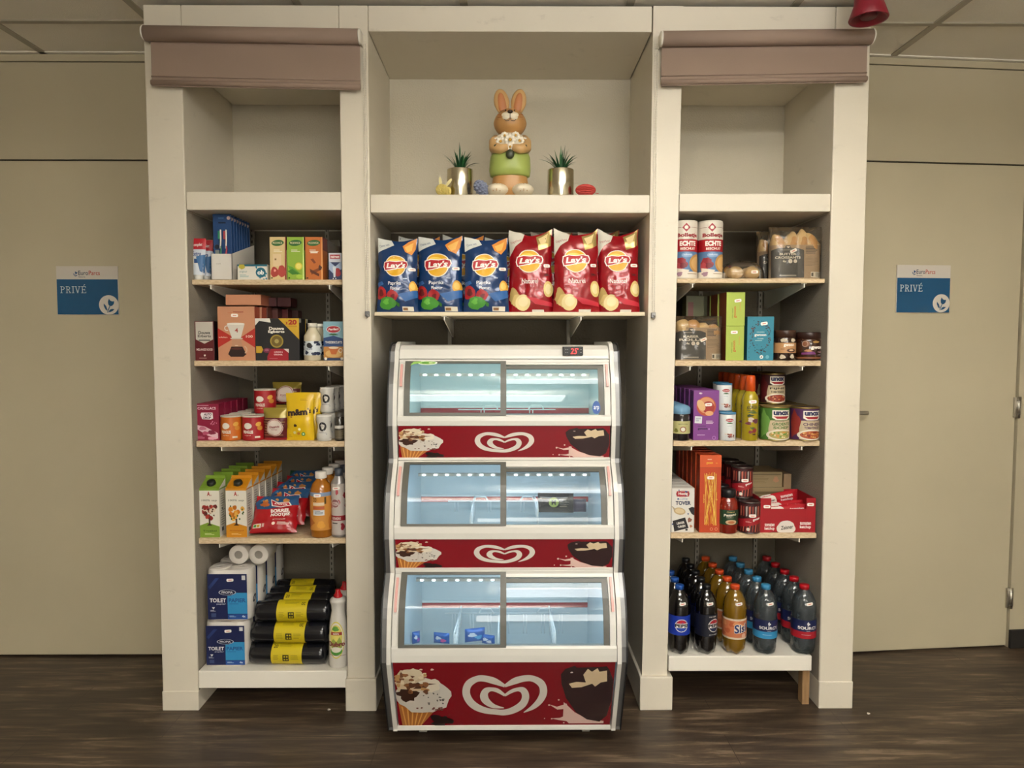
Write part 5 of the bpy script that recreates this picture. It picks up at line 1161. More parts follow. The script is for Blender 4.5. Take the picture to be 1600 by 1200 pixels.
# ---------------------------------------------------------------- LEFT BAY, shelf 4: cartons, bags, bottles
def gable(name, lab, px0, px1, pt, pb, Y, c1, fruit, grp, dep=.062):
    pm = 800; x0 = PX(px0, pm, Y); x1 = PX(px1, pm, Y); w = x1-x0; zs = Z['L4']; h = PZ(pt, Y)-zs; hs = PZ(pt, Y)-zs
    t = thing(name, lab, 'juice carton', ((x0+x1)/2, Y, zs), 0, grp)
    m = M(c1, .4); wh = M('ddd8ca', .4); hh = hs; top = hh+.030; b = MB()
    vs = [(-w/2, 0, 0), (w/2, 0, 0), (w/2, dep, 0), (-w/2, dep, 0), (-w/2, 0, hh), (w/2, 0, hh), (w/2, dep, top), (-w/2, dep, top)]
    b.add(vs, [(0, 3, 2, 1), (0, 1, 5, 4), (3, 7, 6, 2), (0, 4, 7, 3)], wh); b.add(vs, [(1, 2, 6, 5)], wh); b.add(vs, [(4, 5, 6, 7)], m)
    A = Art(w, hh); A.rect(0, .88, 1, 1, c1); A.poly([(0, .76), (.4, .70), (1, .78), (1, 1), (0, 1)], c1); A.rect(0, 0, 1, .04, c1); A.text('A', .40, .06, .55, .15, 'a01f1c', .04); A.text('G', .56, .12, .62, .15, 'a01f1c', .02)
    A.text('100% sap', .12, .22, .88, .27, '3d4a3a', .0, .05); r = random.Random(7 if fruit[0] == 'r' else 8)
    cols = ('8f2320', 'a8362c', '6d1c1a', 'd8c8b0') if fruit[0] == 'r' else ('d07c18', 'e09a30', 'b8680f', 'e0a848')
    for k in range(16): A.blob(.20+.6*r.random(), .36+.26*r.random(), .10, .05, cols[k % 4], .15, k, 12)
    for k in range(10): A.blob(.12+.76*r.random(), .34+.3*r.random(), .04, .02, '3c5a24' if fruit[0] != 'r' else '4c2418', .3, k, 8)
    A.rect(.46, .62, .54, .76, '3a2416'); A.poly([(.36, .76), (.64, .76), (.5, .71)], '3a2416'); A.text('Troebel' if fruit[0] == 'r' else 'Sinaasappel', .16, .85, .84, .885, '22421c' if fruit[0] == 'r' else 'a04a10', .01); A.lines(.25, .92, .75, .96, 2, 'd8e0a8' if fruit[0] == 'r' else 'f0c880')
    b.art(A, boxmap(w, hh, 0)); A = Art(dep, hh); A.lines(.2, .12, .85, .80, 14, '9a968a', .4, 3); A.rect(0, 0, 1, .03, c1); A.rect(.35, .42, .5, .45, '3a3a34'); A.rect(.3, .82, .6, .90, '4a4a44'); b.art(A, boxmap(dep, hh, 0, x0=w/2, side='right'))
    b.build('carton', t)
    T = Matrix.Translation((0, dep*.42, hh+.0125)) @ Matrix.Rotation(math.atan2(.030, dep), 4, 'X')
    c = MB(); c.lathe([(0, .0), (.016, 0), (.017, .002), (.0155, .013), (.013, .015), (0, .015)], M('20241c', .4), 20, T=T); c.build('cap', t)
    f = MB(); f.box(-w/2, w/2, dep-.001, dep+.002, top-.004, top+.010, m); f.build('top_seam', t)
    return t
t = gable('juice_carton', '', 311.5, 343, 763, 839, .050, '7a9a32', 'red', 'green juice cartons'); row(t, 5, .072, 'green and white apple juice carton, {} of its row', 'green juice cartons', dx=.002)
t = gable('juice_carton', '', 353, 385.5, 763, 838, .050, 'c98618', 'orange', 'orange juice cartons'); row(t, 6, .067, 'orange and white orange-juice carton, {} of its row', 'orange juice cartons', dx=.002)
M_NR = M('a5131c', .28, coat=.4)
def art_nut(A):
    A.poly([(0, .18), (.22, .0), (1, .0), (1, .26), (.62, .34), (.3, .42), (.06, .38)], '24507c'); A.blob(.25, .25, .10, .10, 'b8622a', .3, 2); A.blob(.72, .16, .08, .07, 'b87a3a', .3, 3); A.spots(.1, .08, .9, .3, 10, ['c08a48', '3f7ab0', '1a3a60'], (.02, .04), 4)
    A.poly([(.36, .12), (.55, .22), (.80, .20), (.86, .30), (.62, .36), (.42, .33)], 'e2dbd2'); A.poly([(.38, .15), (.55, .24), (.78, .22), (.82, .29), (.62, .335), (.44, .31)], 'b0182a'); A.text('Duyvis', .46, .235, .76, .30, 'efe6de', .03, .2, rot=-3)
    A.text('BORREL', .40, .40, .84, .505, 'eee4dc', .05, .1, rot=5); A.text('NOOTJES', .42, .52, .86, .63, 'eee4dc', .05, .1, rot=5); A.text('provencale', .48, .67, .76, .71, 'eee4dc', .01, rot=4)
    A.ell(.50, .80, .035, None, 'd8c8b8', 12); A.lines(.58, .76, .86, .84, 3, 'e0d0c4'); A.rect(.06, .80, .24, .90, 'd6cfc0'); A.rect(.08, .82, .14, .88, '3f8a3a'); A.rect(.15, .82, .21, .88, 'b88a24'); A.rect(.26, .80, .31, .88, 'c9a8a0')
for k, (px, Y, zz, tx, cl) in enumerate(((429, .085, .0, 'front one of the pile', M_NR), (445, .155, .02, 'second of the pile', M_NR), (457, .225, .045, 'third of the pile', M_NR), (466, .295, .065, 'fourth of the pile', M_NR), (473, .365, .085, 'rear one of the pile', M('1d4a34', .3, coat=.3)))):
    x = PX(px, 800, Y); bag('nut_bag', 'red and blue bag of coated nuts leaning back, ' + tx if k < 4 else 'dark green bag of coated nuts at the back of the pile', 'nut bag', x, Y-.02+.0*k, Z['L4']+zz*.55+.012+(.004 if k else 0), .165-.008*k, .150, .050, cl, art_nut, seed=60+k, ears=.03, crk=.007, rx=-.62, rz=math.radians((4, -5, 3, -3, 2)[k]), grp='bags of coated nuts', wide=.08, nu=22, nv=24, cu=16, cv=22, st=(.3, .28, -8) if k == 2 else None)
OJB = [(0, 0), (.92, 0), (1, .02), (1, .66), (.96, .74), (.78, .82), (.50, .87), (.42, .89), (.42, .92)]
def art_or(A):
    A.rect(0, 0, 1, 1, 'c98a3c'); A.rect(0, 0, 1, .10, '7c8fa8'); A.text('CO', .38, .14, .46, .24, '3a2a1c', .02); A.rect(.38, .26, .62, .34, 'd9c4a8'); A.rect(.38, .36, .62, .44, 'b85a34'); A.rect(.38, .46, .62, .60, 'c9cdd0'); A.lines(.42, .48, .6, .58, 3, '5a5a60')
    A.poly([(0, .55), (.3, .65), (.42, .80), (.2, 1), (0, 1)], 'a85f24'); A.blob(.55, .85, .08, .10, 'd99a3a', .2, 2); A.blob(.8, .8, .1, .2, 'b56c22', .2, 3); A.rect(.62, .12, .66, .3, '4a3a1a')
t = bottle('syrup_bottle', '', 'syrup bottle', 502, 34, 737, 833, 'L4', .070, OJB, M('a2631a', .2, coat=.7), [(.50, .90), (.52, .905), (.52, .99), (.48, 1), (0, 1)], M('ddd6cc', .35), art_or, labz=(.12, .70, 1.0), labspan=250, st=(.45, .34, 2, 1.03))
row(t, 4, .085, 'orange syrup bottle with white cap, {} of its row', 'orange syrup bottles', dx=.0045)
def art_rc(A):
    A.rect(0, 0, 1, 1, 'b9b0aa'); r = random.Random(6)
    for k in range(12): A.blob(r.random(), r.random()*.5+.02, .05, .06, ('8c1f2c', 'a8404a')[k % 2], .3, k, 10)
    A.ell(.42, .38, .14, None, '8a5a5c', 20); A.ring(.42, .38, .145, None, .08, 'd0c4bc', 22); A.text('ROZEN', .31, .35, .53, .42, 'dcd2ca', .02); A.rect(0, .62, 1, .72, '8c1a26'); A.text('GRENADINE', .3, .65, .6, .70, 'e0d4cc', .02); A.lines(.3, .76, .6, .8, 1, '2a2020'); A.blob(.2, .88, .06, .06, '8c1f2c', .3, 3); A.blob(.66, .84, .07, .07, '8c1f2c', .3, 4)
RCB = [(0, 0), (.93, 0), (1, .02), (1, .78), (.97, .80), (.6, .86), (.5, .90)]
t = bottle('syrup_can', '', 'syrup tin', 530, 24, 731, 832, 'L4', .066, RCB, M('9a9694', .3, .5), [(.50, .88), (.54, .885), (.54, .99), (0, 1)], M('3d4450', .4), art_rc, labz=(.04, .78, 1.0), labspan=230, st=(.42, .28, 8, 1.03))
row(t, 4, .075, 'silver and red grenadine tin beside the inner pillar, {}', 'grenadine tins', dx=.004)

# ---------------------------------------------------------------- LEFT BAY, bottom board
def paper_pack(lab, px0, px1, pt, z0, Y, dep=.10, lying=False):
    x0 = PX(px0, (pt+60), Y); x1 = PX(px1, pt+60, Y); w = x1-x0; h = (PZ(pt, Y)-z0) if not lying else w
    t = thing('toilet_paper_pack', lab, 'toilet paper', ((x0+x1)/2, Y, z0), 0, 'toilet paper packs'); wm = M('d8d3cb', .4, coat=.25)
    def outline(q, n=12):
        pts = []; r = w/4
        for cx, cy, a0 in ((-w/4, dep*.0+r, 180), (w/4, r, 270), (w/4, dep-r, 0), (-w/4, dep-r, 90)):
            for k in range(n+1):
                a = math.radians(a0+90*k/n); pts.append((cx+r*q*math.cos(a)*1.0, cy+r*q*math.sin(a)))
            if a0 == 180: pts += [(-.004, .0022+(1-q)*r), (.004, .0022+(1-q)*r)]
        return pts
    b = MB(); lv = [(0, .93), (.006, 1), (h*.48, 1), (h*.5, .975), (h*.52, 1), (h-.010, 1), (h-.002, .94)]; vs = []
    n = len(outline(1))
    for z, q in lv: vs += [(x, y, z) for x, y in outline(q)]
    fs = [(i*n+k, i*n+(k+1) % n, (i+1)*n+(k+1) % n, (i+1)*n+k) for i in range(len(lv)-1) for k in range(n)]
    b.add(vs, fs, wm, True); b.add([(x, y, .0) for x, y in outline(.93)], [tuple(range(n))[::-1]], wm); b.add([(x, y, h-.002) for x, y in outline(.94)], [tuple(range(n))], M('d2ccc4', .5))
    A = Art(w*.88, h); A.rect(0, .035, 1, .985, '16204e'); A.rect(.50, .49, 1, .87, '2f8ac0'); A.rect(.60, .43, 1, .50, '2f8ac0'); A.rect(.5, .88, 1, .985, '1f4a94'); A.ell(.5, .42, .22, .06, '101a3e', 24); A.ring(.5, .42, .22, .06, .1, 'b8bcc8', 26); A.text('PROPIA', .36, .395, .64, .445, 'dcdce4', .01)
    A.text('TOILET', .05, .545, .46, .63, 'e2e0e2', .03); A.text('PAPIER', .53, .545, .96, .63, '1e4f8c', .03); A.text('papier', .22, .65, .46, .685, 'b8bccc', .02); A.lines(.54, .66, .9, .68, 1, '1e4f8c'); A.lines(.54, .91, .72, .95, 2, 'a8c4e0'); A.text('4x', .86, .90, .95, .945, 'd8e0ec', .03)
    A.rect(.87, .07, .96, .16, 'd4d4d0'); A.poly([(.10, .73), (.18, .73), (.14, .78)], 'd8d8dc'); A.lines(.06, .79, .2, .83, 2, 'b8bcc8'); A.rect(.08, .86, .2, .94, '3a4a74'); A.poly([(.02, .30), (.2, .12), (.3, .12), (.06, .36)], '263a70')
    bm_ = lambda u, v, o: (-w*.44+w*.88*u, -.001-o, .004+(1-v)*(h-.012)); b.art(A, bm_, 6, 0, o0=.0004)
    A = Art(dep, h); A.ell(.45, .62, .18, .06, '14182c', 18, rot=40); A.ell(.45, .62, .1, .02, 'c8c8cc', 12, rot=40); b.art(A, boxmap(dep, h, 0, x0=w/2, side='right'), o0=.0006); b.build('wrapper', t)
    sticker(t, bm_, .58, .16, W=w*.88, H=h, rot=4)
    for sx in (-1, 1):
        for sy in (0, 1):
            c = MB(); cy = w/4 if not sy else dep-w/4; T = Matrix.Translation((sx*w/4, cy, h-.0015)); c.lathe([(.0, .0008), (w*.075, .0008), (w*.08, .003), (w*.20, .0045), (w*.225, .0)], M('c9c3bb', .6), 24, T=T)
            c.lathe([(0, .0014), (w*.078, .0014)], M('8d877f', .8), 20, T=T); c.build('paper_roll', t)
    return t, h
t1, h1 = paper_pack('', 319, 387, 971, Z['L5'], .035, .150 if False else .1015)
row(t1, 4, .104, 'navy and light blue toilet paper pack, {} of the bottom row', 'toilet paper packs', dx=.003)
t2, h2 = paper_pack('', 321, 391, 890, Z['L5']+h1+.005, .035, .1015)
row(t2, 4, .104, 'navy and light blue toilet paper pack, {} of the upper row', 'toilet paper packs', dx=.003)
zt_ = Z['L5']+h1+h2+.011
for k, px in enumerate((372, 403.5)):
    Y = .085; x = PX(px, 850, Y); b = MB(); r = .0375
    T = Matrix.Translation((0, 0, r)) @ Matrix.Rotation(-PI/2, 4, 'X')
    b.lathe([(.016, .0), (r*.96, 0), (r, .003), (r, .102), (r*.96, .105), (.016, .105), (.016, .0)], M('d4cec6', .6), 28, T=T); b.lathe([(.016, .004), (0, .004)], M('8d877f', .8), 20, T=T); tag(b.build('toilet_roll', None, (x, Y, zt_)), 'loose wrapped toilet roll lying on top of the packs, %s one' % ('left' if k == 0 else 'right'), 'toilet roll', 'loose toilet rolls')
M_BAGB = M('15161b', .22, coat=.4)
def bagroll(lab, px0, px1, pc, Y, zc, r, sd, lx=.5):
    x0 = PX(px0, pc, Y); x1 = PX(px1, pc, Y); w = x1-x0; t = thing('bin_bag_roll', lab, 'bin bag roll', ((x0+x1)/2, Y, zc), math.radians(random.Random(sd).uniform(-2, 2)), 'rolls of black bin bags')
    b = MB(); T = Matrix.Translation((0, 0, r)) @ Matrix.Rotation(PI/2, 4, 'Y'); n = 14; prof = [(r*.25, -w/2)]
    for i in range(n+1): prof.append((r*(1-.05*(abs(2*i/n-1)**6)), -w/2+.004+(w-.008)*i/n))
    prof.append((r*.25, w/2)); b.lathe(prof, M_BAGB, 28, T=T, mod=lambda q, z, a: (q*(1+.02*noise.noise(Vector((z*30, math.cos(a)*2, math.sin(a)*2+sd)))), z)); b.lathe([(r*.25, -w/2+.012), (0, -w/2+.012)], M_BLK, 14, T=T); b.lathe([(0, w/2-.012), (r*.25, w/2-.012)], M_BLK, 14, T=T)
    b.build('roll', t); lw = w*.40; A = Art(lw, PI*r*1.3); A.rect(0, 0, 1, 1, 'c9b416'); r_ = random.Random(sd); up = sd % 2
    A.text('20', .06 if up else .8, .16, .2 if up else .93, .26, '26240f', .02, rot=0 if up else 180); A.lines(.25, .14, .75, .24, 3, '77701e', .3, sd); A.rect(.38, .44, .58, .62, '26240f'); A.rect(.42, .47, .47, .51, 'c9b416'); A.rect(.50, .47, .55, .51, 'c9b416'); A.rect(.42, .55, .47, .59, 'c9b416'); A.rect(.50, .55, .55, .59, 'c9b416')
    A.lines(.08, .45, .3, .6, 4, '77701e', .3, sd+1); A.lines(.64, .45, .9, .6, 4, '77701e', .3, sd+2)
    for q in range(12): A.rect(.62+.02*q, .74, .62+.02*q+(.006 if q % 3 else .012), .88, '26240f')
    A.lines(.1, .74, .5, .88, 4, '77701e', .3, sd+3)
    def mp(u, v, o):
        a = math.radians(150-v*234*.9-5); R = r*1.012+o; return (-lw*lx+lw*u, -R*math.cos(math.radians(-60+200*(1-v)-40)), r+R*math.sin(math.radians(-60+200*(1-v)-40)))
    l = MB(); l.art(A, mp, 0, 24, o0=.0006); l.build('paper_band', t); return t
zb = Z['L5']; rr_ = .0400
specs = [(393, 512, 1026, .065, 0, 'lowest roll at the front', 3), (395, 514, 992, .070, 1, 'middle roll of the front stack', 4), (402, 518, 960, .075, 2, 'top roll of the front stack', 6),
         (416, 520, 945, .157, 2, 'top roll of the second stack', 9), (424, 522, 935, .239, 2, 'top roll of the third stack', 10), (434, 524, 926, .321, 2, 'top roll of the rearmost stack', 11),
         (405, 514, 1000, .156, 0, 'lowest roll of the second stack', 12), (405, 514, 985, .157, 1, 'middle roll of the second stack', 13)]
for (a, c, pc, Y, lvl, tx, sd) in specs:
    bagroll('roll of black bin bags with yellow paper band, ' + tx, a, c, pc, Y, zb + lvl*(2*rr_+.0012), rr_, sd, lx=(.5, .45, .62)[sd % 3])
for Y in (.239, .321):
    for lvl in (0, 1): bagroll('roll of black bin bags hidden low in the %s stack, %s layer' % ('third' if Y < .3 else 'rearmost', ('bottom', 'middle')[lvl]), 424, 522, 960, Y, zb+lvl*(2*rr_+.0012), rr_, 20+lvl, .5)
DUB = [(0, 0), (.94, 0), (1, .015), (1, .40), (.90, .58), (.68, .72), (.72, .80), (.84, .835), (.86, .86), (.70, .885), (.42, .90)]
def art_dub(A):
    A.ell(.48, .48, .34, .46, 'd8c94a', 30); A.ell(.48, .48, .31, .43, 'e3ddd0', 28); A.ell(.48, .40, .26, .30, 'd9cc6a', 24); A.blob(.46, .20, .14, .06, '5f9a3c', .2, 2); A.rect(.26, .28, .72, .355, 'a0302a'); A.text('extra', .36, .295, .60, .34, 'e8dcd0', .02)
    A.poly([(.22, .58), (.38, .44), (.5, .52), (.62, .40), (.76, .60), (.7, .68), (.3, .68)], '9aa84a'); A.text('Dubro', .14, .52, .84, .64, '7a1f34', .05); A.ell(.48, .76, .24, .10, '4f9a3a', 22); A.ell(.48, .72, .20, .07, 'e3ddd0', 20); A.rect(.12, .86, .86, .868, '7a1f34', rot=-3)
t = bottle('dish_soap_bottle', '', 'dish soap', 529, 30, 921, 1042, 'L5', .050, DUB, M('d6d2ca', .3, coat=.4), [(.44, .895), (.46, .90), (.46, .925), (.34, .935), (.24, .97), (.26, .995), (0, 1)], M('b5121c', .3), art_dub, labz=(.10, .62, lambda q: 1.0 if q < .40 else 1-.10*(q-.40)/.18), labspan=150)
row(t, 3, .085, 'white dish soap bottle with red cap by the inner pillar, {}', 'dish soap bottles', dx=.006)
# ================================================================== RIGHT BAY, shelf 1
def art_rusk(A):
    A.rect(0, 0, 1, .30, 'd4ccbf'); A.poly([(.36, .10), (.46, .02), (.56, .10), (.46, .18)], '9c2030'); A.ell(.46, .10, .045, None, 'e0d4c8', 12); A.rect(.1, .095, .34, .102, '8a6a58'); A.rect(.58, .095, .85, .102, '8a6a58'); A.text('Bolletje', .22, .20, .78, .29, '8c1c24', .05, .0)
    A.rect(0, .31, 1, .53, 'a3121c'); A.text('ECHTE', .30, .34, .72, .43, 'efe6dc', .05); A.text('BESCHUIT', .32, .455, .70, .50, 'efe0d4', .03); A.rect(0, .53, 1, .89, '5478a0'); A.text('volkoren', .40, .57, .60, .60, 'cfdbe6'); A.ell(.49, .59, .14, .045, '7d9cc0', 18)
    A.text('volkoren', .40, .57, .60, .60, 'dfe6ee'); A.ell(.78, .74, .24, .17, 'b98a4a', 22); A.ell(.78, .74, .19, .13, 'cda468', 20); A.blob(.34, .73, .16, .09, '8f2a34', .2, 2); A.blob(.28, .80, .12, .07, 'a8404a', .2, 3); A.blob(.40, .78, .09, .05, '74202c', .2, 4); A.poly([(.2, .82), (.55, .86), (.45, .95), (.22, .94)], 'd8cfc0'); A.rect(0, .89, 1, 1, 'd8d0c2'); A.lines(.5, .92, .9, .95, 1, '9a8a70'); A.blob(.3, .93, .08, .04, '9a7a8a', .3, 5)
t = can('rusk_roll', '', 'rusk roll', 1109.5, 38, 345, 433, 'R1', .092, art_rusk, M('cfc8bc', .5), body='cfc8bc', span=190, rimr=.97)
row(t, 3, .108, 'red, white and blue rusk roll, {} of the fully visible row', 'rolls of rusks')
t = can('rusk_roll', '', 'rusk roll', 1070, 38, 345, 433, 'R1', .092, art_rusk, M('cfc8bc', .5), body='cfc8bc', span=190, rimr=.97)
row(t, 3, .108, 'rusk roll half hidden by the inner pillar, {}', 'rolls of rusks')
# bag of round rolls
M_BUN = paint('bread_crust', 'c9aa76', .6, .2, 0, 60); M_BUN2 = paint('baked_crust', 'b98a52', .6, .2, 0, 60); M_PAPER = M('9d8468', .6)
def loose_wrap(w, d, h, sd, topfn=None):
    b = MB()
    def f(u, v):
        a = 2*PI*u; c = math.cos(a); s = math.sin(a); q = math.sin(min(1, v*1.02)*PI*.5)**.5 if v < 1 else 1
        R = 1-.0*v; hh = h*(1-v)*(1+.12*noise.noise(Vector((c*2, s*2, sd))))
        k = (1-(1-v)**4)**.5 if v > 0 else 0
        return (w/2*(abs(c)**.6)*(1 if c > 0 else -1)*k, d/2*(abs(s)**.6)*(1 if s > 0 else -1)*k + d/2, hh + .004*noise.noise(Vector((c*5, s*5, v*6+sd))))
    b.grid(f, 32, 14, M_WRAP, flip=True); return b
Y = .055; x0, x1 = PX(1132, 420, Y), PX(1200, 420, Y); t = thing('bread_roll_bag', 'clear bag with pale round bread rolls between the rusks and croissants', 'bread', ((x0+x1)/2, Y, Z['R1'])); r = .0265
for sx, dy in ((-.030, .035), (.034, .035), (-.026, .10), (.036, .10)):
    b = MB(); b.ball((sx, dy, r), (.029, .029, r-.001), M_BUN, 20); b.build('bread_roll', t)
wr = loose_wrap(x1-x0-.002, .14, PZ(405, Y)-Z['R1'], 3); wr.build('clear_bag', t); sticker(t, boxmap(x1-x0, .06, .006), .70, .55, W=x1-x0, H=.06)
def art_crs(A, name_='BUTTER', n2='CROISSANTS'):
    bk = '201f20'; A.rect(.0, .0, 1, 1, M_PAPER)
    A.poly([(.02, .16), (.12, .10), (.26, .09), (.28, .02), (.36, .02), (.38, .09), (.52, .10), (.63, .16), (.63, .97), (.02, .97)], bk); A.poly([(.29, .05), (.36, .05), (.325, .10)], 'd8d0c0'); A.lines(.16, .15, .5, .17, 1, 'b8b0a0')
    A.text(name_, .16, .24, .48, .31, 'dad2c2', .02); A.text(n2, .08, .34, .56, .41, 'dad2c2', .02); A.text('4x', .22, .45, .29, .52, 'dad2c2', .02); A.ell(.365, .485, .035, None, 'c8bfb0', 14); A.ell(.46, .485, .035, None, 'c8bfb0', 14); A.ring(.365, .485, .04, None, .2, 'e0d8c8', 14)
    A.lines(.08, .58, .56, .84, 5, '3a3936', .15); A.rect(.16, .89, .48, .93, '8a857c'); A.lines(.66, .06, .96, .28, 5, '3a3128', .5, 4); A.lines(.66, .36, .92, .64, 7, '6d5c48', .3, 5)
    A.rect(.80, .80, .98, .97, 'd0c8b8')
    for q in range(10): A.rect(.86+.011*q, .82, .86+.011*q+(.004 if q % 3 else .007), .95, '26221c')
    A.rect(.76, .80, .82, .96, 'd0c8b8'); A.rect(.77, .83, .81, .93, '3a342c')
def bread_pack(lab, px0, px1, pt, psplit, zk, Y, names, stk, rz=0, lean=-.10):
    x0 = PX(px0, pt+60, Y); x1 = PX(px1, pt+60, Y); w = x1-x0; h = PZ(pt, Y)-Z[zk]; hs = PZ(psplit, Y)-Z[zk]; t = thing('bread_pack', lab, 'bread', ((x0+x1)/2, Y, Z[zk]), rz)
    def f(u, v, s, o=0, H=hs, D=.032):
        a = 2*u-1; th = D*(max(0, 1-abs(a)**5)**.5)*(.8+.2*v); return (a*w/2*.97, s*(th+o)+.034-(1-v)*0, H*(1-v)+.001)
    b = MB(); b.grid(lambda u, v: f(u, v, -1), 24, 10, M_PAPER); b.grid(lambda u, v: f(u, v, 1), 24, 10, M_PAPER, flip=True); A = Art(w, hs); art_crs(A, *names); b.art(A, lambda u, v, o: f(u, v, -1, o), 20, 0, o0=.0006, step=.0002)
    b.build('paper_sleeve', t); n = 4; r_ = random.Random(int(px0))
    for k in range(n):
        xx = -w*.31 + w*.205*k; c = MB()
        if 'CROISSANTS' in names:
            rz_ = (-.35, .25, .1, -.3)[k]; T = Matrix.Translation((xx, .034, hs-.004)) @ Matrix.Rotation(rz_, 4, 'Y')
            c.ball((0, 0, 0), (.034, .024, (h-hs)*(.72, .86, .96, .80)[k]), M_BUN, 20, T=T, fn=lambda d: Vector((d.x*(1-.35*max(0, d.z)), d.y, d.z))*(1+.05*math.sin(d.z*9+d.x*3)))
            c.ball((.004, -.008, .004), (.020, .0185, (h-hs)*.62), M_BUN2, 14, T=T)
        else: c.ball((xx, .034, hs-.010+.010*math.sin(k*1.3+1)), (.034, .028, .036), M_BUN2 if k % 2 else M_BUN, 18, fn=lambda d: d*(1-.06*abs(math.sin(math.atan2(d.z, d.x)*2.5))))
        c.build('croissant' if 'CROISSANTS' in names else 'kaiser_roll', t)
    wr = MB(); g = lambda u, v, s: (lambda a: (a*w/2, s*(.0345*max(.02, (1-abs(a)**6))**.5*(min(1, (v*5))**.5)) + .034 + .003*noise.noise(Vector((a*4, v*5, s+px0))), h*(1-v)+.0015))(2*u-1)
    wr.grid(lambda u, v: g(u, v, -1), 22, 16, M_WRAP); wr.grid(lambda u, v: g(u, v, 1), 22, 16, M_WRAP, flip=True); wr.build('clear_wrapper', t)
    sticker(t, lambda u, v, o: f(u, v, -1, o), stk[0], stk[1], W=w, H=hs, rot=stk[2], cu=20); return t
bread_pack('croissant pack with black label standing at the outer right of the top shelf', 1205, 1288, 353, 382, 'R1', .040, ('BUTTER', 'CROISSANTS'), (.42, .18, 25), rz=-.03)
bread_pack('croissant pack standing behind the front croissant pack', 1186, 1266, 360, 392, 'R1', .150, ('BUTTER', 'CROISSANTS'), (.5, .2, 0))
# ---------------------------------------------------------------- RIGHT BAY, shelf 2
bread_pack('kaiser roll pack with black label next to the inner pillar', 1055, 1132, 494, 512, 'R2', .042, ('KAISER', 'ROLLS'), (.58, .37, 22), rz=.03)
bread_pack('kaiser roll pack standing behind the front kaiser roll pack', 1060, 1126, 500, 520, 'R2', .125, ('KAISER', 'ROLLS'), (.4, .2, 0))
GR = 'a3b54a'
def art_grn(A): A.text('gwoon', .44, .40, .56, .76, 'c0682a', .03, rot=90) if False else A.text('gwoon', .18, .55, .80, .63, 'c0682a', .03, rot=90); A.text('mini toast', .05, .60, .60, .64, '5a6a24', 0, rot=90); A.lines(.72, .3, .76, .85, 1, 'c98a4a')
o = bx('toast_box', 'lime green cracker box, lower one of the front stack of two', 'box', 1134, 1162.5, 509.5, 'R2', .048, .09, GR, art_grn, side=lambda A: A.rect(0, 0, 1, 1, '7a3a20'), sidew='left', grp='lime green cracker boxes', st=(.44, .18, 2))
zt_ = o.location.z+o['h']+.0006
o2 = bx('toast_box', 'lime green cracker box, upper one of the front stack of two', 'box', 1135, 1164, 456.5, None, .050, .09, GR, art_grn, side=lambda A: A.rect(0, 0, 1, 1, '7a3a20'), sidew='left', grp='lime green cracker boxes', st=(.60, .25, 8), z0=zt_)
for k, (dx, dy) in enumerate(((-.004, .10), (-.006, .20))):
    dup(o, (o.location.x+dx, o.location.y+dy, o.location.z), 'lime green cracker box, lower one of the %s stack' % ('second' if k == 0 else 'third')); dup(o2, (o2.location.x+dx, o2.location.y+dy, o2.location.z), 'lime green cracker box, upper one of the %s stack' % ('second' if k == 0 else 'third'))
for k in range(3):
    Yk = .215+.07*k; bx('olive_carton', 'dark olive carton in the shade behind the kaiser rolls, %s' % ORD[k], 'box', 1072+10*k, 1100+8*k, 462, 'R2', Yk, .065, '4a4a22', lambda A: A.rect(.1, .1, .4, .9, '5a2418'), grp='dark olive cartons')
def art_teal(A):
    r = random.Random(9)
    for k in range(110):
        a = r.uniform(0, 2*PI); q = r.uniform(.82, 1.12); A.blob(.5+.36*q*math.cos(a), .47+.34*q*math.sin(a), r.uniform(.015, .035), r.uniform(.008, .016), ('1a2a34', '5a3a34', '3a2a2c', '16505e')[k % 4], .5, k, 7)
    for k in range(16): A.blob(r.random()*.9+.05, r.random()*.9+.05, .02, .008, '1a3a48', .5, k, 7)
    A.text('gwoon', .27, .40, .72, .46, 'e0e2dc', .04); A.text('KRUIDEN', .36, .34, .64, .365, 'b8d0d0', .01); A.text('THEE', .38, .49, .62, .515, 'b8d0d0', .01); A.lines(.3, .54, .7, .56, 1, 'b8d0d0'); A.ell(.55, .92, .07, None, 'd9dcd8', 16); A.poly([(.52, .93), (.55, .90), (.58, .91), (.55, .94)], '1a2a34'); A.ell(.77, .92, .07, None, '5fa3b8', 16)
o = bx('tea_box', '', 'tea box', 1167.5, 1209, 494.5, 'R2', .046, .065, '2a7f96', art_teal, sidew='left', side=lambda A: A.rect(0, 0, 1, 1, '1c5a6c'), st=(.62, .16, 8)); row(o, 4, .07, 'teal herbal tea box with dark leaf wreath, {}', 'teal tea boxes')
JAR = [(0, 0), (.92, 0), (1, .04), (1, .70), (.94, .76), (.90, .78)]
JL = [(.96, .775), (.98, .78), (.98, .97), (.95, 1), (0, 1)]
def art_j1(A): A.rect(0, .22, 1, .70, 'b88a5c'); A.text('gwoon', .40, .28, .62, .42, 'efe6d8', .04); A.ell(.56, .58, .10, .09, '4a2416', 16); A.ell(.56, .57, .05, .04, 'd8b890', 12); A.lines(.34, .5, .46, .56, 1, '5a3420'); A.blob(.38, .88, .06, .10, 'c9bba4', .2, 1); A.blob(.58, .86, .05, .10, 'c9bba4', .2, 2); A.blob(.40, .10, .07, .08, 'c9bba4', .2, 3); A.blob(.6, .10, .06, .08, 'c9bba4', .2, 4)
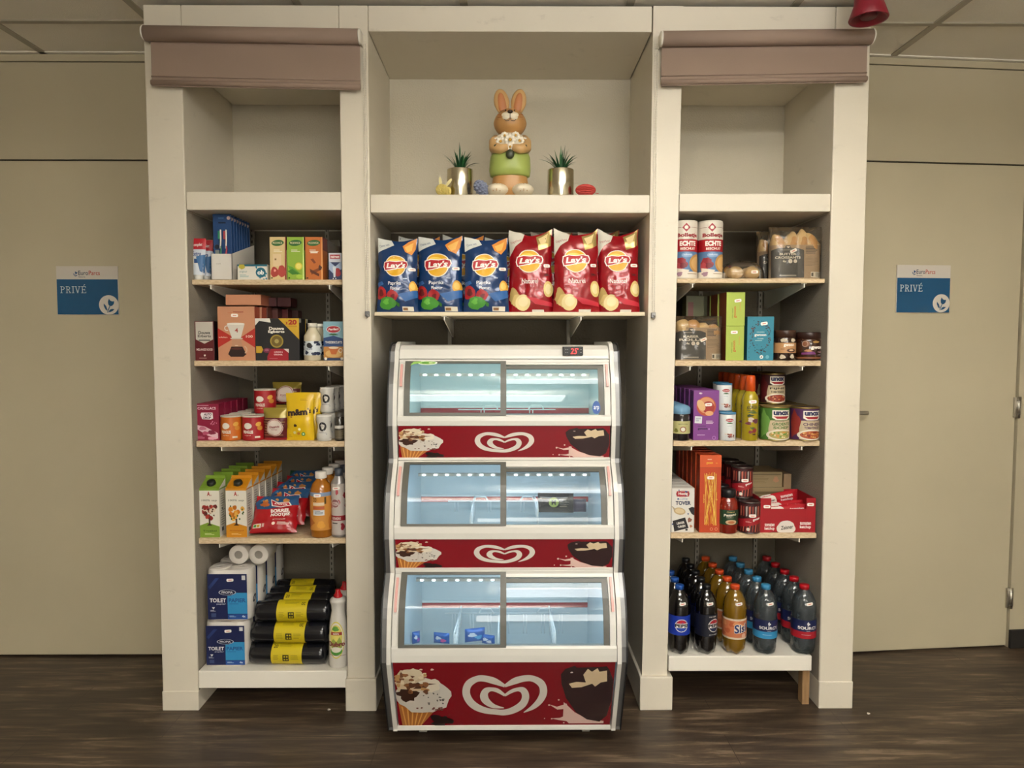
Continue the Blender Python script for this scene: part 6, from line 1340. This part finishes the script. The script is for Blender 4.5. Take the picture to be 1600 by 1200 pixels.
def art_j2(A): A.text('gwoon', .46, .34, .78, .52, 'efe6dc', .05); A.ell(.38, .22, .06, None, '7a4a2c', 14); A.ring(.36, .22, .055, None, .2, 'a89080', 16); A.blob(.42, .56, .07, .06, 'a87a50', .2, 2); A.blob(.56, .12, .07, .06, '9a7a40', .2, 3); A.poly([(.3, .66), (.52, .60), (.56, .74), (.3, .76)], '6d2a6a'); A.text('PURE', .6, .60, .72, .65, 'd8a8b8', .01); A.rect(0, .88, 1, .96, '7a4a2a'); A.lines(.6, .76, .72, .80, 1, 'b89ab8')
t = bottle('spread_jar', '', 'jar', 1226, 33, 516, 562, 'R2', .065, JAR, M('2e1a12', .15, coat=.7), JL, M('3c2418', .35), art_j1, labz=(.04, .74, 1.0), labspan=260); row(t, 4, .082, 'duo chocolate spread jar with beige label, {} of its row', 'duo spread jars')
t = bottle('spread_jar', '', 'jar', 1262.5, 37, 519, 562, 'R2', .068, JAR, M('3c2014', .15, coat=.7), JL, M('2e1812', .35), art_j2, labz=(.04, .74, 1.0), labspan=260); l_ = MB(); row(t, 3, .09, 'dark spread jar with purple seal by the outer pillar, {}', 'purple-sealed spread jars')
# ---------------------------------------------------------------- RIGHT BAY, shelf 3
def art_jam(A): A.rect(0, .24, 1, .86, 'b5b07a'); A.text('appelstroop', .36, .34, .64, .42, '2c3a20', .01); A.ring(.5, .64, .09, .14, .25, '8a3a34', 18); A.ell(.5, .64, .06, .10, 'd8d4c8', 16); A.blob(.30, .7, .06, .1, '6a6a2a', .2, 2)
def jl(A): pass
t = bottle('jam_jar', '', 'jar', 1064, 28, 632, 686, 'R3', .060, [(0, 0), (.92, 0), (1, .03), (1, .70), (.92, .76)], M('1c1418', .15, coat=.7), [(.96, .74), (1.0, .75), (1.0, .90), (.8, .96), (.3, 1), (0, 1)], M('6f9aba', .5), art_jam, labz=(.12, .68, 1.0), labspan=220); row(t, 3, .07, 'dark syrup jar with pale blue cloth cap, {}', 'cloth-capped jars')
def art_pur(A):
    A.ell(.50, .32, .38, None, 'b04a30', 26); A.ell(.50, .30, .32, None, 'c98a62', 24); A.ell(.58, .34, .24, None, '9c2c24', 22); A.ell(.30, .30, .14, .12, 'd0a878', 16, rot=30); A.text('~', .24, .02, .30, .10, 'd8cfd0', .02, rot=80); A.ell(.62, .46, .16, .05, 'd9a070', 16)
    A.rect(.06, .52, .34, .66, 'cfd2d6', rot=-3); A.lines(.10, .55, .3, .63, 4, '6a7a9a', .4, 2); A.lines(.50, .61, .86, .68, 3, 'dcc8dc', .4, 3); A.text('gwoon', .18, .755, .56, .80, '2c1440', .04); A.lines(.18, .71, .66, .735, 1, '3a1a50'); A.ell(.62, .775, .03, None, 'b888c8'); A.lines(.16, .89, .62, .91, 1, 'cfb0d4'); A.ring(.82, .95, .07, None, .25, 'b888c8', 14)
o = bx('rusk_box', '', 'box', 1083.5, 1123.5, 610, 'R3', .047, .055, '7a3a86', art_pur, side=lambda A: A.rect(.1, .04, .9, .96, '5c2a68'), sidew='left', st=(.58, .285, 3)); row(o, 6, .062, 'purple cracker box with topping picture, {} of its row', 'purple cracker boxes', dx=-.002)
def art_tub(A):
    A.ell(.50, .22, .14, .065, 'a01c28', 20); A.text('Canderel', .39, .195, .61, .245, 'efe4e0', .01); A.blob(.50, .34, .10, .025, '2f5e30', .3, 2); A.text('suiker', .42, .42, .58, .47, '8898a8'); r = random.Random(2)
    for k in range(18): A.blob(.5+.16*(r.random()-.5)*2, .82+.12*(r.random()-.5), .035, .035, ('7a3a34', 'b86a5a', 'd8cfc4', '8a5a4a')[k % 4], .3, k, 8)
    for k in range(10): A.blob(r.random(), r.random(), .012, .012, 'a8b4c0', .3, k, 6)
t = can('sweetener_tub', 'small white sweetener tub with blue lid standing on the shelf at the front', 'tub', 1136.5, 25, 645, 688, 'R3', .055, art_tub, M('4a86ac', .35), body='d3d6d6', span=200)
t2 = dup(t, (PX(1131, 620, .125), .125, Z['R3']+t['h']+.0012), 'small white sweetener tub with blue lid, raised on another tub behind'); t3 = dup(t, (PX(1131, 660, .125), .125, Z['R3']), 'small white sweetener tub with blue lid, underneath the raised tub')
t4 = dup(t, (PX(1126, 620, .20), .20, Z['R3']+t['h']+.0012), 'small white sweetener tub with blue lid, raised at the very back'); t5 = dup(t, (PX(1126, 660, .20), .20, Z['R3']), 'small white sweetener tub with blue lid, lowest at the very back')
for q in (t, t2, t3, t4, t5): q['group'] = 'sweetener tubs'
def art_sau(A):
    A.text('KOKEN', .30, .16, .70, .25, '2c2a10', .02, .1, arch=.02); A.blob(.52, .34, .16, .035, '4a5a18', .4, 2); A.blob(.42, .42, .12, .03, '2c3a10', .4, 3); A.blob(.46, .53, .12, .06, 'c9b8a8', .2, 4); A.blob(.62, .56, .12, .06, '5a1f34', .2, 5); A.blob(.36, .62, .10, .04, '6a2a3a', .3, 6); A.lines(.3, .28, .7, .31, 1, '3a3a14')
    A.blob(.58, .80, .09, .06, '8a2a24', .2, 7); A.blob(.44, .84, .08, .04, '7a2420', .2, 8); A.blob(.50, .74, .08, .03, '4a5a18', .4, 9); A.blob(.56, .90, .06, .02, '4a2418', .3, 10)
SAU = [(0, 0), (.95, 0), (1, .01), (1, .62), (.92, .68), (.62, .74), (.50, .76), (.50, .78)]
t = bottle('sauce_bottle', '', 'sauce bottle', 1172, 25, 586.5, 688, 'R3', .057, SAU, M('a3901c', .25, coat=.5), [(.52, .755), (.60, .76), (.56, .97), (.50, .995), (0, 1)], M('cc4f14', .35), art_sau, labz=(.04, .64, 1.0), labspan=200, st=(.48, .40, 3, 1.04)); row(t, 6, .066, 'yellow cooking sauce bottle with orange cap, {} of its row', 'yellow sauce bottles', dx=-.0012)
def art_soup(c, l1, l2, c2, fl):
    def f(A):
        A.rect(0, 0, 1, 1, c); A.blob(.22, .5, .10, .4, c2, .3, 3); A.blob(.83, .6, .08, .3, c2, .3, 5)
        A.poly([(.36, .06), (.70, .06), (.70, .30), (.64, .36), (.42, .36), (.36, .30)], 'e6dfd2'); A.text('unox', .38, .09, .68, .22, '1a2350', .06); A.poly([(.38, .25), (.68, .25), (.62, .33), (.44, .33)], '9c1a22')
        A.poly([(.33, .38), (.72, .38), (.76, .62), (.76, .98), (.30, .98), (.30, .62)], 'bfae8e'); A.lines(.40, .40, .66, .43, 1, '6a5a40'); A.text(l1, .36, .45, .70, .54, c if c != '3a1418' else '2c2018', .03); A.text(l2, .38, .57, .68, .65, c if c != '3a1418' else '2c2018', .03)
        A.ell(.53, .84, .27, .17, 'd8d0bf', 26); A.ell(.53, .84, .22, .13, fl[0], 22); r = random.Random(len(l1))
        for k in range(26): A.blob(.53+.18*(2*r.random()-1), .84+.09*(2*r.random()-1), .02, .025, fl[1+k % 3], .3, k, 7)
    return f
GOLD = M('a8935a', .3, .9); DK = M('5a5040', .35, .8)
gs = art_soup('3f6a2a', 'GROENTE', 'SOEP', '6d9a4a', ('a89a5a', '5f8a34', 'c98a3a', 'd9cfa0')); cs = art_soup('4a2450', 'CHINESE', 'TOMATENSOEP', '8a2a24', ('a8502c', 'c9803c', '7a2a1c', 'd8a868'))
t = can('soup_can', '', 'soup can', 1210, 44, 635, 688, 'R3', .075, gs, GOLD, ridge=True, span=230, body='3f6a2a', rz=.05); row(t, 3, .109, 'green vegetable soup can, {} of its row on the board', 'soup cans', dx=0)
hcan = t['h']
t = can('soup_can', '', 'soup can', 1256, 44, 636, 688, 'R3', .075, cs, GOLD, ridge=True, span=230, body='4a2450', rz=.12); row(t, 3, .112, 'purple Chinese tomato soup can, {} of its row on the board', 'soup cans', dx=.001)
ts = can('soup_can', 'dark red tomato soup can stacked on the green can row', 'soup can', 1207, 37, 583, 630, None, .185, art_soup('3a1418', 'FIJNE', 'TOMATENSOEP', '5a1a1c', ('8a3020', 'a84a2c', '6a2018', 'c98858')), GOLD, ridge=True, span=230, body='3a1418', z0=Z['R3']+hcan+.0012); ts['group'] = 'soup cans'
dup(ts, (ts.location.x-.002, ts.location.y+.100, ts.location.z), 'dark red tomato soup can stacked behind the other dark red one')
# ---------------------------------------------------------------- RIGHT BAY, shelf 4
def art_tov(A):
    A.poly([(.04, .02), (.96, .02), (.98, .10), (.95, .5), (.98, .98), (.03, .98), (.05, .6), (.02, .3)], 'd6d3cc'); r = random.Random(3)
    A.rect(.22, .07, .76, .19, 'a0202c'); A.ring(.49, .13, .30, .075, .08, 'a0202c', 20); A.text('Honig', .30, .095, .70, .17, 'efe6dc', .04); A.text('KOFFIE', .30, .23, .70, .265, '5a7aa8', .01); A.text('TOVER', .18, .29, .84, .38, '1d2a50', .04)
    for k in range(16): A.blob(r.uniform(.05, .95), r.uniform(.02, .97), .03, .02, '24427c', .4, k, 8)
    A.ell(.36, .52, .26, .08, 'b8a078', 20, rot=-10); A.ell(.36, .515, .20, .055, 'd0bc94', 18, rot=-10); A.poly([(.0, .40), (.08, .42), (.2, .48), (.12, .50)], 'a89a80'); A.poly([(.74, .46), (.90, .42), (1.0, .44), (1, .62), (.88, .58)], '1c1a1e')
    A.poly([(.06, .74), (.60, .66), (.76, .90), (.14, .98)], '16151a'); A.text('LEKKER', .24, .76, .58, .81, 'e0dcd4', .03, rot=10); A.text('TURKEN', .28, .84, .62, .89, 'e0dcd4', .03, rot=10); A.blob(.8, .72, .09, .05, '8a5a48', .3, 3); A.blob(.86, .86, .06, .03, 'b07a5a', .3, 4); A.rect(.62, .92, .72, .96, '16151a')
o = bx('starch_box', '', 'box', 1049, 1085, 763, 'R4', .048, .050, 'cfccc4', art_tov, side=lambda A: A.rect(0, 0, 1, 1, '24427c'), sidew='left'); row(o, 6, .058, 'white and blue baking mix box, {} at the inner pillar', 'white and blue boxes', dx=-.001)
def art_spa(A):
    A.rect(0, .155, 1, .165, 'a8401c'); A.rect(0, 0, 1, .155, 'cc5526'); A.lines(.35, .05, .65, .07, 1, 'e8c8b0'); A.text('gwoon', .30, .09, .60, .12, 'e0b23a', .03); A.lines(.74, .10, .86, .112, 1, 'e0b23a'); r = random.Random(5)
    for k in range(22):
        a = .20+.60*r.random(); c = .20+.62*r.random(); y0 = .22+.05*r.random(); y1 = .88+.03*r.random(); A.poly([(a, y0), (a+.018, y0), (c+.018, y1), (c, y1)], ('e0b040', 'd99a2c', 'eac468')[k % 3])
    A.text('gwoon', .60, .52, .98, .54, 'e8c050', .03, rot=90); A.text('spaghetti', .0, .55, .4, .57, 'e8c050', .01, rot=90); A.ring(.58, .955, .07, None, .2, 'f0b890', 14); A.ring(.80, .955, .07, None, .2, 'f0b890', 14)
o = bx('spaghetti_box', '', 'box', 1093.5, 1127, 711.5, 'R4', .045, .045, 'b8401a', art_spa, side=lambda A: A.rect(0, 0, 1, 1, '9a3416'), sidew='left', st=(.50, .29, 0)); row(o, 6, .062, 'tall orange spaghetti box, {} of its row', 'orange spaghetti boxes', dx=-.001)
def art_pes(A): A.rect(0, .18, 1, .86, '1c3a24'); A.text('Grand', .40, .24, .60, .30, 'b8a060', .01); A.text('Pesano', .32, .34, .66, .46, 'e0d6c4', .03, .15, rot=6); A.text('basilico', .40, .50, .58, .54, 'c8bca8'); A.ell(.52, .74, .15, .11, 'c9a882', 18); A.ell(.52, .74, .09, .06, 'b0653c', 14)
t = bottle('pasta_sauce_jar', '', 'jar', 1137, 31, 765, 833, 'R4', .060, [(0, 0), (.93, 0), (1, .02), (1, .66), (.9, .76), (.62, .82), (.60, .84)], M('7c1e10', .12, coat=.8), [(.72, .82), (.76, .83), (.76, .98), (.72, 1), (0, 1)], M('17181a', .35), art_pes, labz=(.14, .64, 1.0), labspan=220); row(t, 3, .083, 'red pasta sauce jar with dark green label, {}', 'pasta sauce jars')
def art_bean(A):
    A.rect(0, 0, 1, 1, '3a1014'); r = random.Random(8)
    for k in range(10):
        xx = .2+.07*k; A.poly([(xx, .10), (xx+.04, .08), (xx+.035, .42), (xx+.005, .44)], ('b8604c', '8a3a30', 'a8a09a')[k % 3]); A.poly([(xx+.02, .68), (xx+.05, .66), (xx+.03, .96), (xx, .97)], ('8a3a30', 'b8604c')[k % 2])
    A.poly([(0, .60), (1, .34), (1, .60), (0, .88)], '9c1822'); A.text('gwoon', .50, .50, .70, .58, 'efe4dc', .04, rot=12); A.lines(.34, .6, .48, .66, 2, 'd8a8a0'); A.ell(.40, .88, .04, None, 'd8d0c4', 12); A.ell(.75, .86, .04, None, '6a4040', 12)
BK = [(0, 0)]
t = can('bean_can', '', 'food can', 1170.5, 33, 784, 835, 'R4', .062, art_bean, M('6a6460', .3, .85), ridge=True, span=230, body='3a1014', st=(.48, .42)); row(t, 4, .076, 'dark red bean can with slanted red band, {} of the lower row', 'bean cans', dx=-.001)
tb = dup(t, (PX(1159, 756, .130), .130, Z['R4']+t['h']+.0012)); tb['label'] = ''; row(tb, 3, .076, 'dark red bean can with slanted red band, {} of the upper row', 'bean cans', dx=-.002)
for k, (a, c, pt, Y, tx) in enumerate(((1176, 1224, 762, .21, 'lower one lying beside the bean cans'), (1172, 1222, 738, .21, 'upper one lying beside the bean cans'))):
    z0 = Z['R4'] if k == 0 else Z['R4'] + (PZ(762, .21)-Z['R4']) + .001
    bx('brown_carton', 'tan carton at the back, ' + tx, 'box', a, c, pt, None, Y, .15, '8d7a58', lambda A: [A.rect(.05, .12, .95, .2, '6a5a3c'), A.lines(.1, .3, .6, .8, 5, '75643f', .3), A.blob(.8, .5, .08, .2, 'a87a5a', .3, 2)] and None, z0=z0, grp='tan cartons')
bx('brown_carton', 'tall narrow tan carton standing right of the stacked tan cartons', 'box', 1224, 1236, 741, 'R4', .215, .12, '8a7154', None, grp='tan cartons')
# ketchup tray with tubes
Y = .045; x0 = PX(1188, 810, Y); x1 = PX(1274, 810, Y); w = x1-x0; hf = PZ(793, Y)-Z['R4']; hb = PZ(779, Y)-Z['R4']; dp = .17; RT = M('a01722', .4)
t = thing('display_tray', 'red cardboard tray that holds the tomato ketchup tubes', 'tray', ((x0+x1)/2, Y, Z['R4'])); b = MB()
b.box(-w/2, w/2, 0, .002, 0, hf*.93, RT); b.box(-w/2, w/2, dp-.002, dp, 0, hb, RT); b.box(-w/2, w/2, 0, dp, 0, .002, RT)
for s in (-1, 1): lo, hi = ((-w/2, -w/2+.002), (w/2-.002, w/2))[s > 0]; b.box(lo, hi, 0, dp, 0, hb, RT)
b.box(-w/2, -w/2+.04, -.0004, .002, 0, hb, RT); b.box(w/2-.035, w/2, -.0004, .002, 0, hb, RT)
A = Art(w, hf); A.blob(.47, .80, .17, .30, 'd8cfc6', .06, 2, 26); A.text('Zeisner', .37, .70, .60, .86, '2a2020', .02, .2, rot=8); A.text('tomaten', .08, .60, .26, .74, 'efe0dc', .03); A.text('ketchup', .08, .76, .26, .92, 'efe0dc', .03); A.text('tomaten', .72, .54, .92, .68, 'efe0dc', .03); A.text('ketchup', .72, .70, .92, .86, 'efe0dc', .03)
b.art(A, boxmap(w, hf*.93, -.0005)); b.build('carton', t); sticker(t, boxmap(w, hb, -.001), .11, .24, W=w, H=hb); sticker(t, boxmap(w, hb, -.001), .90, .18, W=w, H=hb)
def ketchup(lab, cx, Y, z, L_, rz, rx=0):
    t = thing('ketchup_tube', lab, 'ketchup tube', (cx, Y, z), rz, 'ketchup tubes'); 
    def f(u, v, s, o=0):      # u along the length
        a = 2*v-1; W = .027*(.75+.25*u); th = .017*(1-u)**.6+.0008; return (-L_/2+L_*u, s*(th*max(0, 1-a*a)**.5+o), .027-a*W)
    b = MB(); b.grid(lambda u, v: f(u, v, -1), 20, 10, M('b01824', .35, coat=.3)); b.grid(lambda u, v: f(u, v, 1), 20, 10, M('b01824', .35, coat=.3), flip=True)
    A = Art(L_, .05); A.rect(.0, .0, .26, 1, 'ddd4ca'); A.blob(.26, .5, .13, .42, 'ddd4ca', .08, 2, 24); A.text('Zeisner', .10, .40, .34, .62, '5a3a34', .02, .2, rot=6); A.text('tomaten', .52, .22, .90, .44, 'efe0dc', .03); A.text('ketchup', .52, .50, .90, .76, 'efe0dc', .03)
    b.art(A, lambda u, v, o: f(u, v, -1, o), 14, 8, o0=.0007, step=.0002); b.build('tube_body', t)
    c = MB(); c.lathe([(0, 0), (.016, 0), (.018, .022), (0, .022)], M('ddd6cc', .35), 18, T=Matrix.Translation((-L_/2-.020, 0, .027)) @ Matrix.Rotation(PI/2, 4, 'Y')); c.build('cap', t); return t
cx = (x0+x1)/2; zk = Z['R4']
ketchup('tomato ketchup tube lying at the front on top of the red tray', cx-.004+.012, .068, zk+.052, .150, 0.0)
ketchup('tomato ketchup tube inside the red tray, below the front one', cx+.010, .066, zk+.003, .140, 0.0)
ketchup('tomato ketchup tube slanting up at the back of the red tray', cx+.006, .148, zk+.082, .140, .10).rotation_euler = (0, -.12, .10)
ketchup('tomato ketchup tube low at the back of the red tray', cx+.008, .120, zk+.003, .140, .0)
ketchup('tomato ketchup tube lying across the middle of the red tray', cx+.012, .106, zk+.058, .140, .03)
for i_ in ():
    pass
# ---------------------------------------------------------------- RIGHT BAY, bottom: drink bottles
PET = [(0, .012), (.45, .004), (.80, .0), (.92, .03), (1, .09), (1, .30), (.985, .32), (.985, .58), (1, .60), (.99, .68), (.90, .78), (.66, .87), (.42, .915), (.34, .93), (.34, .955)]
def petal(R):
    def f(r, z, a):
        if z < .03 and r > .3*R: return (r*(1-.04*(1+math.cos(5*a))), z + (.006*(1+math.cos(5*a+PI)))*(1 if z < .012 else .3))
        return (r, z)
    return f
CAPP = [(.36, .935), (.40, .936), (.40, .992), (.37, 1.0), (0, 1.0)]
def art_pepsi(bg, white=True, zero=False):
    def f(A):
        A.rect(0, 0, 1, 1, bg); k = A.w/A.h; cx = .5 if not zero else .60; s = .115
        A.ell(cx, .5, s, None, 'e0dcd6', 26); A.ell(cx, .5, s*.90, None, bg, 26)
        A.poly([(cx+s*.84*math.cos(q), .5-s*.84*k*math.sin(q)) for q in [math.radians(x) for x in range(20, 165, 12)]], 'b01826'); A.poly([(cx+s*.84*math.cos(q), .5-s*.84*k*math.sin(q)) for q in [math.radians(x) for x in range(200, 345, 12)]], '1a3f9c' if not zero else '16264e')
        A.rect(cx-s*1.0, .5-s*.34*k, cx+s*1.0, .5+s*.34*k, 'e6e2dc'); A.text('PEPSI', cx-s*.98, .5-s*.26*k, cx+s*.98, .5+s*.26*k, '12131a', .05)
        if zero: A.text('max taste', cx-.10, .06, cx+.04, .11, 'd8d4cc', .01); A.text('zero sugar', cx-.10, .90, cx+.08, .945, 'd8d4cc', .01)
    return f
def art_sisi(A):
    A.rect(0, 0, 1, 1, 'd3c4ae'); A.rect(0, .09, 1, .91, 'c2724c'); r = random.Random(4)
    for k in range(22): A.blob(.05+.9*r.random(), .18+.66*r.random(), .05, .12, ('d08a5c', 'b05a38', 'd89a70')[k % 3], .3, k, 9)
    A.text('Sisi', .43, .22, .66, .68, 'e6e0d6', .09, .15, rot=8); A.text('Sisi', .435, .24, .655, .66, '1c2a66', .03, .15, rot=8); A.ell(.60, .82, .04, None, 'd8a890', 12); A.lines(.42, .03, .62, .06, 1, '5a5a4a')
def art_src(c2):
    def f(A):
        A.rect(0, 0, 1, .66, '17204c'); A.rect(0, .62, 1, 1, c2); A.blob(.50, .20, .022, .10, 'd8d8dc', .5, 3, 12); A.text('SOURCY', .34, .34, .66, .50, 'e6e4e2', .03); A.rect(.47, .57, .53, .585, 'd8d8dc'); A.lines(.40, .78, .62, .82, 1, 'd8c8cc' if c2[0] in 'ab' else 'b8d8ec')
    return f
M_COLA = M('0c0a0b', .07, coat=1.0); M_ORG = M('75560f', .10, coat=1.0); M_WATER = glassy('still_water', 'b4c3c8', .6, .02, '6d7c82', .10)
rows_ = [('cola_bottle', 'cola bottle with blue cap and blue label', 1061, 33.5, M_COLA, '1d4fa0', art_pepsi('1434a0'), (.30, .585), 'blue-capped cola bottles', 6, 0),
         ('cola_bottle', 'cola bottle with black cap and dark label', 1103, 34, M_COLA, '17171a', art_pepsi('121524', zero=True), (.28, .60), 'black-capped cola bottles', 6, .012),
         ('orange_soda_bottle', 'orange soda bottle with orange cap', 1147.5, 36, M_ORG, 'cc4a1e', art_sisi, (.24, .54), 'orange soda bottles', 6, 0),
         ('water_bottle', 'clear water bottle with blue cap', 1195.5, 36, None, '3a86b4', art_src('2f86b8'), (.25, .52), 'blue-capped water bottles', 6, 0),
         ('water_bottle', 'clear water bottle with red cap', 1255.5, 37, None, 'b01420', art_src('a81826'), (.25, .52), 'red-capped water bottles', 6, 0)]
for (nm, lb, px, pw, bm_, cc, af, lz, gp, n, rz) in rows_:
    inner = None
    if bm_ is None: body = M_PET; inner = ([(0, .02), (.86, .02), (.94, .09), (.94, .62), (.92, .70), (0, .70)], M_WATER)
    else: body = bm_
    pm = 970; Y = .045; R = PX(px+pw/2, pm, Y)-PX(px, pm, Y)
    t = bottle(nm, '', 'bottle', px, pw, 915.5, 1022, 'R5', Y, PET, body, CAPP, M(cc, .35), af, labz=(lz[0], lz[1], 1.004), labspan=300, st=(.56, .24, 8, .90), mod=petal(R), n=30, inner=inner, rz=rz)
    row(t, 5, .083 if pw < 35 else .0885, lb + ', {} of its row', gp, dx=-.0035 if px > 1120 else .001, jit=.001, seed=int(px))
# small crumbs of plaster on the floor
for px, py, d in ((514, 1109, 'in front of the left bay'), (1357, 1118, 'right of the outer right pillar')):
    z = 0; t_ = (CAMZ)/( -((-math.sin(PITCH) + (600-py)/FPX*math.cos(PITCH))/(math.cos(PITCH)+(600-py)/FPX*math.sin(PITCH))) ); Yc = t_-DIST; b = MB(); b.ball((0, 0, .003), (.006, .005, .003), M('ddd8cc', .7), 8, fn=lambda d_: d_*(1+.2*math.sin(d_.x*9)))
    tag(b.build('paint_chip', None, (PX(px, py, Yc), Yc, 0)), 'tiny white paint chip on the floor ' + d, 'paint chip')
